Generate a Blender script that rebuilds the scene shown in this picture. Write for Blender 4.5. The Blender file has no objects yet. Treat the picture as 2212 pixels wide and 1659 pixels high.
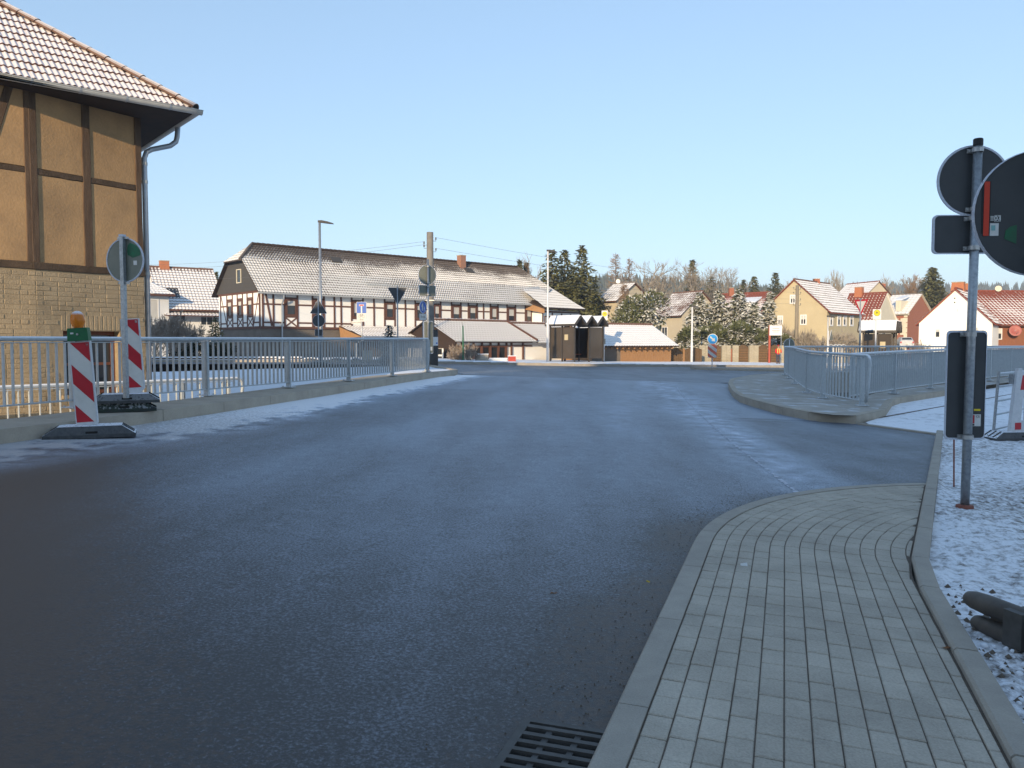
import bpy, math, random
from mathutils import Vector, Matrix, noise as mnoise
R = math.radians
rnd = random.Random(11)
sc = bpy.context.scene
col = sc.collection
V = Vector

# ------------------------------------------------------------------ camera, sky, sun, exposure
PITCH = R(2.9); FPX = 1720.4; EYE = 1.42
cam_d = bpy.data.cameras.new('camera'); cam_d.sensor_width = 36; cam_d.lens = 28
cam_d.clip_start = 0.1; cam_d.clip_end = 6000
cam = bpy.data.objects.new('camera', cam_d); col.objects.link(cam)
cam.location = (0, 0, EYE); cam.rotation_euler = (R(90) - PITCH, 0, 0)
sc.camera = cam

SUN_AZ = R(19.0)      # sunlight travels this much to the right of the view direction
SUN_EL = R(14.2)
world = bpy.data.worlds.new('World'); sc.world = world; world.use_nodes = True
wn = world.node_tree.nodes; wl = world.node_tree.links
sky = wn.new('ShaderNodeTexSky'); sky.sky_type = 'NISHITA'; sky.sun_disc = False
sky.sun_elevation = SUN_EL; sky.sun_rotation = math.pi + SUN_AZ
sky.altitude = 200
sky.air_density = 1.0; sky.dust_density = 0.2; sky.ozone_density = 4.8
# the sky's contrast from zenith to horizon is softened (gamma about the strength-scaled value)
SKY = 0.15; GAM = 0.55
def vmul(a, k):
    n_ = wn.new('ShaderNodeVectorMath'); n_.operation = 'MULTIPLY'; n_.inputs[1].default_value = k; wl.new(a, n_.inputs[0]); return n_.outputs[0]
gm_ = wn.new('ShaderNodeGamma'); gm_.inputs[1].default_value = GAM
wl.new(vmul(sky.outputs[0], (SKY,) * 3), gm_.inputs[0])
wl.new(vmul(gm_.outputs[0], (1 / SKY,) * 3), wn['Background'].inputs[0])
wn['Background'].inputs[1].default_value = SKY
sun_d = bpy.data.lights.new('sun', 'SUN'); sun_d.energy = 5.0; sun_d.angle = R(0.55); sun_d.color = (1.0, 0.79, 0.53)
sun = bpy.data.objects.new('sun', sun_d); col.objects.link(sun)
SUN_DIR = V((math.sin(SUN_AZ) * math.cos(SUN_EL), math.cos(SUN_AZ) * math.cos(SUN_EL), -math.sin(SUN_EL)))
sun.rotation_euler = SUN_DIR.to_track_quat('-Z', 'Y').to_euler()
sun.location = (-20, -60, 30)
vs = sc.view_settings
vs.view_transform = 'Standard'; vs.look = 'None'; vs.gamma = 1.0; vs.use_curve_mapping = False
vs.exposure = 0.38

# ------------------------------------------------------------------ survey helpers
CP, SP = math.cos(PITCH), math.sin(PITCH)
def W(px, py, Y):
    """world point seen at (px, py) of a 2212 px wide print of the photograph, at distance Y"""
    u = (px - 1106) / FPX; v = (829 - py) / FPX
    t = Y / (CP + v * SP)
    return V((u * t, Y, EYE + t * (-SP + v * CP)))
def G(px, py, z):
    u = (px - 1106) / FPX; v = (829 - py) / FPX
    t = (z - EYE) / (-SP + v * CP)
    return V((u * t, t * (CP + v * SP), z))
def XY(px, Y, z=0.0):
    return V(((px - 1106) / FPX * Y / CP, Y, z))
def ZZ(py, Y):
    return W(1106, py, Y).z
def lerp_tab(x, tab):
    if x <= tab[0][0]: return tab[0][1]
    for (x0, y0), (x1, y1) in zip(tab, tab[1:]):
        if x <= x1: return y0 + (y1 - y0) * (x - x0) / (x1 - x0)
    return tab[-1][1]
def sstep(a, b, x):
    t = min(1, max(0, (x - a) / (b - a))); return t * t * (3 - 2 * t)
def H(x, y):
    """height of the carriageway: banked up to the left on the bridge, flatter beyond"""
    A = lerp_tab(y, [(2, .03), (10, .09), (25, .3), (50, .2), (400, .2)])
    B = lerp_tab(y, [(12, .037), (25, .035), (50, .02)])
    return A - B * min(26, max(-12 if y < 30 else -8, x))

# ------------------------------------------------------------------ mesh builder
FR = {}
class MB:
    def __init__(s): s.v = []; s.f = []; s.at = []
    def add(s, vs_, fs, a=0.0):
        n = len(s.v); s.v += [V(p) for p in vs_]; s.at += [a] * len(vs_)
        s.f += [tuple(i + n for i in f) for f in fs]; return s
    def box(s, c, d, rz=0.0, M=None, taper=1.0):
        x, y, z = d[0] / 2, d[1] / 2, d[2] / 2
        ps = [V((sx * x * (taper if sz > 0 else 1), sy * y * (taper if sz > 0 else 1), sz * z)) for sz in (-1, 1) for sy in (-1, 1) for sx in (-1, 1)]
        m = M if M is not None else Matrix.Rotation(rz, 3, 'Z')
        s.add([m @ p + V(c) for p in ps], [(0, 2, 3, 1), (4, 5, 7, 6), (0, 1, 5, 4), (2, 6, 7, 3), (0, 4, 6, 2), (1, 3, 7, 5)]); return s
    def quad(s, *ps): s.add(ps, [tuple(range(len(ps)))]); return s
    def prism(s, ps, off):
        n = len(ps); off = V(off)
        s.add([V(p) for p in ps] + [V(p) + off for p in ps],
              [tuple(range(n))[::-1], tuple(range(n, 2 * n))] + [(i, (i + 1) % n, n + (i + 1) % n, n + i) for i in range(n)]); return s
    def bar(s, p, q, w, h, nrm=(0, 0, 1), mid=True):
        """beam from p to q; h along nrm, w across"""
        p, q, nrm = V(p), V(q), V(nrm)
        d = (q - p); side = d.cross(nrm).normalized(); nn = side.cross(d).normalized()
        a = -h / 2 if mid else 0; b = h / 2 if mid else h
        ps = [e + side * sx * w / 2 + nn * (a if sz < 0 else b) for e in (p, q) for sx, sz in ((-1, -1), (1, -1), (1, 1), (-1, 1))]
        s.add(ps, [(0, 1, 2, 3), (7, 6, 5, 4), (0, 4, 5, 1), (1, 5, 6, 2), (2, 6, 7, 3), (3, 7, 4, 0)]); return s
    def tube(s, path, r, n=8, cap=True):
        path = [V(p) for p in path]; m = len(path); k = len(s.v); prev = None
        for i, p in enumerate(path):
            d = (path[min(i + 1, m - 1)] - path[max(i - 1, 0)]).normalized()
            if prev is None:
                ref = V((0, 0, 1)) if abs(d.z) < .9 else V((1, 0, 0)); a = d.cross(ref).normalized()
            else:
                a = prev - d * prev.dot(d)
                a = a.normalized() if a.length > 1e-6 else d.orthogonal().normalized()
            prev = a; b = d.cross(a); rr = r[i] if isinstance(r, (list, tuple)) else r
            for j in range(n):
                t = 2 * math.pi * j / n; s.v.append(p + a * math.cos(t) * rr + b * math.sin(t) * rr); s.at.append(0.0)
        for i in range(m - 1):
            for j in range(n):
                j2 = (j + 1) % n
                s.f.append((k + i * n + j, k + i * n + j2, k + (i + 1) * n + j2, k + (i + 1) * n + j))
        if cap and n > 2:
            s.f.append(tuple(k + j for j in range(n))[::-1]); s.f.append(tuple(k + (m - 1) * n + j for j in range(n)))
        return s
    def lathe(s, prof, c=(0, 0, 0), n=16, M=None, cap=True):
        k = len(s.v); c = V(c); m = M if M is not None else Matrix.Identity(3)
        for r, z in prof:
            for j in range(n):
                t = 2 * math.pi * j / n; s.v.append(c + m @ V((r * math.cos(t), r * math.sin(t), z))); s.at.append(0.0)
        for i in range(len(prof) - 1):
            for j in range(n):
                j2 = (j + 1) % n; s.f.append((k + i * n + j, k + i * n + j2, k + (i + 1) * n + j2, k + (i + 1) * n + j))
        if cap: s.f.append(tuple(k + j for j in range(n))[::-1]); s.f.append(tuple(k + (len(prof) - 1) * n + j for j in range(n)))
        return s
    def mesh(s, name, mat, inv=None, smooth=False, attr=None):
        me = bpy.data.meshes.new(name)
        me.from_pydata([(inv @ p)[:] if inv is not None else p[:] for p in s.v], [], s.f)
        if attr:
            al = me.attributes.new(attr, 'FLOAT', 'POINT'); al.data.foreach_set('value', s.at)
        if smooth: me.polygons.foreach_set('use_smooth', [True] * len(me.polygons))
        me.materials.append(mat); me.update(); return me
    def build(s, name, mat, parent=None, smooth=False, attr=None, loc=None):
        if parent is not None: F = FR[parent.name]
        else: F = Matrix.Translation(V(loc)) if loc is not None else Matrix.Identity(4)
        o = bpy.data.objects.new(name, s.mesh(name, mat, F.inverted(), smooth, attr)); col.objects.link(o)
        if parent is not None: o.parent = parent
        elif loc is not None: o.location = loc
        FR[o.name] = F; return o

def tag(o, label=None, cat=None, group=None, kind=None):
    if label: o['label'] = label
    if cat: o['category'] = cat
    if group: o['group'] = group
    if kind: o['kind'] = kind
    return o
def thing(name, label, cat, loc=(0, 0, 0), rz=0.0, group=None):
    o = bpy.data.objects.new(name, None); col.objects.link(o); o.empty_display_size = .2
    o.location = loc; o.rotation_euler = (0, 0, rz)
    FR[o.name] = Matrix.Translation(V(loc)) @ Matrix.Rotation(rz, 4, 'Z')
    return tag(o, label, cat, group)
def struct(name, mb, m, smooth=False, attr=None): return tag(mb.build(name, m, smooth=smooth, attr=attr), kind='structure')
def piece(name, me, parent, M):
    o = bpy.data.objects.new(name, me); col.objects.link(o); o.parent = parent
    o.matrix_basis = FR[parent.name].inverted() @ M; FR[o.name] = FR[parent.name]; return o
def dup(root, loc, rz=0.0, label=None, group=None):
    r = root.copy(); col.objects.link(r); r.location = loc; r.rotation_euler = (0, 0, rz)
    FR[r.name] = Matrix.Translation(V(loc)) @ Matrix.Rotation(rz, 4, 'Z')
    if label: r['label'] = label
    if group: r['group'] = group
    for ch in list(root.children):
        c = ch.copy(); col.objects.link(c); c.parent = r
        for g in list(ch.children):
            d = g.copy(); col.objects.link(d); d.parent = c
    return r
def frame(o, ex, nz, up=(0, 0, 1)):
    """4x4 with x=ex, y=nz x..., z=up through o"""
    ex, up = V(ex).normalized(), V(up).normalized(); ey = up.cross(ex).normalized(); up = ex.cross(ey)
    M = Matrix((ex, ey, up)).transposed().to_4x4(); M.translation = V(o); return M
def text(body, size, M, m, parent, align='CENTER', bold=0.0, name='lettering'):
    c = bpy.data.curves.new(name, 'FONT'); c.body = body; c.size = size; c.align_x = align; c.align_y = 'CENTER'
    c.extrude = 0.0008; c.offset = bold; c.materials.append(m)
    tmp = bpy.data.objects.new(name, c); me = bpy.data.meshes.new_from_object(tmp); bpy.data.objects.remove(tmp)
    return piece(name, me, parent, M)

# ------------------------------------------------------------------ materials
MATS = {}
def mat(name, c1, c2=None, scale=3.0, rough=.8, metal=0.0, bump=0.0, bscale=60.0, snow=None, stretch=None, spec=.4,
        snow_col=(.80, .82, .86), grain=0.0, emit=0.0, trans=0.0, snow_scale=14.0, island=0.0):
    m = bpy.data.materials.new(name); m.use_nodes = True; nt = m.node_tree; N = nt.nodes; L = nt.links
    b = N['Principled BSDF']; b.inputs['Roughness'].default_value = rough; b.inputs['Metallic'].default_value = metal
    b.inputs['Specular IOR Level'].default_value = spec
    geo = N.new('ShaderNodeNewGeometry'); pos = geo.outputs['Position']
    if stretch:
        mp = N.new('ShaderNodeMapping'); mp.inputs['Scale'].default_value = stretch; L.new(pos, mp.inputs['Vector']); vec = mp.outputs[0]
    else: vec = pos
    c2 = c2 or tuple(c * .8 for c in c1)
    nz = N.new('ShaderNodeTexNoise'); nz.inputs['Scale'].default_value = scale; nz.inputs['Detail'].default_value = 7; nz.inputs['Roughness'].default_value = .62
    L.new(vec, nz.inputs['Vector'])
    rp = N.new('ShaderNodeValToRGB'); rp.color_ramp.elements[0].position = .33; rp.color_ramp.elements[1].position = .67
    rp.color_ramp.elements[0].color = (*c1, 1); rp.color_ramp.elements[1].color = (*c2, 1); L.new(nz.outputs[0], rp.inputs[0]); out = rp.outputs[0]
    if island:
        mx = N.new('ShaderNodeMix'); mx.data_type = 'RGBA'; mx.blend_type = 'MULTIPLY'; mx.inputs[0].default_value = 1
        oi = N.new('ShaderNodeObjectInfo'); mr = N.new('ShaderNodeMapRange'); mr.inputs[3].default_value = 1 - island; mr.inputs[4].default_value = 1 + island
        L.new(oi.outputs['Random'], mr.inputs[0]); cb = N.new('ShaderNodeCombineColor')
        for i in range(3): L.new(mr.outputs[0], cb.inputs[i])
        L.new(out, mx.inputs[6]); L.new(cb.outputs[0], mx.inputs[7]); out = mx.outputs[2]
    if grain:
        ng = N.new('ShaderNodeTexNoise'); ng.inputs['Scale'].default_value = bscale; ng.inputs['Detail'].default_value = 4; L.new(pos, ng.inputs['Vector'])
        mr = N.new('ShaderNodeMapRange'); mr.inputs[1].default_value = .3; mr.inputs[2].default_value = .7; mr.inputs[3].default_value = 1 - grain; mr.inputs[4].default_value = 1 + grain
        L.new(ng.outputs[0], mr.inputs[0]); mx = N.new('ShaderNodeMix'); mx.data_type = 'RGBA'; mx.blend_type = 'MULTIPLY'; mx.inputs[0].default_value = 1
        cb = N.new('ShaderNodeCombineColor')
        for i in range(3): L.new(mr.outputs[0], cb.inputs[i])
        L.new(out, mx.inputs[6]); L.new(cb.outputs[0], mx.inputs[7]); out = mx.outputs[2]
    if snow:
        lo, hi, amt = snow
        sp = N.new('ShaderNodeSeparateXYZ'); L.new(geo.outputs['Normal'], sp.inputs[0])
        m1 = N.new('ShaderNodeMapRange'); m1.interpolation_type = 'SMOOTHSTEP'; m1.inputs[1].default_value = lo; m1.inputs[2].default_value = hi; L.new(sp.outputs[2], m1.inputs[0])
        ns = N.new('ShaderNodeTexNoise'); ns.inputs['Scale'].default_value = snow_scale; ns.inputs['Detail'].default_value = 5; L.new(pos, ns.inputs['Vector'])
        m2 = N.new('ShaderNodeMapRange'); m2.inputs[1].default_value = .75 - .5 * amt - .05; m2.inputs[2].default_value = .75 - .5 * amt + .05; L.new(ns.outputs[0], m2.inputs[0])
        mu = N.new('ShaderNodeMath'); mu.operation = 'MULTIPLY'; L.new(m1.outputs[0], mu.inputs[0]); L.new(m2.outputs[0], mu.inputs[1])
        mx = N.new('ShaderNodeMix'); mx.data_type = 'RGBA'; L.new(mu.outputs[0], mx.inputs[0]); L.new(out, mx.inputs[6]); mx.inputs[7].default_value = (*snow_col, 1); out = mx.outputs[2]
        if metal:
            mm = N.new('ShaderNodeMapRange'); mm.inputs[3].default_value = metal; mm.inputs[4].default_value = 0; L.new(mu.outputs[0], mm.inputs[0]); L.new(mm.outputs[0], b.inputs['Metallic'])
        mr_ = N.new('ShaderNodeMapRange'); mr_.inputs[3].default_value = rough; mr_.inputs[4].default_value = .85; L.new(mu.outputs[0], mr_.inputs[0]); L.new(mr_.outputs[0], b.inputs['Roughness'])
    L.new(out, b.inputs['Base Color'])
    if bump:
        nb = N.new('ShaderNodeTexNoise'); nb.inputs['Scale'].default_value = bscale; nb.inputs['Detail'].default_value = 5; L.new(vec, nb.inputs['Vector'])
        bp = N.new('ShaderNodeBump'); bp.inputs['Strength'].default_value = bump; bp.inputs['Distance'].default_value = .02; L.new(nb.outputs[0], bp.inputs['Height']); L.new(bp.outputs[0], b.inputs['Normal'])
    if trans: b.inputs['Transmission Weight'].default_value = trans
    if emit: b.inputs['Emission Color'].default_value = (*c1, 1); b.inputs['Emission Strength'].default_value = emit
    MATS[name] = m; return m

m_snow = mat('snow', (.80, .82, .86), (.72, .75, .80), scale=2, rough=.9, bump=.5, bscale=25)
m_galv = mat('galvanised_steel', (.48, .515, .53), (.40, .435, .455), scale=18, rough=.5, metal=.12, snow=(.45, .75, .75), snow_scale=40)
m_galv_top = mat('frosted_handrail_steel', (.50, .535, .55), (.42, .455, .475), scale=18, rough=.5, metal=.12, snow=(.25, .6, .95), snow_scale=60)
m_post = mat('sign_post_steel', (.42, .44, .46), (.26, .28, .30), scale=30, rough=.38, metal=.6)
m_signback = mat('sign_back_grey', (.055, .058, .062), (.045, .048, .052), scale=6, rough=.55)
m_signback_g = mat('sign_back_greygreen', (.21, .215, .175), (.17, .18, .15), scale=6, rough=.55)
m_rim = mat('hoar_frost_rim', (.55, .58, .66), (.70, .73, .80), scale=50, rough=.9, bump=.6, bscale=150)
m_clamp = mat('clamp_steel', (.5, .5, .49), (.4, .4, .4), scale=30, rough=.4, metal=.5)
m_black = mat('black_plastic', (.012, .012, .014), rough=.5)
m_rubber = mat('recycled_rubber', (.05, .052, .055), (.085, .085, .085), scale=20, rough=.8, bump=.3, bscale=120, snow=(.35, .7, .72), snow_scale=35)
m_rubber_g = mat('mossy_rubber', (.03, .05, .03), (.03, .032, .034), scale=9, rough=.8, bump=.3, bscale=120, snow=(.35, .7, .45), snow_scale=30)
m_white = mat('white_reflective_sheeting', (.66, .64, .60), (.58, .57, .53), scale=9, rough=.5)
m_red = mat('red_reflective_sheeting', (.50, .018, .03), (.42, .015, .025), scale=9, rough=.45)
m_redstrip = mat('orange_red_strip', (.62, .05, .02), (.55, .04, .015), scale=9, rough=.5)
m_bakeedge = mat('white_plastic_edge', (.62, .62, .63), (.52, .53, .55), scale=14, rough=.6, snow=(.3, .7, .8), snow_scale=60)
m_blue = mat('blue_sheeting', (.02, .11, .48), (.02, .10, .42), scale=9, rough=.45)
m_bluelt = mat('light_blue_sheeting', (.03, .32, .75), (.03, .28, .68), scale=9, rough=.45)
m_yel = mat('yellow_sheeting', (.80, .62, .02), (.75, .58, .02), scale=9, rough=.45)
m_greenp = mat('green_plastic', (.012, .13, .045), (.01, .10, .04), scale=15, rough=.5, snow=(.5, .9, .6), snow_scale=60)
m_amber = mat('amber_lens', (.75, .22, .01), (.60, .16, .01), scale=15, rough=.25, snow=(.35, .8, .75), snow_scale=45)
m_greensp = mat('green_spray_paint', (.012, .15, .065), (.03, .10, .055), scale=20, rough=.6)
m_wood_dk = mat('dark_weathered_oak', (.075, .045, .028), (.14, .09, .055), scale=3, rough=.85, bump=.5, bscale=30, stretch=(6, 6, .8))
m_wood_h = mat('dark_weathered_rail', (.06, .04, .025), (.10, .065, .04), scale=4, rough=.85, bump=.4, bscale=30)
m_plaster = mat('ochre_plaster', (.47, .29, .14), (.31, .197, .102), scale=1.1, rough=.92, bump=.3, bscale=26, grain=.05)
m_brick = mat('painted_brick', (.40, .305, .19), (.30, .23, .145), scale=2.2, rough=.93, bump=.6, bscale=45, grain=.10, island=.045)
m_mortar = mat('painted_mortar', (.365, .28, .172), (.28, .213, .134), scale=9, rough=.95, bump=.4, bscale=60)
m_tile = mat('frosted_clay_tile', (.15, .065, .045), (.10, .048, .036), scale=9, rough=.85, snow=(-.1, .22, .90), snow_scale=30, island=.06, snow_col=(.70, .64, .63))
m_hip = mat('frosted_hip_tile', (.16, .09, .06), (.12, .065, .045), scale=9, rough=.85, snow=(.35, .75, .84), snow_scale=22, snow_col=(.70, .64, .62))
m_zinc = mat('zinc_gutter', (.50, .50, .47), (.42, .42, .40), scale=5, rough=.5, metal=.2)
m_zinc_lt = mat('zinc_downpipe', (.44, .47, .50), (.36, .39, .42), scale=5, rough=.42, metal=.5)
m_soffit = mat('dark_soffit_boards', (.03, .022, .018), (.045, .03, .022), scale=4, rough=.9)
m_conc = mat('concrete_kerb', (.46, .40, .32), (.36, .31, .25), scale=2.5, rough=.92, bump=.25, bscale=80, grain=.08)
m_conc_top = mat('rough_concrete', (.44, .40, .35), (.34, .31, .27), scale=1.8, rough=.9, bump=.3, bscale=60, grain=.08, snow=(.8, .95, .30), snow_scale=2.2, snow_col=(.55, .56, .58))
m_paver = mat('grey_concrete_paver', (.50, .445, .365), (.37, .325, .265), scale=2.6, rough=.9, bump=.4, bscale=110, grain=.12, island=.075)
m_joint = mat('joint_sand', (.17, .135, .105), (.11, .085, .065), scale=30, rough=.95, bump=.5, bscale=120)
m_kerbst = mat('grey_kerb_stone', (.41, .365, .305), (.33, .295, .25), scale=5, rough=.9, bump=.25, bscale=140, grain=.07, island=.04)
m_iron = mat('cast_iron', (.10, .095, .09), (.07, .065, .06), scale=18, rough=.6, metal=.3)
m_pit = mat('dark_pit', (.02, .018, .016), rough=.95)
m_steelrail = mat('weathered_guardrail', (.13, .112, .095), (.07, .062, .055), scale=8, rough=.6, metal=.3)
m_rod = mat('rusty_rod', (.28, .10, .07), (.20, .07, .05), scale=20, rough=.8)
m_glass = mat('window_glass', (.03, .035, .04), (.022, .025, .03), scale=1, rough=.06, spec=.7)
m_glassbr = mat('brown_acrylic', (.075, .058, .042), (.06, .046, .034), scale=1, rough=.12, spec=.6)
m_curtain = mat('net_curtain', (.62, .60, .55), (.45, .44, .41), scale=3, rough=.9, stretch=(14, 14, .3))
m_timber = mat('brown_painted_timber', (.135, .062, .042), (.10, .045, .032), scale=7, rough=.75)
m_white_r = mat('white_render', (.88, .86, .80), (.83, .81, .76), scale=.8, rough=.9)
m_white_h = mat('white_painted_wall', (.76, .75, .73), (.70, .69, .67), scale=.5, rough=.9)
m_plinth = mat('grey_brown_plinth', (.17, .145, .12), (.13, .11, .09), scale=1.5, rough=.95)
m_slate = mat('dark_slate_cladding', (.075, .07, .066), (.055, .052, .05), scale=12, rough=.8)
m_woodsun = mat('honey_timber_boards', (.37, .205, .095), (.29, .155, .07), scale=5, rough=.8, stretch=(4, 4, .5))
m_brown_dk = mat('dark_brown_boards', (.035, .022, .016), (.05, .03, .022), scale=6, rough=.8)
m_bronze = mat('dark_bronze_frame', (.075, .065, .055), (.06, .052, .045), scale=9, rough=.45, metal=.3)
m_tanwall = mat('tan_render', (.52, .44, .28), (.46, .385, .245), scale=.7, rough=.92)
m_yelwall = mat('pale_yellow_render', (.52, .46, .34), (.46, .40, .30), scale=.7, rough=.92)
m_redbrick = mat('red_brick_wall', (.34, .13, .075), (.27, .10, .06), scale=8, rough=.9)
m_cream = mat('cream_trim', (.66, .60, .46), (.6, .54, .42), scale=2, rough=.9)
m_orange_ch = mat('orange_brick_chimney', (.46, .18, .085), (.36, .13, .065), scale=14, rough=.9)
m_redtile = mat('red_tile_roof', (.33, .085, .045), (.26, .065, .038), scale=6, rough=.85, snow=(.35, .75, .34), snow_scale=5)
m_redtile_b = mat('red_tile_bare', (.34, .085, .045), (.27, .065, .035), scale=6, rough=.85, snow=(.35, .75, .08), snow_scale=5)
m_snowtile = mat('snowy_tile_roof', (.20, .11, .085), (.15, .085, .07), scale=6, rough=.85, snow=(.30, .6, .80), snow_scale=5, snow_col=(.74, .72, .72))
m_greytile = mat('frosted_grey_roof', (.13, .12, .12), (.10, .095, .095), scale=6, rough=.85, snow=(.30, .6, .72), snow_scale=6, snow_col=(.72, .72, .74))
m_fencebr = mat('brown_fence_boards', (.14, .085, .04), (.10, .06, .03), scale=9, rough=.85)
m_block = mat('split_concrete_block', (.42, .37, .27), (.34, .30, .22), scale=9, rough=.95, bump=.5, bscale=30, island=.06)
m_pole = mat('grey_concrete_pole', (.23, .215, .19), (.17, .16, .145), scale=5, rough=.85)
m_polewood = mat('weathered_pole', (.27, .23, .17), (.2, .17, .125), scale=5, rough=.85, stretch=(5, 5, .4))
m_wire = mat('wire', (.16, .155, .15), rough=.5, metal=.4)
m_skin = mat('skin', (.45, .27, .19), rough=.6)
m_jacket = mat('red_jacket', (.62, .03, .03), (.52, .025, .025), scale=20, rough=.8)
m_jeans = mat('dark_jeans', (.05, .06, .09), (.04, .045, .07), scale=20, rough=.85)
m_strap = mat('yellow_strap', (.75, .60, .10), rough=.6)
m_cap = mat('dark_red_cap', (.30, .03, .03), rough=.8)
m_carp = mat('silver_car_paint', (.55, .56, .58), rough=.3, metal=.4)
m_tail = mat('tail_light', (.45, .02, .02), rough=.3)
m_bark = mat('grey_brown_bark', (.15, .115, .085), (.10, .08, .06), scale=20, rough=.95)
m_birch = mat('birch_bark', (.62, .58, .52), (.4, .37, .33), scale=20, rough=.9)
m_twig = mat('frosted_twigs', (.25, .21, .165), (.37, .33, .28), scale=3, rough=.95)
m_twig_r = mat('larch_twigs', (.30, .20, .125), (.24, .16, .10), scale=3, rough=.95)
m_twig_w = mat('rime_covered_twigs', (.40, .35, .29), (.30, .22, .17), scale=6, rough=.95)
m_needle = mat('spruce_needles', (.10, .108, .038), (.16, .15, .058), scale=1.2, rough=.9, snow=(.5, .95, .14), snow_scale=2.5, snow_col=(.45, .44, .36))
m_needle_f = mat('frosted_spruce_needles', (.085, .10, .04), (.13, .135, .06), scale=1.5, rough=.9, snow=(.10, .7, .66), snow_scale=2.2, snow_col=(.72, .71, .66))
m_needle_g = mat('golden_conifer_needles', (.14, .13, .03), (.09, .10, .025), scale=4, rough=.9, snow=(.5, .9, .3), snow_scale=4)
m_needle_b = mat('bluegreen_dwarf_needles', (.06, .08, .07), (.045, .06, .05), scale=8, rough=.9, snow=(.2, .7, .35), snow_scale=12)
m_dkshrub = mat('dark_evergreen_leaves', (.03, .035, .015), (.045, .05, .02), scale=4, rough=.9)
m_catkin = mat('reddish_catkins', (.25, .10, .07), (.18, .075, .06), scale=9, rough=.9)
m_wallbr = mat('earth_brown_wall', (.16, .115, .08), (.12, .085, .06), scale=2, rough=.95)
m_graffiti_white = mat('sticker_white', (.70, .70, .68), (.6, .6, .58), scale=30, rough=.6)
m_cyan = mat('sticker_cyan', (.25, .50, .50), rough=.6)
m_texture_grey = mat('print_grey', (.16, .16, .16), rough=.7)

# ------------------------------------------------------------------ ground materials
def nodes_of(m): return m.node_tree.nodes, m.node_tree.links, m.node_tree.nodes['Principled BSDF']
def asphalt_mat():
    m = bpy.data.materials.new('frosted_asphalt'); m.use_nodes = True; N, L, b = nodes_of(m)
    geo = N.new('ShaderNodeNewGeometry'); pos = geo.outputs['Position']
    at = N.new('ShaderNodeAttribute'); at.attribute_name = 'frost'
    ad = N.new('ShaderNodeAttribute'); ad.attribute_name = 'brown_tone'
    def noise(sc_, det=6, vec=pos, rough=.6):
        n = N.new('ShaderNodeTexNoise'); n.inputs['Scale'].default_value = sc_; n.inputs['Detail'].default_value = det; n.inputs['Roughness'].default_value = rough; L.new(vec, n.inputs['Vector']); return n.outputs[0]
    def mr(x, a, b_, c, d, clamp=True):
        n = N.new('ShaderNodeMapRange'); n.clamp = clamp
        for i, q in enumerate((a, b_, c, d)): n.inputs[i + 1].default_value = q
        L.new(x, n.inputs[0]); return n.outputs[0]
    def math_(op, x, y):
        n = N.new('ShaderNodeMath'); n.operation = op
        for i, q in enumerate((x, y)):
            if isinstance(q, (int, float)): n.inputs[i].default_value = q
            else: L.new(q, n.inputs[i])
        return n.outputs[0]
    mp = N.new('ShaderNodeMapping'); mp.inputs['Rotation'].default_value = (0, 0, R(18)); mp.inputs['Scale'].default_value = (1.0, .16, 1); L.new(pos, mp.inputs['Vector'])
    streak = noise(1.3, 6, mp.outputs[0]); big = noise(.35, 4); fine = noise(62, 7, rough=.82); med = noise(6, 6)
    # frost amount: survey value + wind streaks, broken up by grain
    amt = math_('ADD', at.outputs['Fac'], mr(streak, .3, .7, -.07, .07, False))
    amt = math_('ADD', amt, mr(big, .3, .7, -.05, .05, False))
    amt = math_('ADD', amt, mr(med, .3, .7, -.04, .04, False))
    amt = math_('ADD', amt, math_('MULTIPLY', mr(noise(3.2, 5), .33, .62, -.65, .3, False), mr(at.outputs['Fac'], .55, 1.0, 0, 1)))
    thr = math_('ADD', amt, mr(fine, .25, .75, -.44, .44, False))
    frost = mr(thr, .24, 1.0, 0, 1)

    base = N.new('ShaderNodeMix'); base.data_type = 'RGBA'; base.inputs[6].default_value = (.030, .031, .034, 1); base.inputs[7].default_value = (.062, .063, .067, 1); L.new(mr(fine, .3, .7, 0, 1), base.inputs[0])
    brown_tone = N.new('ShaderNodeMix'); brown_tone.data_type = 'RGBA'; brown_tone.inputs[7].default_value = (.085, .062, .049, 1)
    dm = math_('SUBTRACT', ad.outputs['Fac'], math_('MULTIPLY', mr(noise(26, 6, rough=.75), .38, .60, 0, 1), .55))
    dmask = mr(dm, 0, .45, 0, 1); L.new(dmask, brown_tone.inputs[0]); L.new(base.outputs[2], brown_tone.inputs[6])
    fr = N.new('ShaderNodeMix'); fr.data_type = 'RGBA'; L.new(math_('MULTIPLY', frost, mr(dmask, 0, 1, 1, .45)), fr.inputs[0]); L.new(brown_tone.outputs[2], fr.inputs[6])
    sc_ = N.new('ShaderNodeMix'); sc_.data_type = 'RGBA'; sc_.inputs[6].default_value = (.47, .55, .68, 1); sc_.inputs[7].default_value = (.86, .87, .90, 1); L.new(mr(thr, .85, 1.25, 0, 1), sc_.inputs[0]); L.new(sc_.outputs[2], fr.inputs[7])  # thin frost tinted blue: sky light put into its colour
    L.new(fr.outputs[2], b.inputs['Base Color']); b.inputs['Roughness'].default_value = .5; b.inputs['Specular IOR Level'].default_value = .45
    bp = N.new('ShaderNodeBump'); bp.inputs['Strength'].default_value = .55; bp.inputs['Distance'].default_value = .012
    L.new(math_('ADD', fine, math_('MULTIPLY', frost, .5)), bp.inputs['Height']); L.new(bp.outputs[0], b.inputs['Normal'])
    return m
m_asph = asphalt_mat()
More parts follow.
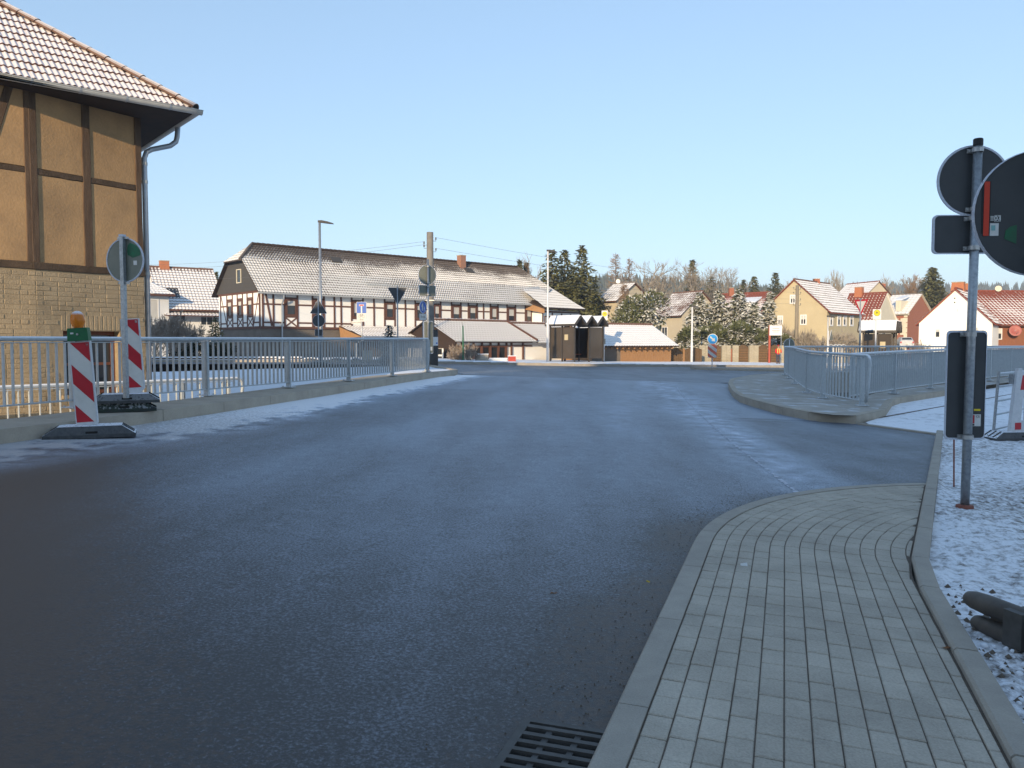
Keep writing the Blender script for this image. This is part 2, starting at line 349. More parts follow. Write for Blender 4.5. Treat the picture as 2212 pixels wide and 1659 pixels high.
def patchy(name, dark, dark2, light, scale, thr, soft, rough=.92, bump=.6, big=.5):
    m = bpy.data.materials.new(name); m.use_nodes = True; N, L, b = nodes_of(m)
    geo = N.new('ShaderNodeNewGeometry'); pos = geo.outputs['Position']
    n1 = N.new('ShaderNodeTexNoise'); n1.inputs['Scale'].default_value = scale; n1.inputs['Detail'].default_value = 6; n1.inputs['Roughness'].default_value = .68; L.new(pos, n1.inputs['Vector'])
    n2 = N.new('ShaderNodeTexNoise'); n2.inputs['Scale'].default_value = big; n2.inputs['Detail'].default_value = 4; L.new(pos, n2.inputs['Vector'])
    ad = N.new('ShaderNodeMath'); ad.operation = 'MULTIPLY_ADD'; L.new(n2.outputs[0], ad.inputs[0]); ad.inputs[1].default_value = .35; L.new(n1.outputs[0], ad.inputs[2])
    mr = N.new('ShaderNodeMapRange'); mr.inputs[1].default_value = thr - soft; mr.inputs[2].default_value = thr + soft; L.new(ad.outputs[0], mr.inputs[0])
    n3 = N.new('ShaderNodeTexNoise'); n3.inputs['Scale'].default_value = scale * 2.3; n3.inputs['Detail'].default_value = 4; L.new(pos, n3.inputs['Vector'])
    rp = N.new('ShaderNodeValToRGB'); rp.color_ramp.elements[0].position = .35; rp.color_ramp.elements[1].position = .65; rp.color_ramp.elements[0].color = (*dark, 1); rp.color_ramp.elements[1].color = (*dark2, 1); L.new(n3.outputs[0], rp.inputs[0])
    mx = N.new('ShaderNodeMix'); mx.data_type = 'RGBA'; L.new(mr.outputs[0], mx.inputs[0]); L.new(rp.outputs[0], mx.inputs[6]); mx.inputs[7].default_value = (*light, 1)
    L.new(mx.outputs[2], b.inputs['Base Color']); b.inputs['Roughness'].default_value = rough
    bp = N.new('ShaderNodeBump'); bp.inputs['Strength'].default_value = bump; bp.inputs['Distance'].default_value = .03; L.new(n1.outputs[0], bp.inputs['Height']); L.new(bp.outputs[0], b.inputs['Normal'])
    return m
m_gravel = patchy('snow_dusted_gravel', (.13, .11, .095), (.24, .21, .18), (.84, .85, .88), 15, .615, .11)
m_path = patchy('snow_covered_path', (.16, .155, .15), (.24, .235, .23), (.86, .87, .90), 6, .50, .14, big=.35)
m_field = patchy('wintry_field', (.16, .13, .09), (.22, .18, .12), (.62, .62, .62), .6, .62, .2)
m_bank = patchy('bank_snow', (.62, .64, .68), (.70, .72, .76), (.80, .82, .86), 4, .55, .2, bump=.4)

# ------------------------------------------------------------------ ground sheets
mb = MB(); n = 24; S = 1500
pts = []
for i in range(n + 1):
    for j in range(n + 1):
        a = (i / n * 2 - 1); b_ = (j / n * 2 - 1)
        pts.append((math.copysign(abs(a) ** 3, a) * S, math.copysign(abs(b_) ** 3, b_) * S, -.72))
mb.add(pts, [(i * (n + 1) + j, (i + 1) * (n + 1) + j, (i + 1) * (n + 1) + j + 1, i * (n + 1) + j + 1) for i in range(n) for j in range(n)])
struct('ground', mb, m_field)

KERB = [(-9.2, -6), (-8.0, 0), (-6.85, 4.5), (-5.74, 8.9), (-4.8, 12.5), (-3.85, 17), (-2.88, 22), (-2.25, 25), (-1.95, 26.3)]
NOSE = [(-1.95, 26.3), (-1.83, 27.2), (-1.95, 28.2), (-2.35, 29.6), (-3.5, 34), (-5, 36), (-8, 37.2), (-16.7, 38), (-45, 38)]
def xk(y): return lerp_tab(y, [(b_, a) for a, b_ in KERB])
ISL_OUT = [(7.65, 16.27), (6.42, 14.80), (5.98, 14.78), (5.67, 15.20), (5.46, 16.27), (5.40, 17.6), (5.43, 18.9), (5.77, 20.8), (6.6, 24.3), (7.6, 27.7), (9.3, 31), (11.4, 33.6), (14, 35.6), (26, 38.2), (40, 41)]
ISL_IN = [(8.05, 18.7), (8.0, 18.7), (7.95, 18.75), (7.93, 18.8), (7.92, 18.9), (7.9, 19.1), (7.92, 19.6), (8.05, 20.8), (8.95, 24.1), (10, 27.6), (11, 30.6), (12, 32.6), (14.2, 34.2), (26, 36.6), (40, 39.4)]
def xi(y): return lerp_tab(y, [(b_, a) for a, b_ in ISL_OUT[3:]])
# pavement left edge (kerb line) : straight, then an arc round the corner
PV0 = V((.262, 2.54)); HEAD0 = R(18.9)
def pav_curve(s, off):
    """point and heading on the kerb line at arc length s, offset to the right"""
    L0 = 3.05; Rr = 4.35; turn = R(62)
    d0 = V((math.sin(HEAD0), math.cos(HEAD0)))
    if s <= L0: p = PV0 + d0 * s; h = HEAD0
    else:
        a = min((s - L0) / Rr, turn); c = PV0 + d0 * L0 + V((math.cos(HEAD0), -math.sin(HEAD0))) * Rr
        h = HEAD0 + a; p = c + V((-math.cos(h), math.sin(h))) * Rr
        ex = (s - L0) - turn * Rr
        if ex > 0: p = p + V((math.sin(h), math.cos(h))) * ex
    return p + V((math.cos(h), -math.sin(h))) * off, h
RK = [(.35, -1.2), (1.02, .75), (1.644, 2.54), (2.42, 4.75), (2.60, 5.12), (4.52, 8.60), (7.2, 13.45)]
def rk_x(y): return lerp_tab(y, [(b_, a) for a, b_ in RK])
def pav_left_x(y):
    best = None
    for k in range(0, 120):
        p, h = pav_curve(-4 + k * .12, 0)
        if best is None or abs(p.y - y) < best[0]: best = (abs(p.y - y), p.x)
    return best[1]

def road_attr(x, y):
    d = x - xk(y)                                   # distance from the left kerb
    nz1 = mnoise.noise(V((x * .9, y * .9, 3))); nz2 = mnoise.noise(V((x * 3.1, y * 2.3, 9)))
    fr = .47 + .10 * sstep(4, 16, y) - .22 * sstep(7.5, 2, y)
    # faint wheel tracks following the road
    for q, k in ((2.9, -.05), (4.5, -.05), (6.3, .05), (7.6, -.04)): fr += k * sstep(.45, .0, abs(d - q + .25 * nz1)) * sstep(3, 7, y)
    # snow and slush in the left gutter
    w = lerp_tab(y, [(0, 1.5), (8, 1.8), (10, 1.9), (14, 1.6), (18, 1.3), (26, 1.1)]); g = sstep(w * (1.15 + .35 * nz1), .1, d + .12 * nz2)
    fr += (1.45 if y > 10.4 else .9) * g
    brown_tone = .8 * sstep(2.9, 1.2, d) * sstep(17, 9, y)
    # browner, with less frost, towards the lower left
    lf = sstep(-1.1, 1.5, (-1.15 - .45 * (y - 2.4)) - x + .4 * nz1) * sstep(10.5, 8.5, y); fr -= .24 * lf * (1 - g); brown_tone = max(brown_tone, 1.15 * lf)
    if y < 20: fr -= .12 * sstep(1.0, 1.7, d) * sstep(3.4, 2.0, d) * (1 - g)
    pl = pav_left_x(y) if y < 8.6 else None
    if pl is not None and x > pl - 1.8:
        e = pl - x + .38 * nz1 + .22 * nz2
        fr -= .16 * sstep(.62, .0, e); brown_tone = max(brown_tone, .62 * sstep(.75, -.05, e))  # dirt along the footway edge
    # frosty band along the old seam on the right, bare asphalt in the side access
    fr += .20 * sstep(1.0, 0, abs(x - (3.0 + .10 * (y - 8)))) * sstep(6, 9, y)
    if 8.2 < y < 15.2: fr -= .20 * sstep(.1, .5, x - (3.15 + .1 * (y - 8))) * (.75 + .6 * nz1)
    return fr, brown_tone
def set_attr(o, name, vals):
    al = o.data.attributes.new(name, 'FLOAT', 'POINT'); al.data.foreach_set('value', vals)
mb = MB(); fr = []; di = []; NC = 56; ys = []
y = -6.0
while y < 27.4: ys.append(y); y += .16 if y > 1 else .5
ys.append(27.5)
for y in ys:
    x0 = xk(y) if y < 26.3 else -1.9
    x1 = 9.4 if y < 14.9 else xi(max(y, 15.2)) + .12
    if y > 14.9: x1 = xi(y) + .12
    for j in range(NC + 1):
        x = x0 + (x1 - x0) * j / NC; mb.v.append(V((x, y, H(x, y)))); mb.at.append(0)
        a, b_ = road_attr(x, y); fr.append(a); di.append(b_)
for i in range(len(ys) - 1):
    for j in range(NC): k = i * (NC + 1) + j; mb.f.append((k, k + 1, k + NC + 2, k + NC + 1))
road = struct('road', mb, m_asph, smooth=True); set_attr(road, 'frost', fr); set_attr(road, 'brown_tone', di)

def ynear(x): return lerp_tab(x, sorted([(a, b_) for a, b_ in NOSE[2:]] + [(-1.9, 27.5), (7.5, 27.5)] + ISL_OUT[10:] + [(70, 44)]))
def yfar(x): return lerp_tab(x, [(-60, 41.5), (-4, 43.2), (4, 45.6), (11, 49.5), (20, 53.5), (40, 60), (80, 78)])
mb = MB(); fr = []; di = []; xs = [-60 + 1.0 * i for i in range(141)]; NR = 14
for x in xs:
    a, b_ = ynear(x) - .06, yfar(x)
    for j in range(NR + 1):
        y = a + (b_ - a) * j / NR; mb.v.append(V((x, y, H(x, y)))); mb.at.append(0)
        fr.append(.42 - .12 * sstep(35, 46, y)); di.append(.35 * sstep(40, 46, y))
for i in range(len(xs) - 1):
    for j in range(NR): k = i * (NR + 1) + j; mb.f.append((k, k + NR + 1, k + NR + 2, k + 1))
road2 = struct('junction_road', mb, m_asph, smooth=True); set_attr(road2, 'frost', fr); set_attr(road2, 'brown_tone', di)

# white frost line along the seam in the asphalt, in short broken dashes
mb = MB(); y = 6.2
while y < 24:
    x = 2.62 + .105 * (y - 6.2) + rnd.uniform(-.012, .012) + .0022 * max(0, y - 9) ** 2
    l = rnd.uniform(.03, .10); w = rnd.uniform(.008, .028)
    if rnd.random() < .8:
        mb.add([(x - w, y, H(x, y) + .005), (x + w * rnd.uniform(.5, 1.4), y + .01, H(x, y) + .005), (x + w, y + l, H(x, y) + .006), (x - w * .6, y + l * .9, H(x, y) + .006)], [(0, 1, 2, 3)])
    y += l + rnd.uniform(0, .035)
tag(mb.build('seam_frost', m_rim), 'broken white line of frost along the seam in the asphalt', 'frost', kind='stuff')

# far pavement beyond the junction
mb = MB(); mk = MB()
for i in range(len(xs) - 1):
    for (d0, d1) in ((.15, 3.5), (3.5, 12)):
        q = []
        for x, d in ((xs[i], d0), (xs[i + 1], d0), (xs[i + 1], d1), (xs[i], d1)):
            y = yfar(x) + d; q.append((x, y, H(x, yfar(x)) + .12 - (.0 if d < 4 else .02)))
        mb.quad(*q)
struct('far_pavement', mb, m_path)
far_kerb = thing('kerb', 'low pale kerb along the far side of the junction', 'kerb', (4, yfar(4), H(4, 45)))
km = MB().box((0, 0, 0), (1.0, .15, .26)).mesh('kerb_stone', m_kerbst)
x = -24.0
while x < 45:
    y0, y1 = yfar(x), yfar(x + .95); d = V((.95, y1 - y0, 0)); c = V((x + .475, (y0 + y1) / 2 + .075, H(x, y0) + .005))
    piece('kerb_stone', km, far_kerb, Matrix.Translation(c) @ Matrix.Rotation(math.atan2(d.y, d.x), 4, 'Z') @ Matrix.Scale(d.length - .006, 4, (1, 0, 0))); x += .95

# snow bank behind the left railing
def zb(x, y):
    w = sstep(14, 33, y); low = -.38; high = .45 - .028 * max(0, -3.5 - x)
    z = low * (1 - w) + high * w
    nn = sstep(7, 1.2, math.hypot(x + 2.5, y - 27.5))
    z = z * (1 - nn) + (H(x, y) + .13) * nn
    return z + .03 * math.sin(x * 1.7 + y) * math.sin(y * 1.3 - x * .6) * (1 - nn)
def xin(y):
    if y < 26: return xk(y) - .95 * (1 - sstep(23, 26, y)) - .12 * sstep(23, 26, y)
    return lerp_tab(y, [(26, xk(26) - .12), (27.2, -1.95), (28.2, -2.07), (29.6, -2.5), (34, -3.6), (36, -5.2), (37.2, -8.2), (37.95, -16.5)])
mb = MB(); ys = [2 + .5 * i for i in range(72)] + [37.95]; NC = 44
for y in ys:
    x1 = xin(y)
    for j in range(NC + 1):
        t = (j / NC) ** .55; x = -46 + (x1 + 46) * t; mb.v.append(V((x, y, zb(x, y)))); mb.at.append(0)
for i in range(len(ys) - 1):
    for j in range(NC): k = i * (NC + 1) + j; mb.f.append((k, k + 1, k + NC + 2, k + NC + 1))
struct('snow_bank', mb, m_bank, smooth=True)

# ------------------------------------------------------------------ kerbs of the bridge
def resample(pts, step, closed=False):
    out = [V(pts[0])]; acc = 0
    for p, q in zip(pts, pts[1:]):
        p, q = V(p), V(q); l = (q - p).length; t = step - acc
        while t <= l: out.append(p + (q - p) * t / l); t += step
        acc = (acc + l) % step
    return out
bridge = thing('bridge_kerb', 'wide pale concrete kerb carrying the railing on the left of the bridge', 'kerb', (-4.8, 12.5, H(-4.8, 12.5)))
ks = resample(KERB + NOSE[1:6], 1.5)
for p, q in zip(ks, ks[1:]):
    d = (q - p).normalized(); nl = V((-d.y, d.x)); g = .007
    wd = .95 if p.y < 22.5 else (.6 if p.y < 24.6 else .16)
    wd2 = .95 if q.y < 22.5 else (.6 if q.y < 24.6 else .16)
    a, b_ = p + d * g, q - d * g
    top = [(*(a), H(*a) + .165), (*(b_), H(*b_) + .165), (*(b_ + nl * wd2), H(*b_) + .175), (*(a + nl * wd), H(*a) + .175)]
    bot = [(x, y, -.7 if i > 1 else z - .4) for i, (x, y, z) in enumerate(top)]
    mb = MB(); mb.add(bot + top, [(3, 2, 1, 0), (4, 5, 6, 7), (0, 1, 5, 4), (1, 2, 6, 5), (2, 3, 7, 6), (3, 0, 4, 7)])
    # softened front arris
    mb.build('kerb_stone', m_conc, bridge)

# ------------------------------------------------------------------ island on the right with the open stream channel
def Hr(x, y): return H(min(x, 7.5), y)
mb = MB()
def top(p, d=.16): return V((p[0], p[1], Hr(*p) + d))
PAR_OUT = [(7.65, 16.27), (9.12, 19.0), (12.3, 22.1), (18.6, 28.0), (28, 36.8)]
PAR_IN = [(8.05, 18.7), (9.5, 20.75), (11.7, 22.9), (17.6, 28.6), (26.6, 37.2)]
for o_, i_ in ((ISL_OUT, ISL_IN), (PAR_OUT, PAR_IN)):
    for k in range(len(o_) - 1):
        q = [top(o_[k]), top(o_[k + 1]), top(i_[k + 1]), top(i_[k])]
        if o_ is ISL_OUT: q = q[::-1]
        mb.quad(*q)
        # channel wall
        a, b_ = top(i_[k]), top(i_[k + 1]); mb.quad(a, b_, b_ - V((0, 0, 1.1)), a - V((0, 0, 1.1)))
isl = struct('pavement_island', mb, m_conc_top)
mbw = MB()
loop = ISL_IN + PAR_IN[::-1]
mbw.quad(*[(x, y, -.68) for x, y in ISL_IN[4:14] + PAR_IN[::-1][:4]])
struct('stream_water', mbw, mat('dark_stream_water', (.012, .014, .014), rough=.15))
ik = thing('kerb', 'curved buff concrete kerb edging the railing island on the right', 'kerb', (5.5, 15.5, -.06))
ks = resample([PAR_OUT[1]] + ISL_OUT[:13], 1.0)
ks = [V(p) for p in ks]
def chunk(p, q, wd, zt, zb_, parent, m, name='kerb_stone', g=.004, side=1):
    d = (q - p).normalized(); nl = V((d.y, -d.x)) * side; a, b_ = p + d * g, q - d * g
    ps = [a, b_, b_ + nl * wd, a + nl * wd]; c = .012
    mb = MB(); lo = [(*p_, Hr(*p_) + zb_) for p_ in ps]; mi = [(*p_, Hr(*p_) + zt - c) for p_ in ps]
    tp = [(*(p_ + (nl * c if i < 2 else V((0, 0)))), Hr(*p_) + zt) for i, p_ in enumerate(ps)]
    mb.add(lo + mi + tp, [(0, 1, 5, 4), (1, 2, 6, 5), (2, 3, 7, 6), (3, 0, 4, 7), (4, 5, 9, 8), (5, 6, 10, 9), (6, 7, 11, 10), (7, 4, 8, 11), (8, 9, 10, 11)])
    return mb.build(name, m, parent)
brk = [PAR_OUT[1], (7.65, 16.27), (6.42, 14.80)]
seg1 = resample([PAR_OUT[2], PAR_OUT[1], (7.65, 16.27)], 1.0) + [V((7.65, 16.27))]
seg2 = [V((7.65, 16.27)), V((7.03, 15.53)), V((6.42, 14.80))]
seg3 = resample(ISL_OUT[1:13], .95)
for seg in (seg1, seg2, seg3):
    for p, q in zip(seg, seg[1:]):
        if (q - p).length > .1: chunk(p, q, .14, .166, -.15, ik, m_conc)

# snow covered path and the gravel verge
def sheet(name, rows, m, zf, nsub=10, smooth=True):
    """rows: list of (y, x0, x1)"""
    mb = MB()
    for y, x0, x1 in rows:
        for j in range(nsub + 1):
            x = x0 + (x1 - x0) * j / nsub; mb.v.append(V((x, y, zf(x, y)))); mb.at.append(0)
    for i in range(len(rows) - 1):
        for j in range(nsub): k = i * (nsub + 1) + j; mb.f.append((k, k + 1, k + nsub + 2, k + nsub + 1))
    return struct(name, mb, m, smooth=smooth)
def path_left(y): return lerp_tab(y, [(13.4, 7.25), (14.75, 6.5), (16.3, 7.62), (19.0, 9.08), (22.1, 12.25), (28, 18.55), (36, 27)])
sheet('snowy_path', [(13.4 + .4 * i, path_left(13.4 + .4 * i), max(13.0, path_left(13.4 + .4 * i) + 9)) for i in range(40)], m_path, lambda x, y: Hr(x, y) + .02)
mbk = MB()
jl = [V((7.3, 15.9)), V((9.5, 18.0)), V((12.6, 20.9)), (V((19, 27)))]
for p, q in zip(jl, jl[1:]): mbk.bar((*p, Hr(*p) + .022), (*q, Hr(*q) + .022), .045, .012)
tag(mbk.build('path_joint', m_joint), 'thin dark joint line running along the snowy path', 'joint', kind='structure')
# flush stone between asphalt and path
mbk = MB(); p, q = V((6.45, 14.72)), V((7.22, 13.42)); mbk.bar((*p, H(*p) + .012), (*q, H(*q) + .012), .12, .03)
tag(mbk.build('flush_stone_strip', m_kerbst), kind='structure')
def gz(x, y): return Hr(x, y) + .045 + .02 * math.sin(x * 3.1 + y * 2.2) * math.sin(y * 2.7 - x) + .022 * mnoise.noise(V((x * 9, y * 9, 0))) + .012 * mnoise.noise(V((x * 21, y * 21, 5)))
mb = MB(); gys = [-.5 + .055 * i for i in range(150)] + [7.8 + .14 * i for i in range(41)]; NG = 110
for y in gys:
    x0 = rk_x(y) + .115
    for j in range(NG + 1): x = x0 + (14 - x0) * (j / NG) ** 1.9; mb.v.append(V((x, y, gz(x, y) if j else Hr(x, y) + .04))); mb.at.append(0)
for i in range(len(gys) - 1):
    for j in range(NG): k = i * (NG + 1) + j; mb.f.append((k, k + 1, k + NG + 2, k + NG + 1))
struct('gravel_verge', mb, m_gravel, smooth=True)

# ------------------------------------------------------------------ paved footway
pave = MB(); rows = []
pl = [pav_curve(-4 + .1 * k, .06)[0] for k in range(0, 122)]
pl = [p for p in pl if p.x < rk_x(p.y) + .02]
def hp(x, y): return H(x, y) + .055
mb = MB()
for a, b_ in zip(pl, pl[1:]):
    ra, rb = V((rk_x(a.y), a.y)), V((rk_x(b_.y), b_.y))
    mb.quad((*a, hp(*a) - .006), (*ra, hp(*ra) - .006), (*rb, hp(*rb) - .006), (*b_, hp(*b_) - .006))
footway = struct('footway', mb, m_joint)
FR[footway.name] = Matrix.Identity(4)
def slab_mesh(l, w, name, m, h=.04, c=.004):
    mb = MB(); lo = [(sx * l / 2, sy * w / 2, -h) for sx, sy in ((-1, -1), (1, -1), (1, 1), (-1, 1))]
    mi = [(x, y, -c) for x, y, z in lo]; tp = [(x * (1 - 2 * c / l), y * (1 - 2 * c / w), 0) for x, y, z in lo]
    mb.add(lo + mi + tp, [(0, 1, 5, 4), (1, 2, 6, 5), (2, 3, 7, 6), (3, 0, 4, 7), (4, 5, 9, 8), (5, 6, 10, 9), (6, 7, 11, 10), (7, 4, 8, 11), (8, 9, 10, 11)])
    return mb.mesh(name, m)
pm = slab_mesh(.1615, .0895, 'paver', m_paver)
pmh = slab_mesh(.092, .0915, 'paver', m_paver)
cands = []
band_l = [(2.36, 4.72), (2.52, 5.12), (4.40, 8.5)]
for k in range(17):
    off = .122 + .047 + .0945 * k; s = -3.4 + rnd.uniform(0, .166)
    while s < 9.5:
        p, h = pav_curve(s, off)
        # arc length along the offset line
        rr = (4.35 - off) / 4.35 if s > 3.05 else 1
        if p.y > -1.1 and p.x < rk_x(p.y) + .2 and rr > 0: cands.append((p, h, rnd.uniform(-.004, .004), pm))
        s += (.166 / rr) if rr > 0 else 99
# soldier course beside the right-hand edging
s = 0; a, b_ = V((2.60, 5.12)), V((4.52, 8.60)); dd = (b_ - a).normalized(); nl = V((-dd.y, dd.x))
while False: cands.append((a + dd * (s + .1) + nl * .055, math.atan2(dd.x, dd.y), 0, pm, 1)); s += .2
cands.sort(key=lambda c: abs(c[0].y - 2.6) if c[0].y < 2.4 else (c[0].y - 2.4))
def paver_matrix(c):
    p, h, dz, me = c[:4]
    n_ = V((.037, -.006, 1)).normalized()
    return frame((p.x, p.y, hp(p.x, p.y) + dz * .6), (math.sin(h), math.cos(h), -.037 * math.sin(h)), None, n_ + V((rnd.uniform(-.013, .013), rnd.uniform(-.013, .013), 0)))
def clip_half(poly, a, nrm):
    out = []
    for p, q in zip(poly, poly[1:] + poly[:1]):
        dp_, dq = (p - a).dot(nrm), (q - a).dot(nrm)
        if dp_ <= 0: out.append(p)
        if dp_ * dq < 0: out.append(p + (q - p) * (dp_ / (dp_ - dq)))
    return out
def area(po): return abs(sum(p.x * q.y - p.y * q.x for p, q in zip(po, po[1:] + po[:1]))) / 2
def cut_lines(c):
    for a, b_ in zip(RK, RK[1:]):
        a, b_ = V(a), V(b_)
        if a.y <= c.y < b_.y:
            d = (b_ - a).normalized(); nr = V((d.y, -d.x)); band = .108 if (a.y > 5 and False) else .014
            yield a - nr * band, nr
    yield V((0, 8.27)) , V((-.12, 1)).normalized()
rest = MB(); npv = 0
for c in cands:
    soldier = len(c) > 4
    M = paver_matrix(c); p2 = [V((x, y)) for x, y in ((-.0808, -.0448), (.0808, -.0448), (.0808, .0448), (-.0808, .0448))]
    wp = [(M @ V((q.x, q.y, 0))).to_2d() for q in p2]; cp = wp
    for a, nr in cut_lines(c[0]):
        if len(cp) > 2: cp = clip_half(cp, a, nr)
    if len(cp) < 3 or area(cp) < .0022: continue
    if abs(area(cp) - area(wp)) < 1e-5: me = c[3]; vs_ = None
    else:
        Mi = M.inverted(); lp = [Mi @ V((q.x, q.y, M.translation.z)) for q in cp]; n_ = len(lp); cen = sum(lp, V()) / n_
        mbp = MB(); mbp.add([V((q.x, q.y, -.04)) for q in lp] + [V((q.x, q.y, -.003)) for q in lp] + [V((*(q.to_2d() + (cen - q).to_2d().normalized() * .004), 0)) for q in lp],
                [(i, (i + 1) % n_, n_ + (i + 1) % n_, n_ + i) for i in range(n_)] + [(n_ + i, n_ + (i + 1) % n_, 2 * n_ + (i + 1) % n_, 2 * n_ + i) for i in range(n_)] + [tuple(range(2 * n_, 3 * n_))])
        me = mbp.mesh('paver', m_paver)
    if npv < 300: piece('paver', me, footway, M); npv += 1
    else: rest.add([M @ v.co for v in me.vertices], [tuple(p_.vertices) for p_ in me.polygons])
rp_ = rest.build('far_pavers', m_paver, footway); rp_['kind'] = 'stuff'
# kerb stones left (flush, 12 cm) and edging right
fk = thing('kerb', 'narrow flush kerb stones between the paved footway and the road', 'kerb', (.3, 2.5, 0))
s = -3.6
while s < 7.7:
    l = 1.0 if s < 3.0 else .5
    mb = MB(); nseg = 5
    for j in range(nseg):
        a0, h0 = pav_curve(s + .003 + (l - .006) * j / nseg, 0); a1, h1 = pav_curve(s + .003 + (l - .006) * (j + 1) / nseg, 0)
        b0, _ = pav_curve(s + .003 + (l - .006) * j / nseg, .118); b1, _ = pav_curve(s + .003 + (l - .006) * (j + 1) / nseg, .118)
        P = [(*a0, hp(*a0) - .2), (*a0, hp(*a0) - .012), (*(a0 + (b0 - a0) * .09), hp(*a0) + .001), (*b0, hp(*b0) + .004), (*b0, hp(*b0) - .05)]
        Q = [(*a1, hp(*a1) - .2), (*a1, hp(*a1) - .012), (*(a1 + (b1 - a1) * .09), hp(*a1) + .001), (*b1, hp(*b1) + .004), (*b1, hp(*b1) - .05)]
        mb.add(P + Q, [(0, 1, 6, 5), (1, 2, 7, 6), (2, 3, 8, 7), (3, 4, 9, 8)] + ([(4, 3, 2, 1, 0)] if j == 0 else []) + ([(5, 6, 7, 8, 9)] if j == nseg - 1 else []))
    if pav_curve(s + l, 0)[0].x < rk_x(pav_curve(s + l, 0)[0].y) + .25: mb.build('kerb_stone', m_kerbst, fk)
    s += l
rkk = thing('kerb', 'raised narrow edging between the paved footway and the gravel', 'kerb', (1.7, 2.6, 0))
for pts in (RK[:4] + [RK[4]], RK[4:]):
    ks = resample(pts, 1.0) + [V(pts[-1])]
    for p, q in zip(ks, ks[1:]):
        if (q - p).length > .05: chunk(p, q, .10, .085, -.1, rkk, m_kerbst, g=.007, side=1)

# ------------------------------------------------------------------ unseen house row behind the viewpoint, added and sized to shade the bridge
def uv(u, v): return V((u * math.cos(SUN_AZ) + v * math.sin(SUN_AZ), -u * math.sin(SUN_AZ) + v * math.cos(SUN_AZ), 0))
sh_ = thing('unseen_house_row', 'unseen row of tall houses added behind the viewpoint to shade the bridge', 'house', uv(5, -28))
u0, u1 = -10.3, 17
def P_(u, v, z): return uv(u, v) + V((0, 0, z))
mb = MB(); ze = 15.0; zr = 20.1; VB = -23
mb.add([P_(u0, VB, -.7), P_(u1, VB, -.7), P_(u1, VB - 10, -.7), P_(u0, VB - 10, -.7), P_(u0, VB, ze), P_(u1, VB, ze), P_(u1, VB - 10, ze), P_(u0, VB - 10, ze), P_(u0, VB - 5, zr - .2), P_(u1, VB - 5, zr - .2)],
       [(0, 1, 5, 4), (2, 3, 7, 6), (3, 0, 4, 8, 7), (1, 2, 6, 9, 5)]); mb.build('wall', m_tanwall, sh_)
mb = MB(); mb.prism([P_(u0 - .3, VB + .4, ze - .3), P_(u1 + .3, VB + .4, ze - .3), P_(u1 + .3, VB - 5, zr), P_(u0 - .3, VB - 5, zr)], (0, 0, .12)); mb.prism([P_(u0 - .3, VB - 10.4, ze - .3), P_(u0 - .3, VB - 5, zr), P_(u1 + .3, VB - 5, zr), P_(u1 + .3, VB - 10.4, ze - .3)], (0, 0, .12)); mb.build('roof', m_snowtile, sh_)
for k in range(7):
    for z in (1.0, 4.0, 7.0, 10.0):
        u = u0 + 1.5 + 3.6 * k; w = MB(); w.prism([P_(u, VB + .02, z), P_(u + 1.1, VB + .02, z), P_(u + 1.1, VB + .02, z + 1.5), P_(u, VB + .02, z + 1.5)], uv(0, .06)); o = w.build('window', m_white_h, sh_)
        w = MB(); w.prism([P_(u + .1, VB + .09, z + .1), P_(u + 1.0, VB + .09, z + .1), P_(u + 1.0, VB + .09, z + 1.4), P_(u + .1, VB + .09, z + 1.4)], uv(0, .01)); w.build('pane', m_glass, o)

# unseen farm building added left of the picture: its roof shades the foot of the inn
A_, B_ = uv(-41, 4).to_2d(), uv(-28, 4).to_2d()
def late_barn():
    house('unseen_barn', 'large unseen farm building added left of the picture to shade the inn', A_, B_, 9, -.6, 9.6, 11.7, 'gable', m_tanwall, rm_brown, .4, (), lambda y, ph: .8, None, .6, .6, asym=.3)

# ------------------------------------------------------------------ half-timbered mill building on the left
K = V((-7.12, 15.5, 0)); ER = V((.555, .832, 0)).normalized(); NRM_R = V((.832, -.555, 0)).normalized()
LRW = 2.0; B0 = K - ER * LRW; EL = V((.643, .766, 0)).normalized(); NRM_L = V((.766, -.643, 0)).normalized()
E1 = V((.766, .643, 0)).normalized(); NIN = V((-.643, .766, 0)).normalized()
EV = V((-6.02, 15.21, 5.82)); TAN = .76
mill = thing('timbered_house', 'tall ochre half-timbered house with frosted tile roof beside the bridge', 'house', (-9.0, 14.6, -.5))
def Rr_(t, z, o=0): return B0 + ER * t + NRM_R * o + V((0, 0, z))
def Ll_(t, z, o=0): return B0 - EL * t + NRM_L * o + V((0, 0, z))
wt0, wt1, wz0, wz1 = .437, 1.485, .50, 1.65
th = .35
def wallbox(mb, f, t0, t1, z0, z1, o0, o1):
    ps = [f(t0, z0, o1), f(t1, z0, o1), f(t1, z1, o1), f(t0, z1, o1)]
    qs = [f(t0, z0, o0), f(t1, z0, o0), f(t1, z1, o0), f(t0, z1, o0)]
    mb.add(ps + qs, [(0, 1, 2, 3), (7, 6, 5, 4), (0, 4, 5, 1), (1, 5, 6, 2), (2, 6, 7, 3), (3, 7, 4, 0)])
lw = MB()
for a in ((-.02, wt0, -.7, 2.71), (wt1, LRW, -.7, 2.71), (wt0, wt1, -.7, wz0), (wt0, wt1, wz1, 2.71)): wallbox(lw, Rr_, *a, -th, -.004)
wallbox(lw, Ll_, 5.5, 0.0, -.7, 2.71, -th, -.004)
lower = lw.build('lower_wall', m_mortar, mill)
bl = {}
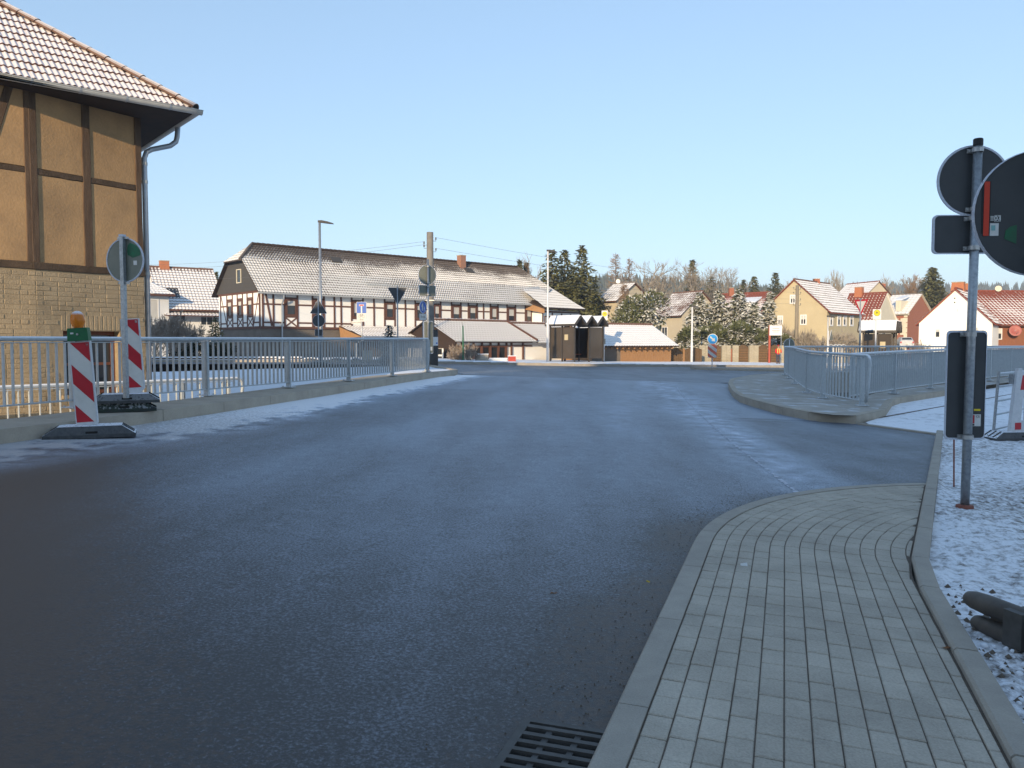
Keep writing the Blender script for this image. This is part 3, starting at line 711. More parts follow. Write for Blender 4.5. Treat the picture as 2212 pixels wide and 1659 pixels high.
def brick_mesh(l, h):
    k = (round(l, 2), h)
    if k not in bl:
        mb = MB(); c = .007; o = .006
        lo = [(sx * l / 2, 0, sy * h / 2) for sx, sy in ((-1, -1), (1, -1), (1, 1), (-1, 1))]
        tp = [(x - math.copysign(c, x), -o, z - math.copysign(c, z)) for x, _, z in lo]
        mb.add(lo + tp, [(4, 5, 6, 7), (0, 1, 5, 4), (1, 2, 6, 5), (2, 3, 7, 6), (3, 0, 4, 7)]); bl[k] = mb.mesh('brick', m_brick)
    return bl[k]
cand = []
def courses(f, tmax, ex, nrm, skip):
    z = -.35; r = 0
    while z < 2.66:
        t = -.12 * (r % 2); hh = .076
        while t < tmax:
            l = .235 if rnd.random() < .8 else .115
            a, b_ = max(t, .004), min(t + l, tmax - .004)
            if b_ - a > .05:
                mid = (a + b_) / 2; zc = z + .042
                if not (skip and a < wt1 and b_ > wt0 and wz0 - .02 < zc < wz1 + .29):
                    cand.append((f(mid, zc, -.004 + rnd.choice((-.004, -.002, 0, .001, .003))), ex, nrm, b_ - a, hh))
            t += l + .012
        z += .084; r += 1
courses(Rr_, LRW, ER, NRM_R, True)
courses(lambda t, z, o=0: Ll_(t, z, o), 2.6, -EL, NRM_L, False)
# soldier bricks over the window, closers beside it
t = wt0 - .03
while t < wt1 + .02:
    cand.append((Rr_(t + .04, wz1 + .145, -.002), V((0, 0, 1)), NRM_R, .27, .07)); t += .084
z = wz0
restb = MB(); nb = 0
cand.sort(key=lambda c: -c[0].z)
for c, ex, nrm, l, hh in cand:
    M = frame(c, ex, None, ex.cross(nrm) * (-1)) if False else None
    ez = nrm.cross(ex) * -1
    M = Matrix((ex, -nrm, ex.cross(-nrm))).transposed().to_4x4(); M.translation = c
    M = M @ Matrix.Rotation(rnd.uniform(-.012, .012), 4, 'Y')
    me = brick_mesh(l, hh)
    if nb < 300: piece('brick', me, lower, M); nb += 1
    else: restb.add([M @ v.co for v in me.vertices], [tuple(p_.vertices) for p_ in me.polygons])
o = restb.build('lower_bricks', m_brick, lower); o['kind'] = 'stuff'
# ground floor window
wf = MB()
for a in ((wt0, wt0 + .06, wz0, wz1), (wt1 - .07, wt1, wz0, wz1), (wt0 + .06, wt1 - .07, wz1 - .07, wz1), (wt0 + .06, wt1 - .07, wz0, wz0 + .06), (wt0 + .06, wt1 - .07, 1.02, 1.07), (.95, .99, wz0 + .06, 1.02), (.95, .99, 1.07, wz1 - .07)): wallbox(wf, Rr_, *a, -.26, -.19)
win = wf.build('window', mat('red_brown_frame', (.20, .075, .04), (.14, .05, .03), scale=12, rough=.7), mill)
pn = MB(); wallbox(pn, Rr_, wt0 + .03, wt1 - .03, wz0 + .03, wz1 - .03, -.235, -.225); pn.build('pane', m_glass, win)
sl = MB(); wallbox(sl, Rr_, wt0 - .05, wt1 + .05, wz0 - .06, wz0, -.2, .05); sl.build('sill', m_mortar, win)
# upper storey: infill panels and timbers
up0, up1 = 2.83, 5.84
core = MB(); wallbox(core, Rr_, -.02, LRW - .01, 2.72, up1, -th, -.05); wallbox(core, Ll_, 5.5, .0, 2.72, up1, -th, -.05)
core.build('upper_wall', m_plaster, mill)
def panel(f, t0, t1, z0, z1):
    mb = MB(); wallbox(mb, f, t0, t1, z0, z1, -.045, -.012 + rnd.uniform(-.004, .004)); mb.build('plaster_panel', m_plaster, mill)
def beam(f, t0, z0, t1, z1, w, o, nrm, m=m_wood_dk, n_=6, jit=.006):
    """slightly crooked hewn timber"""
    a, b_ = f(t0, z0, o), f(t1, z1, o); d = (b_ - a).normalized(); side = d.cross(nrm).normalized(); mb = MB(); k = 0
    ring = []
    for i in range(n_ + 1):
        p = a + (b_ - a) * i / n_; w0 = w / 2 + rnd.uniform(-jit, jit); w1 = w / 2 + rnd.uniform(-jit, jit)
        ring.append([p - side * w0 - nrm * .06, p - side * w0, p - side * (w0 - .008) + nrm * .006, p + side * (w1 - .008) + nrm * .006, p + side * w1, p + side * w1 - nrm * .06])
    for r0, r1 in zip(ring, ring[1:]):
        k = len(mb.v); mb.v += r0 + r1; mb.at += [0] * 12
        for j in range(5): mb.f.append((k + j, k + j + 1, k + 7 + j, k + 6 + j))
    mb.f.append(tuple(range(6))[::-1]); mb.f.append(tuple(range(len(mb.v) - 6, len(mb.v))))
    bm_ = mb.build('timber', m, mill); return bm_
for t0, t1 in ((.0, .94), (.94, 1.97)):
    for z0, z1 in ((up0, 4.335), (4.445, up1)): panel(Rr_, t0, t1, z0, z1)
for t0, t1 in ((.0, 1.12), (1.12, 2.27), (2.27, 3.4), (3.4, 5.4)):
    for z0, z1 in ((up0, 4.335), (4.445, up1)): panel(Ll_, t0, t1, z0, z1)
beam(Rr_, .94, up0, .94, up1, .15, 0, NRM_R); beam(Rr_, .02, up0, .02, up1, .12, .004, NRM_R); beam(Rr_, 1.935, 2.72, 1.935, up1, .12, .004, NRM_R)
beam(Rr_, .07, 4.385, 0.87, 4.39, .10, -.004, NRM_R, m_wood_h); beam(Rr_, 1.01, 4.39, 1.88, 4.40, .10, -.004, NRM_R, m_wood_h)
beam(Rr_, -.04, 2.765, 2.02, 2.775, .125, .016, NRM_R, m_wood_h)
beam(Ll_, .055, up0, .055, up1, .12, .002, NRM_L); beam(Ll_, 1.12, up0, 1.12, up1, .15, 0, NRM_L); beam(Ll_, 2.27, up0, 2.27, up1, .15, 0, NRM_L)
beam(Ll_, 1.04, 4.385, .11, 4.385, .10, -.004, NRM_L, m_wood_h); beam(Ll_, 2.2, 4.385, 1.2, 4.385, .10, -.004, NRM_L, m_wood_h)
beam(Ll_, 5.4, 2.765, .03, 2.765, .125, .014, NRM_L, m_wood_h); beam(Ll_, .70, 4.43, .30, 5.8, .13, -.002, NRM_L)
beam(Ll_, 1.06, 2.85, .62, 4.33, .13, -.003, NRM_L)
# side wall (faces away) and plain back
bk = MB(); kk = K + V((0, 0, -.7)); dn = NIN * 8; le = Ll_(5.5, -.7, -.02)
for a, b_ in ((kk - ER * .01, kk + dn), (kk + dn, le + dn), (le + dn, le)):
    bk.quad(a, b_, b_ + V((0, 0, 6.5)), a + V((0, 0, 6.5)))
bk.build('rear_wall', m_plaster, mill)
# soffit, roof planes
T = EV + (NIN - E1) * 5.4 + V((0, 0, TAN * 5.4))
sf = MB(); dz = V((0, 0, -.10))
p0, p1, p2, p3 = EV + dz, EV - E1 * 9 + dz, Ll_(5.5, EV.z - .1, -.05), K.copy(); p3.z = EV.z - .1; pb = B0.copy(); pb.z = EV.z - .1
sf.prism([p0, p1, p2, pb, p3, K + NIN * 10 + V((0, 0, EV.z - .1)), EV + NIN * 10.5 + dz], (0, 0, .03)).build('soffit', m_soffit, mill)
rf = MB(); e9 = EV - E1 * 21; t9 = T - E1 * 15; s9 = EV + NIN * 10.8; q9 = T + NIN * .02; r9 = EV + NIN * 10.8 - E1 * 21
rf.prism([EV, T, t9, e9], (0, 0, -.05)); rf.prism([EV, s9, T], (0, 0, -.05)); rf.prism([s9, r9, t9, T], (0, 0, -.05)); rf.prism([e9, t9, r9], (0, 0, -.05))
roof = rf.build('roof', mat('tile_underlay', (.13, .06, .04), rough=.9), mill)
US = (NIN + V((0, 0, TAN))).normalized(); SL = math.sqrt(1 + TAN * TAN); NR_ = E1.cross(US).normalized()
def tile_mesh(name):
    mb = MB(); nx = 14; w = .207; l = .40; prof = []
    for i in range(nx + 1):
        u = i / nx; z = .013 * math.sin(u * 4 * math.pi - .6) + (.006 if u > .86 else 0); prof.append(((u - .5) * w, z))
    k0 = [(x, 0.0, z + .048) for x, z in prof]; k1 = [(x, l, z + .012) for x, z in prof]; kb = [(x, .004, z + .020) for x, z in prof]
    m_ = nx + 1; mb.add(k0 + k1 + kb, [(i, i + 1, m_ + i + 1, m_ + i) for i in range(nx)] + [(2 * m_ + i, 2 * m_ + i + 1, i + 1, i) for i in range(nx)])
    return mb.mesh(name, m_tile, smooth=False)
tm = tile_mesh('roof_tile'); tl = []
for r in range(17):
    d = -.03 + .33 * r; per = d / SL
    for c in range(36):
        x = -.10 - .2 * c - .03 * 0
        if x + .06 < -per + .09 and x > -7.6: tl.append((r, x, d))
tl.sort(key=lambda q: abs(q[1] + 2.2) + q[2] * .35)
rest = MB(); Mr = Matrix((E1, US, NR_)).transposed().to_4x4()
for i, (r, x, d) in enumerate(tl):
    M = Mr.copy(); M.translation = EV + E1 * x + US * d + NR_ * rnd.uniform(-.003, .004)
    M = M @ Matrix.Rotation(rnd.uniform(-.012, .012), 4, 'Z')
    if i < 300: piece('roof_tile', tm, roof, M)
    else: rest.add([M @ v.co for v in tm.vertices], [tuple(p_.vertices) for p_ in tm.polygons])
if rest.v: o = rest.build('outer_tiles', m_tile, roof); o['kind'] = 'stuff'
# hip caps
hd = (T - EV).normalized(); hs_ = hd.cross(V((0, 0, 1))).normalized(); hn = hs_.cross(hd)
mb = MB(); n_ = 8; l = .44
for j in range(n_ + 1):
    a = math.pi * j / n_; mb.v += [V((0, .115 * math.cos(a), .105 * math.sin(a) - .01)), V((l, .095 * math.cos(a), .085 * math.sin(a) - .012)), V((0, .10 * math.cos(a), .09 * math.sin(a) - .02))]
    mb.at += [0] * 3
for j in range(n_): mb.f += [(3 * j, 3 * j + 1, 3 * j + 4, 3 * j + 3), (3 * j, 3 * j + 3, 3 * j + 5, 3 * j + 2)]
hm = mb.mesh('hip_tile', m_hip, smooth=False); Mh = Matrix((hd, hn.cross(hd), hn)).transposed().to_4x4()
for i in range(15):
    M = Mh.copy(); M.translation = EV + hd * (-.06 + .39 * i) + hn * (.045 + .006 * (i % 2)); piece('hip_tile', hm, roof, M @ Matrix.Rotation(rnd.uniform(-.015, .015) - .02, 4, 'Y'))
cap = MB(); cc = EV + hd * -.058 + hn * .045
cap.add([cc] + [cc + hs_ * .098 * math.cos(math.pi * j / 8) + hn * (.088 * math.sin(math.pi * j / 8) - .015) for j in range(9)], [(0, j + 1, j + 2) for j in range(8)]); cap.build('hip_end_cap', m_pit, roof)
# gutters
def gutter(a, b_, out):
    mb = MB(); n_ = 8; r = .072; d = (b_ - a).normalized()
    for e in (a, b_):
        for rr in (r, r - .006):
            for j in range(n_ + 1):
                t = math.pi * j / n_; mb.v.append(e + out * rr * math.cos(t) - V((0, 0, 1)) * rr * math.sin(t)); mb.at.append(0)
    m_ = n_ + 1
    for j in range(n_): mb.f += [(j, j + 1, 2 * m_ + j + 1, 2 * m_ + j), (m_ + j + 1, m_ + j, 3 * m_ + j, 3 * m_ + j + 1)]
    mb.f += [tuple(list(range(m_)) + list(range(m_, 2 * m_))[::-1])]
    mb.tube([a + out * r + V((0, 0, .004)), b_ + out * r + V((0, 0, .004))], .011, 6)
    return mb
ot = -NIN; og = V((0, 0, -.035))
ga = EV + ot * .085 + E1 * .16 + og; gb = EV - E1 * 9.2 + ot * .085 + og
gu = gutter(gb, ga, ot).build('gutter', m_zinc, mill, smooth=False)
gs = gutter(EV + E1 * .085 - NIN * .16 + og, EV + NIN * 8.5 + E1 * .085 + og, E1).build('side_gutter', m_zinc, mill)
for px in (0, 85, 188, 286, 378):
    u = (px - 1106) / FPX; s = (u * ga.y / 1 - ga.x) / (E1.x - u * E1.y); p = ga + E1 * s
    mb = MB(); r = .078
    for j in range(8):
        t0, t1 = math.pi * j / 8, math.pi * (j + 1) / 8
        q0 = p + ot * r * math.cos(t0) - V((0, 0, r * math.sin(t0))); q1 = p + ot * r * math.cos(t1) - V((0, 0, r * math.sin(t1)))
        mb.quad(q0 - E1 * .016, q0 + E1 * .016, q1 + E1 * .016, q1 - E1 * .016)
    mb.bar(p + ot * .078 + V((0, 0, .0)), p + ot * .078 + V((0, 0, .02)), .03, .008, E1); mb.build('gutter_bracket', m_zinc_lt, gu)
dp = [V((-6.66, 16.12, 5.78)), V((-6.68, 16.12, 5.55)), V((-6.70, 16.10, 5.44)), V((-6.78, 16.02, 5.34)), V((-7.03, 15.74, 5.20)), V((-7.10, 15.67, 5.13)), V((-7.12, 15.62, 5.0)), V((-7.12, 15.62, -.5))]
pipe = MB().tube(dp, .05, 12).build('downpipe', m_zinc_lt, mill, smooth=True)
for z in (4.55, 2.78, 4.9): MB().lathe([(.05, -.03), (.058, -.03), (.058, .03), (.05, .03)], (-7.12, 15.62, z), 12).build('pipe_clip', m_zinc, pipe)

# ------------------------------------------------------------------ railings
def poly_len(pts): return sum((V(b_) - V(a)).length for a, b_ in zip(pts, pts[1:]))
def at_len(pts, s):
    for a, b_ in zip(pts, pts[1:]):
        a, b_ = V(a), V(b_); l = (b_ - a).length
        if s <= l or (V(pts[-1]) - b_).length < 1e-6: return a + (b_ - a) * (s / l), (b_ - a).normalized()
        s -= l
def smooth_pts(pts, n_=6):
    out = []
    for i in range(len(pts) - 1):
        p0, p1, p2, p3 = [V(pts[min(max(k, 0), len(pts) - 1)]) for k in (i - 1, i, i + 1, i + 2)]
        for j in range(n_):
            t = j / n_; out.append(.5 * ((2 * p1) + (-p0 + p2) * t + (2 * p0 - 5 * p1 + 4 * p2 - p3) * t * t + (-p0 + 3 * p1 - 3 * p2 + p3) * t ** 3))
    return out + [V(pts[-1])]
def railing(name, label, pts, zf, h, posts, sp, group, ends=(False, False), barw=.042, postd=.095):
    pts = smooth_pts([V(p) for p in pts]); L_ = poly_len(pts); mid, _ = at_len(pts, L_ / 2)
    rl = thing(name, label, 'railing', (*mid, zf(*mid)), 0, group)
    P3 = lambda s, z: V((*at_len(pts, s)[0], zf(*at_len(pts, s)[0]) + z))
    n_ = max(8, int(L_ / .5)); topp = [P3(L_ * i / n_, h) for i in range(n_ + 1)]
    for e, (flag, idx) in enumerate(zip(ends, (0, -1))):
        if flag:
            s = 0 if e == 0 else L_; p, d = at_len(pts, s); d = V((*d, 0)) * (-1 if e == 0 else 1); b0 = P3(s, h)
            ext = [b0 + d * .10, b0 + d * .17 + V((0, 0, -.02)), b0 + d * .215 + V((0, 0, -.07)), b0 + d * .23 + V((0, 0, -.15)), b0 + d * .17 + V((0, 0, -h * .62)), b0 + d * .10 + V((0, 0, -h + .1))]
            topp = ext[::-1] + topp if e == 0 else topp + ext
    hr = MB().tube(topp, .034, 10).build('handrail', m_galv_top, rl, smooth=True)
    tr = MB(); br = MB()
    for i in range(n_):
        a, b_ = P3(L_ * i / n_, h - .052), P3(L_ * (i + 1) / n_, h - .052); tr.bar(a, b_, .05, .012)
        a, b_ = P3(L_ * i / n_, .125), P3(L_ * (i + 1) / n_, .125); br.bar(a, b_, .05, .022)
    tr.build('top_rail', m_galv, rl); br.build('bottom_rail', m_galv_top, rl)
    bmesh_ = MB().box((0, 0, (h - .05 + .12) / 2), (.012, barw, h - .05 - .13)).mesh('bar', m_galv)
    pmesh = MB().box((0, 0, h / 2 - .02), (.045, postd, h - .03)).mesh('post', m_galv)
    bpm = MB().box((0, 0, .022), (.20, .24, .014)).box((.07, .09, .035), (.02, .02, .03)).box((-.07, -.09, .035), (.02, .02, .03)).box((-.07, .09, .035), (.02, .02, .03)).box((.07, -.09, .035), (.02, .02, .03)).mesh('base_plate', m_galv_top)
    for s in posts:
        p, d = at_len(pts, s); M = frame((*p, zf(*p)), (*d, 0), None); o = piece('post', pmesh, rl, M)
        b2 = bpy.data.objects.new('base_plate', bpm); col.objects.link(b2); b2.parent = o
    s = sp / 2
    while s < L_:
        if all(abs(s - q) > .05 for q in posts):
            p, d = at_len(pts, s); piece('bar', bmesh_, rl, frame((*p, zf(*p)), (*d, 0), None))
        s += sp
    return rl
LR = [(-8.45, 4.4), (-7.55, 7.6), (-6.72, 10.75), (-5.50, 14.0), (-4.66, 16.5), (-3.95, 19.1), (-3.28, 21.6), (-2.62, 24.4)]
zl = lambda x, y: H(xk(y), y) + .172
def s_of(pts, px):
    pts = smooth_pts([V(p) for p in pts]); best = min(range(2000), key=lambda i: abs((lambda p: 1106 + p.x / p.y * FPX)(at_len(pts, poly_len(pts) * i / 2000)[0]) - px)); return poly_len(pts) * best / 2000
railing('railing', 'frosted grey steel railing on the kerb to the left of the road', LR, zl, 1.02, [s_of(LR, p) for p in (155, 445, 623, 753, 847, 925)] + [1.2, 3.6], .138, 'bridge railings', (False, True))
LR2 = [(-9.6, 11.0), (-8.15, 12.75), (-6.8, 14.5), (-5.62, 16.0)]
railing('railing', 'low railing standing on the lower path between bridge and timbered house', LR2, lambda x, y: -.28, 1.0, [.2, 1.9, 3.6, 5.3, poly_len(LR2) - .1], .16, 'bridge railings', (False, True))
RF = [(7.49, 16.95), (7.35, 18.6), (7.66, 20.6), (8.62, 24.2), (9.65, 27.7), (10.5, 30.6), (11.35, 32.7), (13.4, 34.4), (19, 35.9), (27, 37.4)]
zi = lambda x, y: Hr(x, y) + .162
railing('railing', 'curved frosted railing sweeping round the stream channel on the island', RF, zi, 1.09, [.05, 1.9, 3.75, 7.45, 11.1, 14.2, 16.6, 19.5, 22.5, 25.5, 28.5, 31.5], .15, 'bridge railings', (True, False))
RS = [(7.78, 18.25), (9.8, 20.4), (11.75, 22.3), (17.5, 27.9), (24.0, 34.2)]
railing('railing', 'straight frosted railing along the snowy path behind the round signs', RS, zi, 1.08, [.7, s_of(RS, 1932), s_of(RS, 2011), s_of(RS, 2084), s_of(RS, 2138), s_of(RS, 2182), 17.2, 19.9], .14, 'bridge railings', (False, False))

# ------------------------------------------------------------------ roadwork beacons and temporary sign
def rot_frame(loc, yaw, lean=0.0):
    """local x = right across the face, y = thickness away from viewer, z = up"""
    return Matrix.Translation(V(loc)) @ Matrix.Rotation(yaw, 4, 'Z') @ Matrix.Rotation(lean, 4, 'Y')
def beacon(label, loc, yaw, lean, lamp):
    t = thing('road_beacon', label, 'beacon', loc, 0, 'red and white roadwork beacons'); M = rot_frame(loc, yaw, lean); w, h, d = .25, 1.0, .045; z0 = .13
    def X(*p): return M @ V(p)
    b = MB(); ps = [(-w / 2, 0, z0), (-.03, 0, z0 - .10), (.03, 0, z0 - .10), (w / 2, 0, z0), (w / 2, 0, z0 + h), (-w / 2, 0, z0 + h)]
    b.prism([X(*p) for p in ps], M.to_3x3() @ V((0, d, 0))); b.prism([X(-.028, .008, z0 - .1), X(.028, .008, z0 - .1), X(.028, .008, -.02), X(-.028, .008, -.02)][::-1], M.to_3x3() @ V((0, .03, 0)))
    body = b.build('panel', m_bakeedge, t)
    f = MB(); m_ = .014; f.prism([X(-w / 2 + m_, -.002, z0 + m_), X(w / 2 - m_, -.002, z0 + m_), X(w / 2 - m_, -.002, z0 + h - m_), X(-w / 2 + m_, -.002, z0 + h - m_)], M.to_3x3() @ V((0, .0015, 0)))
    face = f.build('white_sheeting', m_white, t)
    a = w / 2 - m_; hh = h - 2 * m_; zt = z0 + h - m_
    def S(u, v): return X(-a + 2 * a * u, -.0035, zt - hh * v)
    for poly in ([(0.03, 0), (1, 0), (1, .25)], [(0, .27), (1, .52), (1, .76), (0, .51)], [(0, .775), (.9, 1), (0, 1)]):
        MB().prism([S(*p) for p in poly][::-1], M.to_3x3() @ V((0, .001, 0))).build('red_stripe', m_red, face)
    st = MB().prism([S(.82, .015), S(.93, .015), S(.93, .05), S(.82, .05)][::-1], M.to_3x3() @ V((0, .0005, 0))); st.build('sticker', m_graffiti_white, face)
    if lamp:
        M3 = M.to_3x3(); bx = MB().box(X(-.0, .02, z0 + h + .085), (.24, .11, .155), M=M3, taper=.94); bo = bx.build('lamp_housing', m_greenp, t)
        MB().box(X(-.06, -.036, z0 + h + .10), (.035, .004, .02), M=M3).build('sticker', m_graffiti_white, bo)
        MB().lathe([(.014, -.004), (.012, .004)], X(.0, -.038, z0 + h + .085), 10, M3 @ Matrix.Rotation(R(90), 3, 'X')).build('bolt', m_clamp, bo)
        MB().lathe([(.05, .0), (.062, .02), (.078, .06), (.081, .10), (.072, .15), (.05, .19), (.02, .205)], X(.0, .02, z0 + h + .163), 18, M3).build('lamp_lens', m_amber, t, smooth=True)
    return t
def footplate(label, loc, yaw, l=.92, w=.42, h=.13, m=m_rubber):
    t = thing('base_plate_weight', label, 'base plate', loc, 0, 'rubber base plates'); M = rot_frame(loc, yaw)
    b = MB(); lo = [(-l / 2, -w / 2, 0), (l / 2, -w / 2, 0), (l / 2, w / 2, 0), (-l / 2, w / 2, 0)]; mi = [(x, y, .04) for x, y, z in lo]; tp = [(x * .70, y * .82, h) for x, y, z in lo]
    b.add([M @ V(p) for p in lo + mi + tp], [(3, 2, 1, 0), (0, 1, 5, 4), (1, 2, 6, 5), (2, 3, 7, 6), (3, 0, 4, 7), (4, 5, 9, 8), (5, 6, 10, 9), (6, 7, 11, 10), (7, 4, 8, 11), (8, 9, 10, 11)])
    body = b.build('rubber_block', m, t)
    sm = MB().box((0, 0, 0), (.16, .028, .012)).mesh('slot', m_pit)  # dark blocks coloured like the shade inside slots and hand hold
    for i in (-1, 0, 1):
        for sx in (-1, 1):
            piece('slot', sm, body, M @ Matrix.Translation((sx * l * .415, i * .115, .04 + .567 * (h - .04) + .001)) @ Matrix.Rotation(sx * math.atan2(h - .04, l * .15), 4, 'Y') )
    hm_ = MB().box((0, 0, 0), (.13, .012, .05)).mesh('hand_hold', m_pit); piece('hand_hold', hm_, body, M @ Matrix.Translation((0.02, -w / 2 + .012, .055)))
    return t
bk1 = V((-5.19, 9.72, H(-5.19, 9.72)))
footplate('snow-dusted rubber base plate on the road under the lamp beacon', bk1 + V((.02, .02, .004)), R(24), 1.0, .46, .14)
beacon('red and white striped beacon topped by an amber lamp, nearest on the left', bk1 + V((0, -.02, .04)), R(8), R(-3.6), True)
z2 = zl(-5.4, 11.2)
footplate('lower mossy base plate of the two stacked on the kerb', V((-5.50, 11.24, z2 + .004)), R(24), .86, .46, .115, m_rubber_g)
footplate('upper snow-dusted base plate of the two stacked on the kerb', V((-5.46, 11.24, z2 + .123)), R(24), .88, .46, .125)
beacon('striped red and white beacon without lamp behind the square sign post', V((-5.40, 11.42, z2 + .18)), R(12), R(-3.4), False)

def disc(parent, c, yaw, r, m, name='sign_disc', rim=.012, clampz=None, facing=None):
    M = Matrix.Rotation(yaw, 3, 'Z') @ Matrix.Rotation(R(-90), 3, 'X')      # local z -> away from the viewer
    o = MB().lathe([(r, -.004), (r, .006), (r * .99, .009), (r * .99, .010)], c, 48, M).build(name, m, parent)
    if rim: MB().lathe([(r - rim, -.012), (r + rim * .33, -.012 if rim > .005 else -.005), (r + rim * .5, 0), (r + rim * .16, .012), (r - rim, .010), (r - rim, -.0119)], c, 48, M, cap=False).build('rim', m_rim, o)
    return o
def rrect(w, h, rad, n_=5):
    pts = []
    for cx, cy, a0 in ((w / 2 - rad, h / 2 - rad, 0), (-w / 2 + rad, h / 2 - rad, 90), (-w / 2 + rad, -h / 2 + rad, 180), (w / 2 - rad, -h / 2 + rad, 270)):
        for j in range(n_ + 1): a = R(a0 + 90 * j / n_); pts.append((cx + rad * math.cos(a), cy + rad * math.sin(a)))
    return pts
def plate(parent, c, yaw, w, h, m, rad=.03, name='sign_plate', rim=.012, th_=.008, pts=None):
    M = Matrix.Rotation(yaw, 3, 'Z'); c = V(c)
    P = pts or rrect(w, h, rad); o = MB().prism([c + M @ V((x, -.004, z)) for x, z in P][::-1], M @ V((0, th_, 0))).build(name, m, parent)
    if rim:
        n_ = len(P); cx = sum(p[0] for p in P) / n_; cz = sum(p[1] for p in P) / n_; mb = MB()
        inn = []
        for x, z in P:
            d = math.hypot(x - cx, z - cz); inn.append((x - (x - cx) / d * rim * 1.3, z - (z - cz) / d * rim * 1.3))
        a = [c + M @ V((x * 1.006, -.011, z * 1.006)) for x, z in P]; b_ = [c + M @ V((x, -.011, z)) for x, z in inn]; e = [c + M @ V((x * 1.006, .011, z * 1.006)) for x, z in P]
        mb.add(a + b_ + e, [(i, (i + 1) % n_, n_ + (i + 1) % n_, n_ + i) for i in range(n_)] + [((i + 1) % n_, i, 2 * n_ + i, 2 * n_ + (i + 1) % n_) for i in range(n_)])
        mb.build('rim', m_rim, o)
    return o
def clamp(parent, c, yaw, w=.13, r=.04):
    M = Matrix.Rotation(yaw, 3, 'Z'); mb = MB().box(V(c) + M @ V((0, -.012 * 0, 0)), (w, .012, .035), M=M)
    mb.lathe([(r, -.018), (r + .006, -.018), (r + .006, .018), (r, .018)], V(c) + M @ V((0, -.05, 0)), 14, cap=False)
    mb.box(V(c) + M @ V((w * .42, -.012, 0)), (.016, .02, .016), M=M).box(V(c) + M @ V((-w * .42, -.012, 0)), (.016, .02, .016), M=M)
    return mb.build('clamp', m_clamp, parent)
# temporary round sign on a square post, seen from behind
ts = thing('temporary_sign', 'round grey-green sign back with green spray paint on a square post', 'traffic sign', (-5.33, 10.98, z2 + .2))
pb_ = V((-5.33, 10.98, 0)); yw = R(-15)
MB().box((pb_.x, pb_.y, (z2 + .2 + 2.88) / 2), (.056, .056, 2.88 - z2 - .2), yw).build('post', m_post, ts)
MB().box((pb_.x, pb_.y, 2.895), (.066, .066, .03), yw).build('post_cap', m_rim, ts)
off = Matrix.Rotation(yw, 3, 'Z') @ V((0, .045, 0)); dc = V((pb_.x, pb_.y, 2.565)) + off
sd = disc(ts, dc, yw, .30, m_signback_g)
for dz in (.30, -.315): MB().box(dc + V((0, 0, dz)) - off * .7, (.16, .03, .03), yw).build('clamp', m_clamp, ts)
Mx = Matrix.Rotation(yw, 3, 'Z')
gp = [(.05, .07), (.13, .03), (.25, .06), (.26, .13), (.18, .20), (.09, .235), (.05, .2), (.04, .12)]
MB().prism([dc + Mx @ V((x, -.0065, z)) for x, z in gp][::-1], Mx @ V((0, .001, 0))).build('spray_paint', m_greensp, sd)
MB().prism([dc + Mx @ V((x, -.008, z)) for x, z in [(.14, -.07), (.195, -.07), (.195, -.01), (.14, -.01)]][::-1], Mx @ V((0, .001, 0))).build('sticker', m_graffiti_white, sd)

# ------------------------------------------------------------------ main sign post on the right
g0 = hp(3.97, 6.93) - .01
ms = thing('sign_post', 'steel post with round, square and tall sign backs rising from the gravel', 'traffic sign', (3.975, 6.93, g0)); yw = R(-4); Mx = Matrix.Rotation(yw, 3, 'Z')
MB().tube([(3.975, 6.93, g0 - .1), (4.0, 6.93, 3.13)], .0365, 18).build('post', m_post, ms, smooth=True)
MB().lathe([(.040, 0), (.040, .055), (.034, .062)], (4.0, 6.93, 3.115), 16).build('post_cap', m_black, ms)
MB().lathe([(.075, -.02), (.07, .03), (.04, .035)], (3.975, 6.93, g0 + .01), 14).build('ground_collar', m_rod, ms)
dc = V((4.0, 6.99, 2.83)); d1 = disc(ms, dc, yw, .30, m_signback)
for z in (3.08, 2.58): clamp(ms, (4.0, 6.975, z), yw)
p1 = plate(ms, (3.985, 6.99, 2.37), yw, .63, .335, m_signback, .04)
for z in (2.50, 2.245): clamp(ms, (3.99, 6.975, z), yw)
p2 = plate(ms, (3.985, 6.99, 1.055), yw, .335, .955, m_signback, .035)
for z in (1.50, .605): clamp(ms, (3.985, 6.975, z), yw)
def decal(parent, c, Mx, x0, z0, x1, z1, m, lift=.006, name='sticker'):
    return MB().prism([V(c) + Mx @ V((x, -lift, z)) for x, z in ((x0, z0), (x1, z0), (x1, z1), (x0, z1))][::-1], Mx @ V((0, .0008, 0))).build(name, m, parent)
pc = V((3.985, 6.99, 1.055)); decal(p2, pc, Mx, .05, -.36, .135, -.255, m_graffiti_white)
decal(p2, pc, Mx, .055, -.335, .082, -.262, m_red, .0075, 'print'); decal(p2, pc, Mx, .055, -.355, .082, -.34, m_black, .0075, 'print')
decal(p2, pc, Mx, .075, -.225, .13, -.208, m_yel)
MFR = lambda c, yaw: Matrix.Translation(V(c)) @ Matrix.Rotation(yaw, 4, 'Z') @ Matrix.Rotation(R(90), 4, 'X')
text('CE', .028, MFR(pc + Mx @ V((.11, -.0085, -.275)), yw), m_texture_grey, p2)
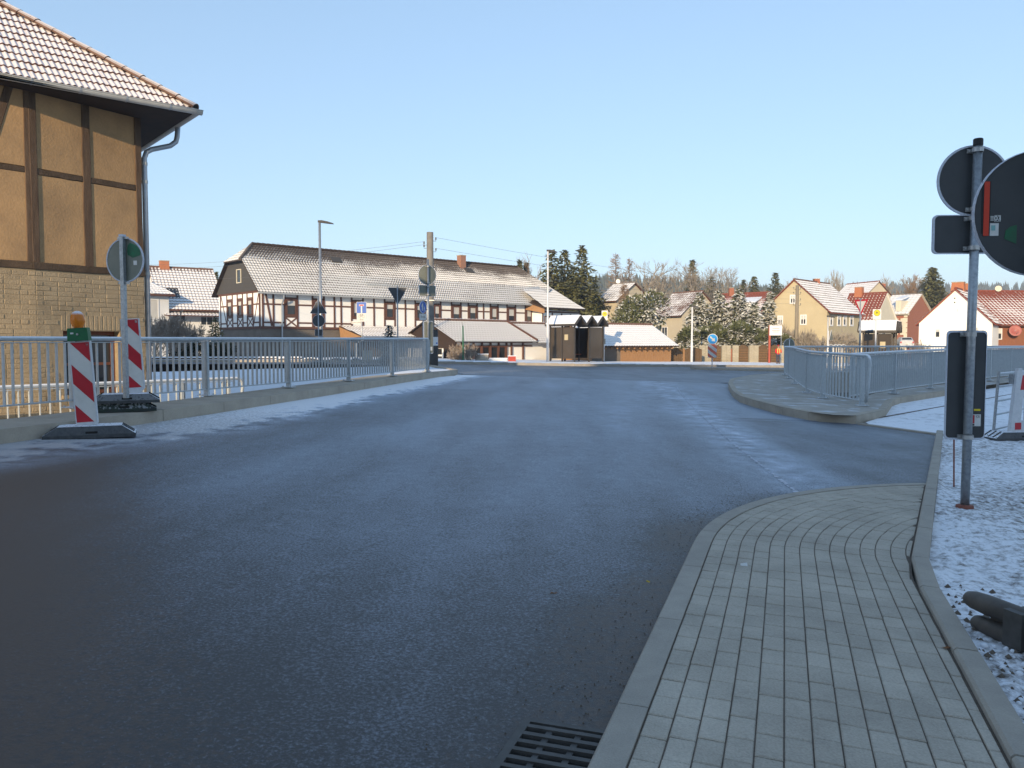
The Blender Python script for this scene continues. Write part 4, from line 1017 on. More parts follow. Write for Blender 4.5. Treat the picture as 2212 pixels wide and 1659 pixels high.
# second, closer round sign at the picture's edge
c2 = V((2.528, 3.86, 2.045)); yw2 = R(-6); Mx2 = Matrix.Rotation(yw2, 3, 'Z')
ns = thing('sign_post', 'large round dark sign back with a red strip, nearest at the right edge', 'traffic sign', (2.54, 3.80, hp(2.54, 3.8)))
MB().tube([(2.54, 3.80, hp(2.5, 3.8) - .1), (2.54, 3.80, 2.50)], .03, 16).build('post', m_post, ns, smooth=True)
d2 = disc(ns, c2, yw2, .30, m_signback, rim=.003)
decal(d2, c2, Mx2, -.262, -.095, -.222, .155, m_black, .0062, 'strip_backing'); decal(d2, c2, Mx2, -.253, -.105, -.228, .154, m_redstrip, .008, 'reflective_strip')
decal(d2, c2, Mx2, -.222, -.105, -.182, -.045, m_graffiti_white); decal(d2, c2, Mx2, -.216, -.08, -.198, -.055, m_cyan, .0075, 'print')
for a in ((-.203, -.038, -.174, -.0365), (-.203, -.0085, -.174, -.007), (-.203, -.038, -.2015, -.007), (-.1755, -.038, -.174, -.007)): decal(d2, c2, Mx2, *a, m_graffiti_white, .007, 'print')
text('03', .032, MFR(c2 + Mx2 @ V((-.1885, -.0075, -.0225)), yw2), m_graffiti_white, d2, bold=.0006)
for i in range(4): decal(d2, c2, Mx2, -.221, -.014 - .006 * i, -.206, -.011 - .006 * i, m_graffiti_white, .007, 'print')
MB().prism([c2 + Mx2 @ V((x, -.0065, z)) for x, z in ((-.155, -.12), (-.10, -.145), (-.10, -.055), (-.125, -.06), (-.15, -.08))][::-1], Mx2 @ V((0, .0008, 0))).build('spray_paint', m_greensp, d2)
for z in (2.27, 1.82): clamp(ns, (2.535, 3.845, z), yw2)
# thin rusty rod
tag(MB().tube([(4.56, 8.15, -.15), (4.54, 8.15, .62)], .008, 6).build('marker_rod', m_rod, loc=(4.56, 8.15, 0)), 'thin rusty rod stuck in the gravel behind the tall sign', 'rod')

# ------------------------------------------------------------------ gully grate, guard rail, litter
gr = thing('gully_grate', 'cast iron gully grate let into the road beside the kerb', 'grate', (.02, 2.62, H(0, 2.6))); ya = -HEAD0
gc = V((.112, 2.545)); Mg = Matrix.Translation((gc.x, gc.y, H(*gc) + .004)) @ Matrix.Rotation(ya, 4, 'Z'); M3 = Mg.to_3x3()
fr_ = MB()
for c, s in (((-.15, 0, .004), (.03, .56, .02)), ((.145, 0, .004), (.02, .56, .02)), ((0, .268, .004), (.27, .025, .02)), ((0, -.268, .004), (.27, .025, .02))): fr_.box(Mg @ V(c), s, M=M3)
fo = fr_.build('frame', m_iron, gr)
MB().box(Mg @ V((0, 0, -.0005)), (.28, .52, .004), M=M3).build('sump', m_pit, gr)
barm = MB().box((0, 0, 0), (.27, .022, .018)).mesh('bar', m_iron)
for i in range(9): piece('bar', barm, gr, Mg @ Matrix.Translation((0, .225 - .056 * i, .006)))
for x in (-.05, .055): MB().box(Mg @ V((x, 0, .003)), (.022, .50, .012), M=M3).build('cross_bar', m_iron, gr)
# guard rail end in the gravel, bottom right
gd = thing('guard_rail', 'end of a weathered steel guard rail lying beside the gravel at bottom right', 'guard rail', (2.3, 3.6, .03))
ga0, ga1 = V((2.27, 3.93, 0)), V((2.72, 2.15, 0)); d = (ga1 - ga0).normalized(); nl = V((-d.y, d.x, 0)) * -1
zg = hp(2.3, 3.4) - .02; mb = MB()
for zc, r_, s0 in ((.165, .05, 0), (.06, .048, .05)):
    P = [ga0 + d * s + V((0, 0, zg + zc)) for s in (s0, s0 + .02, s0 + .06, s0 + .14, .6, 1.2, 2.0)]; mb.tube(P, [.015, .034, .045, r_, r_, r_, r_], 14)
mb.build('beam', m_steelrail, gd, smooth=True)
MB().bar(ga0 + d * .16 + nl * -.02 + V((0, 0, zg + .115)), ga0 + d * 2.0 + nl * -.02 + V((0, 0, zg + .115)), .05, .10).build('web', m_steelrail, gd)
MB().box(ga0 + d * .34 + V((0, 0, zg + .12)), (.10, .135, .17), math.atan2(d.y, d.x)).build('splice_collar', m_iron, gd)
for s in (.33, 1.7):
    c = ga0 + d * s - nl * .04; MB().box((c.x, c.y, .02), (.05, .05, .26), math.atan2(d.y, d.x)).build('post', m_steelrail, gd)
pp = G(1607, 1226, hp(1.9, 5)); mb = MB(); mb.add([pp + V((-.022, -.012, .006)), pp + V((.02, -.016, .009)), pp + V((.023, .012, .03)), pp + V((-.018, .016, .022)), pp + V((.0, .0, .028))], [(0, 1, 4), (1, 2, 4), (2, 3, 4), (3, 0, 4)])
tag(mb.build('paper_scrap', m_graffiti_white, loc=pp), 'crumpled scrap of white paper lying on the paved footway', 'litter')
def leafs(name, label, spots, m, s0):
    for i, (px, py, lab) in enumerate(spots):
        q = G(px, py, .045); q.z = (hp(q.x, q.y) if True else 0) + .004; a = rnd.uniform(0, 6.28); s = s0 * rnd.uniform(.7, 1.2)
        P = [(math.cos(a + t) * s * r_, math.sin(a + t) * s * r_, h_) for t, r_, h_ in ((0, 1.3, .004), (.9, .7, .0), (2.2, .75, .006), (3.14, 1.2, .0), (4.1, .7, .005), (5.4, .75, .001))]
        tag(MB().quad(*[q + V(p) for p in P]).build(name, m, loc=q), lab, 'leaf', 'fallen leaves on the footway')
m_leaf = mat('dead_leaf', (.22, .10, .04), (.16, .07, .03), scale=20, rough=.9); m_leafy = mat('yellow_leaf', (.55, .38, .04), rough=.9)
leafs('fallen_leaf', '', [(1400, 1269, 'small yellow leaf on the road edge near the paper scrap')], m_leafy, .014)
leafs('fallen_leaf', '', [(1196, 1302, 'dark leaf lying alone on the asphalt left of the footway'), (2046, 1391, 'yellowish leaf caught in the joint beside the gravel edging')], m_leaf, .02)
stones = MB()
for i in range(900):
    s = rnd.uniform(0, 1); yy = rnd.uniform(2.0, 7.5); e = abs(rnd.gauss(0, .28)); p, h = pav_curve(rnd.uniform(-.4, 6.5), -e - .02); r_ = rnd.uniform(.002, .006)
    stones.add([p.to_3d() + V((r_ * math.cos(a), r_ * math.sin(a), H(*p) + .002)) for a in (0, 2.1, 4.2)] + [p.to_3d() + V((0, 0, H(*p) + .002 + r_))], [(0, 1, 3), (1, 2, 3), (2, 0, 3)])
for i in range(260):
    yy = rnd.uniform(-.2, 4.6); x = rk_x(yy) + .12 + abs(rnd.gauss(0, .16)); r_ = rnd.uniform(.006, .022); c = V((x, yy, gz(x, yy)))
    stones.add([c + V((r_ * math.cos(a), r_ * math.sin(a), -.003)) for a in (0, 1.3, 2.5, 3.8, 5.1)] + [c + V((0, 0, r_ * .9))], [(i_, (i_ + 1) % 5, 5) for i_ in range(5)])
tag(stones.build('loose_grit', m_joint), 'loose dark grit along the road edge and gravel', 'grit', kind='stuff')
clods = MB()
for i in range(170):
    yy = rnd.uniform(.4, 3.7); x = rk_x(yy) + .15 + abs(rnd.gauss(0, .2)); r_ = rnd.uniform(.006, .02); c = V((x, yy, gz(x, yy) + .002))
    k = len(clods.v)
    clods.lathe([(r_, -.004), (r_ * rnd.uniform(.7, .95), r_ * .45), (r_ * .4, r_ * .8)], c, 7)
tag(clods.build('snow_clods', m_snow, smooth=True), 'small clods of snow lying between edging and guard rail', 'snow', kind='stuff')

# ------------------------------------------------------------------ plastic road barrier and its fence at the right edge
bg = Hr(8, 12.6) + .05
footplate('rubber base plate of the white road barrier at the right edge', V((8.02, 12.62, bg)), R(4), .95, .42, .13)
ba = thing('road_barrier', 'white plastic road barrier with red reflectors at the right edge', 'barrier', (8.0, 12.6, bg))
yb = R(18); Mb = Matrix.Translation((7.86, 12.55, bg + .10)) @ Matrix.Rotation(yb, 4, 'Z'); M3 = Mb.to_3x3()
mb = MB(); ln = 2.0; sh = .11
def bx(x0, x1, z0, z1, y0=-.03, y1=.03):
    sx = lambda x, z: x + (sh * z if x < .2 else 0)
    lo = [Mb @ V((sx(x, z), y, z)) for y in (y0, y1) for x, z in ((x0, z0), (x1, z0), (x1, z1), (x0, z1))]
    mb.add(lo, [(0, 1, 2, 3), (7, 6, 5, 4), (0, 4, 5, 1), (1, 5, 6, 2), (2, 6, 7, 3), (3, 7, 4, 0)])
bx(0, .19, 0, .98); bx(.19, ln, .66, .95); bx(.19, ln, 0, .20)
x = .32
while x < ln: bx(x, x + .035, .20, .66, -.018, .018); x += .13
bx(.02, .10, .98, 1.03)
mb.build('panel', m_bakeedge, ba)
for k in range(3):
    q = MB(); x0 = .24 + .62 * k
    q.prism([Mb @ V((x, -.034, z)) for x, z in ((x0 - .06, .69), (x0 + .20, .69), (x0 + .24, .92), (x0 - .02, .92))][::-1], M3 @ V((0, .003, 0))); q.build('red_reflector', m_red, ba)
    q = MB(); q.prism([Mb @ V((x, -.034, z)) for x, z in ((x0 - .15, .06), (x0 - .02, .06), (x0 - .02, .17), (x0 - .15, .17))][::-1], M3 @ V((0, .003, 0))); q.build('red_reflector', m_red, ba)
MB().box(Mb @ V((.10, .05, .86)), (.05, .08, .16), M=M3).build('hinge', m_post, ba)
fn = thing('barrier_fence', 'grey tubular fence panel standing behind the white road barrier', 'fence', (7.76, 12.5, bg)); fa = V((7.74, 12.75, bg + .08)); fd = V((.72, .69, 0)).normalized()
MB().tube([fa, fa + V((.06, 0, 1.0))], .022, 10).build('post', m_post, fn); MB().tube([fa + fd * 2.2, fa + fd * 2.2 + V((0, 0, 1.0))], .022, 10).build('post', m_post, fn)
for z in (.06, .30, .52, .75, .96): MB().tube([fa + V((.06 * z, 0, z)), fa + fd * 2.2 + V((0, 0, z))], .017, 8).build('rail', m_galv_top, fn)

# ------------------------------------------------------------------ building kit for the houses
def roof_mat(name, c1, c2, snow_col=(.80, .79, .78), scale=7.0, soft=.12):
    m = bpy.data.materials.new(name); m.use_nodes = True; N, L, b = nodes_of(m)
    geo = N.new('ShaderNodeNewGeometry'); at = N.new('ShaderNodeAttribute'); at.attribute_name = 'snow'
    n1 = N.new('ShaderNodeTexNoise'); n1.inputs['Scale'].default_value = scale; n1.inputs['Detail'].default_value = 5; L.new(geo.outputs['Position'], n1.inputs['Vector'])
    n2 = N.new('ShaderNodeTexNoise'); n2.inputs['Scale'].default_value = .45; n2.inputs['Detail'].default_value = 3; L.new(geo.outputs['Position'], n2.inputs['Vector'])
    a1 = N.new('ShaderNodeMath'); a1.operation = 'MULTIPLY_ADD'; L.new(n1.outputs[0], a1.inputs[0]); a1.inputs[1].default_value = .8; L.new(at.outputs['Fac'], a1.inputs[2])
    a2 = N.new('ShaderNodeMath'); a2.operation = 'MULTIPLY_ADD'; L.new(n2.outputs[0], a2.inputs[0]); a2.inputs[1].default_value = .7; L.new(a1.outputs[0], a2.inputs[2])
    mr = N.new('ShaderNodeMapRange'); mr.inputs[1].default_value = 1.25 - soft; mr.inputs[2].default_value = 1.25 + soft; L.new(a2.outputs[0], mr.inputs[0])
    rp = N.new('ShaderNodeValToRGB'); rp.color_ramp.elements[0].position = .35; rp.color_ramp.elements[1].position = .65; rp.color_ramp.elements[0].color = (*c1, 1); rp.color_ramp.elements[1].color = (*c2, 1); L.new(n1.outputs[0], rp.inputs[0])
    mx = N.new('ShaderNodeMix'); mx.data_type = 'RGBA'; L.new(mr.outputs[0], mx.inputs[0]); L.new(rp.outputs[0], mx.inputs[6]); mx.inputs[7].default_value = (*snow_col, 1)
    L.new(mx.outputs[2], b.inputs['Base Color']); b.inputs['Roughness'].default_value = .85; return m
rm_dark = roof_mat('frosted_dark_tiles', (.09, .075, .066), (.13, .105, .09), (.70, .68, .65), soft=.2)
rm_brown = roof_mat('frosted_brown_tiles', (.13, .07, .05), (.18, .10, .07))
rm_red = roof_mat('frosted_red_tiles', (.24, .062, .036), (.18, .048, .03))
rm_grey = roof_mat('frosted_grey_tiles', (.15, .13, .12), (.2, .175, .16))
def tiled(poly, ex, course=.34, tile=.22, wave=.02, lip=.03, sfun=None, seg=4, n_up=None):
    """courses of waved tiles filling a planar polygon; sfun(fraction up, phase across) -> snow"""
    poly = [V(p) for p in poly]; ex = V(ex).normalized(); O = poly[0]
    nrm = (poly[1] - poly[0]).cross(poly[2] - poly[0]).normalized()
    if nrm.z < 0: nrm = -nrm
    us = nrm.cross(ex).normalized()
    if us.z < 0: us = -us
    P = [((p - O).dot(ex), (p - O).dot(us)) for p in poly]; y0 = min(p[1] for p in P); y1 = max(p[1] for p in P); mb = MB()
    nr_ = max(1, round((y1 - y0) / course)); course = (y1 - y0) / nr_
    def span(y):
        xs_ = []
        for (ax, ay), (bx_, by) in zip(P, P[1:] + P[:1]):
            if (ay - y) * (by - y) < 0: xs_.append(ax + (bx_ - ax) * (y - ay) / (by - ay))
        return (min(xs_), max(xs_)) if len(xs_) > 1 else None
    for r in range(nr_):
        ya = y0 + course * r; yb = ya + course * 1.04; s = span(ya + course * .5)
        if not s or s[1] - s[0] < .05: continue
        sa = span(ya + course * .06) or s; sb = span(min(yb, y1 - 1e-4)) or s
        nx = max(1, round((s[1] - s[0]) / tile * seg)); k = len(mb.v)
        for i in range(nx + 1):
            f = i / nx
            for row, (sp_, yy, h_) in enumerate(((sa, ya, lip), (sb, yb, .004), (sa, ya, 0))):
                x = sp_[0] + (sp_[1] - sp_[0]) * f; ph = (x / tile) % 1.0
                z = wave * math.sin(ph * 2 * math.pi); sn = (sfun((ya - y0) / (y1 - y0), ph) if sfun else 1.0) if row < 2 else -1.0
                mb.v.append(O + ex * x + us * yy + nrm * (z + h_)); mb.at.append(sn)
        for i in range(nx):
            a = k + 3 * i; mb.f += [(a, a + 3, a + 4, a + 1), (a + 2, a + 5, a + 3, a)]
    return mb
class Fac:
    def __init__(s, O, e, z=0.0):
        s.O = V((O[0], O[1], 0)); s.e = V((e[0], e[1], 0)).normalized(); s.n = V((s.e.y, -s.e.x, 0))
    def __call__(s, t, z, o=0.0): return s.O + s.e * t + s.n * o + V((0, 0, z))
    def t(s, px, o=0.0):
        u = (px - 1106) / FPX; q = s.O + s.n * o; return (u * q.y - q.x) / (s.e.x - u * s.e.y)
    def z(s, px, py, o=0.0): return W(px, py, s(s.t(px, o), 0, o).y).z
def fbox(f, t0, t1, z0, z1, o0, o1, mb=None):
    mb = mb or MB(); wallbox(mb, f, t0, t1, z0, z1, o0, o1); return mb
def fbeam(f, t0, z0, t1, z1, w, o=.02, th_=.05, mb=None):
    mb = mb or MB(); a, b_ = f(t0, z0, o - th_ / 2), f(t1, z1, o - th_ / 2); mb.bar(a, b_, w, th_, f.n); return mb
def window(f, parent, t0, t1, z0, z1, fm, gm=None, curtain=0.0, mull=1, fw_=.07, o=.03, sill=None, cm=None):
    mb = MB(); fbox(f, t0, t0 + fw_, z0, z1, -.02, o, mb); fbox(f, t1 - fw_, t1, z0, z1, -.02, o, mb); fbox(f, t0 + fw_, t1 - fw_, z1 - fw_, z1, -.02, o - .002, mb); fbox(f, t0 + fw_, t1 - fw_, z0, z0 + fw_, -.02, o - .002, mb)
    for k in range(mull):
        tc = t0 + (t1 - t0) * (k + 1) / (mull + 1); fbox(f, tc - fw_ * .35, tc + fw_ * .35, z0 + fw_, z1 - fw_, -.02, o - .004, mb)
    w = mb.build('window', fm, parent); fbox(f, t0 + .02, t1 - .02, z0 + .02, z1 - .02, -.03, .006).build('pane', gm or m_glass, w)
    if curtain: fbox(f, t0 + fw_, t1 - fw_, z1 - fw_ - (z1 - z0 - 2 * fw_) * curtain, z1 - fw_, .006, .010).build('curtain', cm or m_curtain, w)
    if sill: fbox(f, t0 - .06, t1 + .06, z0 - .05, z0, -.02, .10).build('sill', sill, w)
    return w
def house(name, label, A, B, depth, z0, ze, zr, front='eave', wallm=None, roofm=None, over=.35, wins=(), sfun=None, wfm=None, tile=.45, course=.45, wave=.02, trim=None, ridge=True, verge=.25, asym=.5, slab=None, cat='house', lip=None):
    f = Fac(A, V(B) - V(A)); l = (V(B) - V(A)).length; t = thing(name, label, cat, f(l / 2, z0, -depth / 2))
    fr_ = Fac(f(l, 0).to_2d(), -f.n); fl_ = Fac(f(0, 0, -depth).to_2d(), f.n)      # right and left walls, as seen from outside
    if front == 'eave':
        prof = [f(0, z0), f(0, ze), f(0, zr, -depth * asym), f(0, ze, -depth), f(0, z0, -depth)]; ext = f.e * l
    else:
        prof = [f(0, z0), f(0, ze), f(l * asym, zr), f(l, ze), f(l, z0)]; ext = -f.n * depth
    MB().prism(prof, ext).build('wall', wallm, t)
    rf_ = MB(); tl_ = []
    if front == 'eave':
        g1 = (zr - ze) / (depth * asym); g2 = (zr - ze) / (depth * (1 - asym))
        for sgn, g, run in ((0, g1, depth * asym), (1, g2, depth * (1 - asym))):
            oe = over if sgn == 0 else -depth - over; tl_.append(([f(-verge, ze - g * over, oe), f(l + verge, ze - g * over, oe), f(l + verge, zr, -depth * asym), f(-verge, zr, -depth * asym)], f.e))
        rid = (f(-verge, zr, -depth * asym), f(l + verge, zr, -depth * asym))
    else:
        for sgn in (0, 1):
            run = l * asym if sgn == 0 else l * (1 - asym); g = (zr - ze) / run; te = -over if sgn == 0 else l + over
            tl_.append(([f(te, ze - g * over, verge), f(te, ze - g * over, -depth - verge), f(l * asym, zr, -depth - verge), f(l * asym, zr, verge)], f.n))
        rid = (f(l * asym, zr, verge), f(l * asym, zr, -depth - verge))
    up_ = V((0, 0, .06)); rp_ = None
    for k, (pl_, ex) in enumerate(tl_):
        o = MB().prism([p + V((0, 0, .02)) for p in pl_], (0, 0, .07)).build('roof', trim or m_timber, t)
        tiled([p + V((0, 0, .10)) for p in pl_], ex, course, tile, wave, lip or (.07 if tile < .36 else .04), sfun, 3).build('roof_tiles', roofm, o, attr='snow')['kind'] = 'stuff'
    if ridge:
        MB().tube([rid[0] + V((0, 0, .12)), rid[1] + V((0, 0, .12))], .11, 6).build('ridge_tiles', roofm, t)
    for w in wins:
        ff = {'f': f, 'r': fr_, 'l': fl_}[w[0]]; window(ff, t, *w[1:5], wfm or m_white_h, **(w[5] if len(w) > 5 else {}))
    return t, f, fr_, fl_
late_barn()
def chimney(parent, c, w, d, h, m, rz=0.0, taper=.92, snow=True):
    o = MB().box(V(c) + V((0, 0, h / 2)), (w, d, h), rz, taper=taper).build('chimney', m, parent)
    MB().box(V(c) + V((0, 0, h + .03)), (w * taper + .06, d * taper + .06, .06), rz).build('chimney_cap', m_conc, o); return o

# ------------------------------------------------------------------ long half-timbered inn
LF = Fac((-15.73, 50.0), (.741, .672)); GF = Fac((LF(0, 0) + V((-.672, .741, 0)) * 6.4).to_2d(), (.672, -.741))   # front and left gable
inn = thing('timbered_inn', 'long white half-timbered building with brown timbers and frosted dark roof', 'building', LF(11, -.6, -3))
L_ = 23.6; ZS, ZE, ZR = 2.38, 4.76, 7.95; DEP = 6.4; HALF = DEP / 2
MB().prism([LF(0, -.7), LF(L_, -.7), LF(L_, -.7, -DEP), LF(0, -.7, -DEP)], (0, 0, ZS + .7)).build('ground_floor', m_plinth, inn)
MB().prism([LF(0, ZS, .04), LF(L_, ZS, .04), LF(L_, ZS, -DEP), LF(-.04, ZS, -DEP), LF(-.04, ZS, .04)][0:4], (0, 0, ZE - ZS)).build('upper_wall', m_white_r, inn)
def tf(px): return LF.t(px)
TI = lambda f, *a, **k: fbeam(f, *a, **k).build('timber', m_timber, inn)
wins = [(616, 643.5), (676, 700.6), (760, 784.5), (831, 853), (896.6, 918), (935, 951.6), (975, 995), (1011, 1030), (1058.5, 1075), (1094.5, 1112.5), (1133.7, 1149)]
posts = [569, 591.6, 616, 643.5, 676, 700.6, 722.8, 737.3, 760, 784.5, 808, 831, 853, 875.5, 896.6, 918, 935, 951.6, 975, 995, 1011, 1030, 1043.7, 1058.5, 1075, 1094.5, 1112.5, 1133.7, 1149]
FO = .07
for p in posts: TI(LF, tf(p), ZS + .13, tf(p), ZE - .12, .115, FO + .012, .06)
TI(LF, -.03, ZS + .06, L_, ZS + .06, .15, FO + .02, .08); TI(LF, -.03, ZE - .06, L_, ZE - .06, .14, FO + .02, .08)
for p, q in zip(posts, posts[1:]):
    w = (p, q) in wins; a, b_ = tf(p) + .075, tf(q) - .075
    if w:
        TI(LF, a, 4.33, b_, 4.33, .10, FO, .05); TI(LF, a, 3.14, b_, 3.14, .10, FO, .05)
        window(Fac(LF(0, 0, .045).to_2d(), LF.e), inn, a, b_, 3.2, 4.27, m_timber, None, .0 if p == 951 else rnd.choice((.45, .6, .35, .75)), 0, .10, .05)
        if p < 700: TI(LF, a, ZS + .16, b_, 3.07, .09, FO - .004, .05); TI(LF, a, 3.07, b_, ZS + .16, .09, FO - .010, .05)
    else:
        TI(LF, a, 3.91, b_, 3.91, .10, FO, .05)
        if p < 760 or p > 1100: TI(LF, a, 2.76, b_, 2.76, .10, FO, .05)
TI(LF, tf(575), 4.6, tf(588), ZS + .16, .12, FO + .002, .05)
# gable end
gps = [480.5, 494, 506, 516.5, 528, 537.7, 550, 564]; gt = [GF.t(p) for p in gps]
MB().prism([GF(0, ZS, .01), GF(DEP, ZS, .01), GF(DEP, ZE, .01), GF(0, ZE, .01)], GF.n * .03).build('gable_render', m_white_r, inn)
for t in gt: TI(GF, t, ZS + .13, t, ZE - .12, .14, .065, .06)
TI(GF, 0, ZS + .06, DEP, ZS + .06, .15, .075, .08); TI(GF, 0, ZE - .05, DEP, ZE - .05, .16, .075, .08)
for i, (p, q) in enumerate(zip(gt, gt[1:])):
    if i in (1, 3, 5):
        TI(GF, p + .07, 4.33, q - .07, 4.33, .09, .06, .05); TI(GF, p + .07, 3.14, q - .07, 3.14, .09, .06, .05)
        window(Fac(GF(0, 0, .035).to_2d(), GF.e), inn, p + .06, q - .06, 3.2, 4.27, m_timber, None, .3, 0, .10, .05)
        TI(GF, p + .06, ZS + .16, q - .06, 3.07, .08, .055, .05); TI(GF, p + .06, 3.07, q - .06, ZS + .16, .08, .049, .05)
    else:
        TI(GF, p + .07, 3.91, q - .07, 3.91, .09, .06, .05); TI(GF, p + .07, 2.76, q - .07, 2.76, .09, .06, .05)
TI(GF, gt[0] + .1, 4.6, gt[1] - .05, ZS + .2, .10, .052, .05); TI(GF, gt[7] - .1, 4.6, gt[6] + .05, ZS + .2, .10, .052, .05)
ZH = 6.75; wH = (ZR - ZH) / (ZR - ZE) * HALF
MB().prism([GF(-.25, ZE, .0), GF(DEP + .25, ZE, .0), GF(HALF + wH, ZH + .05, .0), GF(HALF - wH, ZH + .05, .0)], GF.n * .10).build('gable_cladding', m_slate, inn)
window(Fac(GF(0, 0, .10).to_2d(), GF.e), inn, GF.t(515, .1), GF.t(524.5, .1), 5.35, 6.25, m_cream, None, .0, 0, .05, .05)
def sn_inn(y, ph): return 1.0 - .48 * (1 if .05 < ph < .42 else 0) - .75 * sstep(.55, 1.0, y) - .10 * y
ov = .5; g_ = (ZR - ZE) / HALF; ze_ = ZE - g_ * ov * .35; tR = 25.0
# front slope, bell-cast at the eave
B_r = W(1180, 617, 69.5); C_r = W(1264, 667, 70.5)
fr_poly = [LF(-.35, ze_, ov), LF(L_ + .2, ze_, ov), LF(tR + 1.9, ZE + (ZR - ZE) * .38, -HALF * .38), LF(tR, ZR, -HALF), LF(.95, ZR, -HALF), LF(-.35, ZH, -HALF + wH)]
def flatten(poly):   # keep the slope planar: lift points onto the plane of eave line and ridge
    a, b_, c = poly[0], poly[1], poly[3]; nrm = (b_ - a).cross(c - a).normalized()
    return [p + V((0, 0, -((p - a).dot(nrm)) / nrm.z)) for p in poly]
fr_poly = flatten(fr_poly)
rinn = MB().prism([p + V((0, 0, -.04)) for p in fr_poly], (0, 0, .06)).build('roof', m_brown_dk, inn)
tiled([p + V((0, 0, .03)) for p in fr_poly], LF.e, .27, .20, .022, .055, sn_inn, 4).build('roof_tiles', rm_dark, rinn, attr='snow')['kind'] = 'stuff'
bk_poly = [LF(-.35, ze_, -DEP - ov), LF(tR + 4, ze_, -DEP - ov), LF(tR, ZR, -HALF), LF(.95, ZR, -HALF), LF(-.35, ZH, -HALF - wH)]
MB().prism(flatten(bk_poly), (0, 0, .06)).build('rear_roof', m_brown_dk, inn)
hp_ = [LF(-.45, ZH - .02, -HALF + wH + .1), LF(.95, ZR, -HALF), LF(-.45, ZH - .02, -HALF - wH - .1)]
MB().prism([p + V((0, 0, -.02)) for p in hp_], (0, 0, .05)).build('half_hip', m_brown_dk, inn)
tiled([hp_[2] + V((0, 0, .05)), hp_[0] + V((0, 0, .05)), hp_[1] + V((0, 0, .05))], GF.e, .31, .24, .026, .045, lambda y, ph: .8 - .3 * y, 4).build('half_hip_tiles', rm_dark, inn, attr='snow')['kind'] = 'stuff'
mb = MB(); cm_ = MB().lathe([(.11, -.02), (.125, .0), (.10, .36)], (0, 0, 0), 8, Matrix.Rotation(R(90), 3, 'Y')).mesh('ridge_tile', m_brown_dk)
def ridge_line(a, b_, parent, me, step=.36):
    n_ = int((b_ - a).length / step); d = (b_ - a).normalized()
    for i in range(n_): M = frame(a + d * step * i, d, None); piece('ridge_tile', me, parent, M)
ridge_line(LF(.95, ZR + .06, -HALF), LF(tR, ZR + .06, -HALF), rinn, cm_)
cm2 = MB().lathe([(.10, -.02), (.11, .0), (.09, .36)], (0, 0, 0), 8, Matrix.Rotation(R(90), 3, 'Y')).mesh('hip_tile', rm_dark)
for a, b_ in ((hp_[0], hp_[1]),):
    d = (b_ - a).normalized(); n_ = int((b_ - a).length / .3)
    for i in range(n_): piece('hip_tile', cm2, rinn, frame(a + d * .3 * i + V((0, 0, .08)), d, None, V((0, 0, 1)) - d * d.z))
MB().tube([LF(-.4, ze_ - .02, ov + .05), LF(L_ + .2, ze_ - .02, ov + .05)], .055, 8).build('gutter', m_zinc, inn)
MB().tube([LF(1.35, ze_ - .05, ov), LF(1.35, ze_ - .3, ov - .05), LF(1.35, ze_ - .7, .16), LF(1.35, -.5, .16)], .05, 8).build('downpipe', m_zinc_lt, inn)
cz = LF(tf(997) + 3.0, 0, -HALF); cc_ = W(997.5, 565, LF(tf(997) + 3.2, 0, -HALF).y)
chimney(inn, LF(LF.t(997.5, -HALF + .4), ZR - .75, -HALF + .4), .52, .52, 1.25, mat('weathered_brick_chimney', (.34, .18, .12), (.26, .13, .09), scale=16, rough=.9), math.atan2(LF.e.y, LF.e.x), .98)
# snow-free patch window and roof hatch
for px, py in ((735, 588), (1022, 583)):
    t = LF.t(px, -1.9); c = LF(t, 0, -2.35); c.z = fr_poly[0].z + (ov + 2.35) / (ov + HALF) * (ZR - fr_poly[0].z) + .12
    Mh_ = Matrix((LF.e, (-LF.n * 1 + V((0, 0, g_ * .9))).normalized(), LF.e.cross((-LF.n + V((0, 0, g_ * .9))).normalized()))).transposed()
    MB().box(c, (.75, .55, .08), M=Mh_).build('roof_hatch', m_slate, rinn)
# snow guard
mb = MB()
for k in range(30): pass
a = LF(LF.t(790, -.4), 0, -.3); 
sg = MB(); zg = fr_poly[0].z + (ov + .35) / (ov + HALF) * (ZR - fr_poly[0].z) + .14
sg.tube([LF(LF.t(792, -.35), zg, -.35), LF(LF.t(908, -.35), zg, -.35)], .02, 5).tube([LF(LF.t(792, -.35), zg + .12, -.35), LF(LF.t(908, -.35), zg + .12, -.35)], .02, 5)
sg.build('snow_guard', m_zinc, rinn)
# right-hand wing with cat-slide roof
wa, wd, wc, wb = W(1113, 642, 65.4), W(1177, 664, 64.6), W(1264, 668, 70.2), W(1181, 617, 69.6)
MB().prism([wa, wd, wc, wb], (0, 0, -.10)).build('wing_roof', m_brown_dk, inn)
tiled([p + V((0, 0, .03)) for p in (wd, wc, wb, wa)], (wc - wd), .34, .24, .018, .03, lambda y, ph: .95, 4).build('wing_roof_tiles', rm_dark, inn, attr='snow')['kind'] = 'stuff'
WF = Fac((wd + V((-.2, .5, 0))).to_2d(), (wc - wd).to_2d()); wl_ = (wc - wd).length - .5
fbox(WF, 0, wl_, -.6, wd.z - .12, -5, -.02).build('wing_wall', m_white_r, inn)
TW = lambda *a, **k: fbeam(WF, *a, **k).build('timber', m_timber, inn)
TW(0, wd.z - .3, wl_, wc.z - .3, .13); 
for k in range(5): TW(.08 + k * (wl_ - .16) / 4, 1.6, .08 + k * (wl_ - .16) / 4, wd.z - .36, .13, .024)
window(WF, inn, .35, 1.25, 2.7, 3.7, m_timber, None, .5, 0, .09); window(WF, inn, wl_ * .5 + .2, wl_ * .5 + 1.1, 2.9, 3.7, m_timber, None, .5, 0, .09)
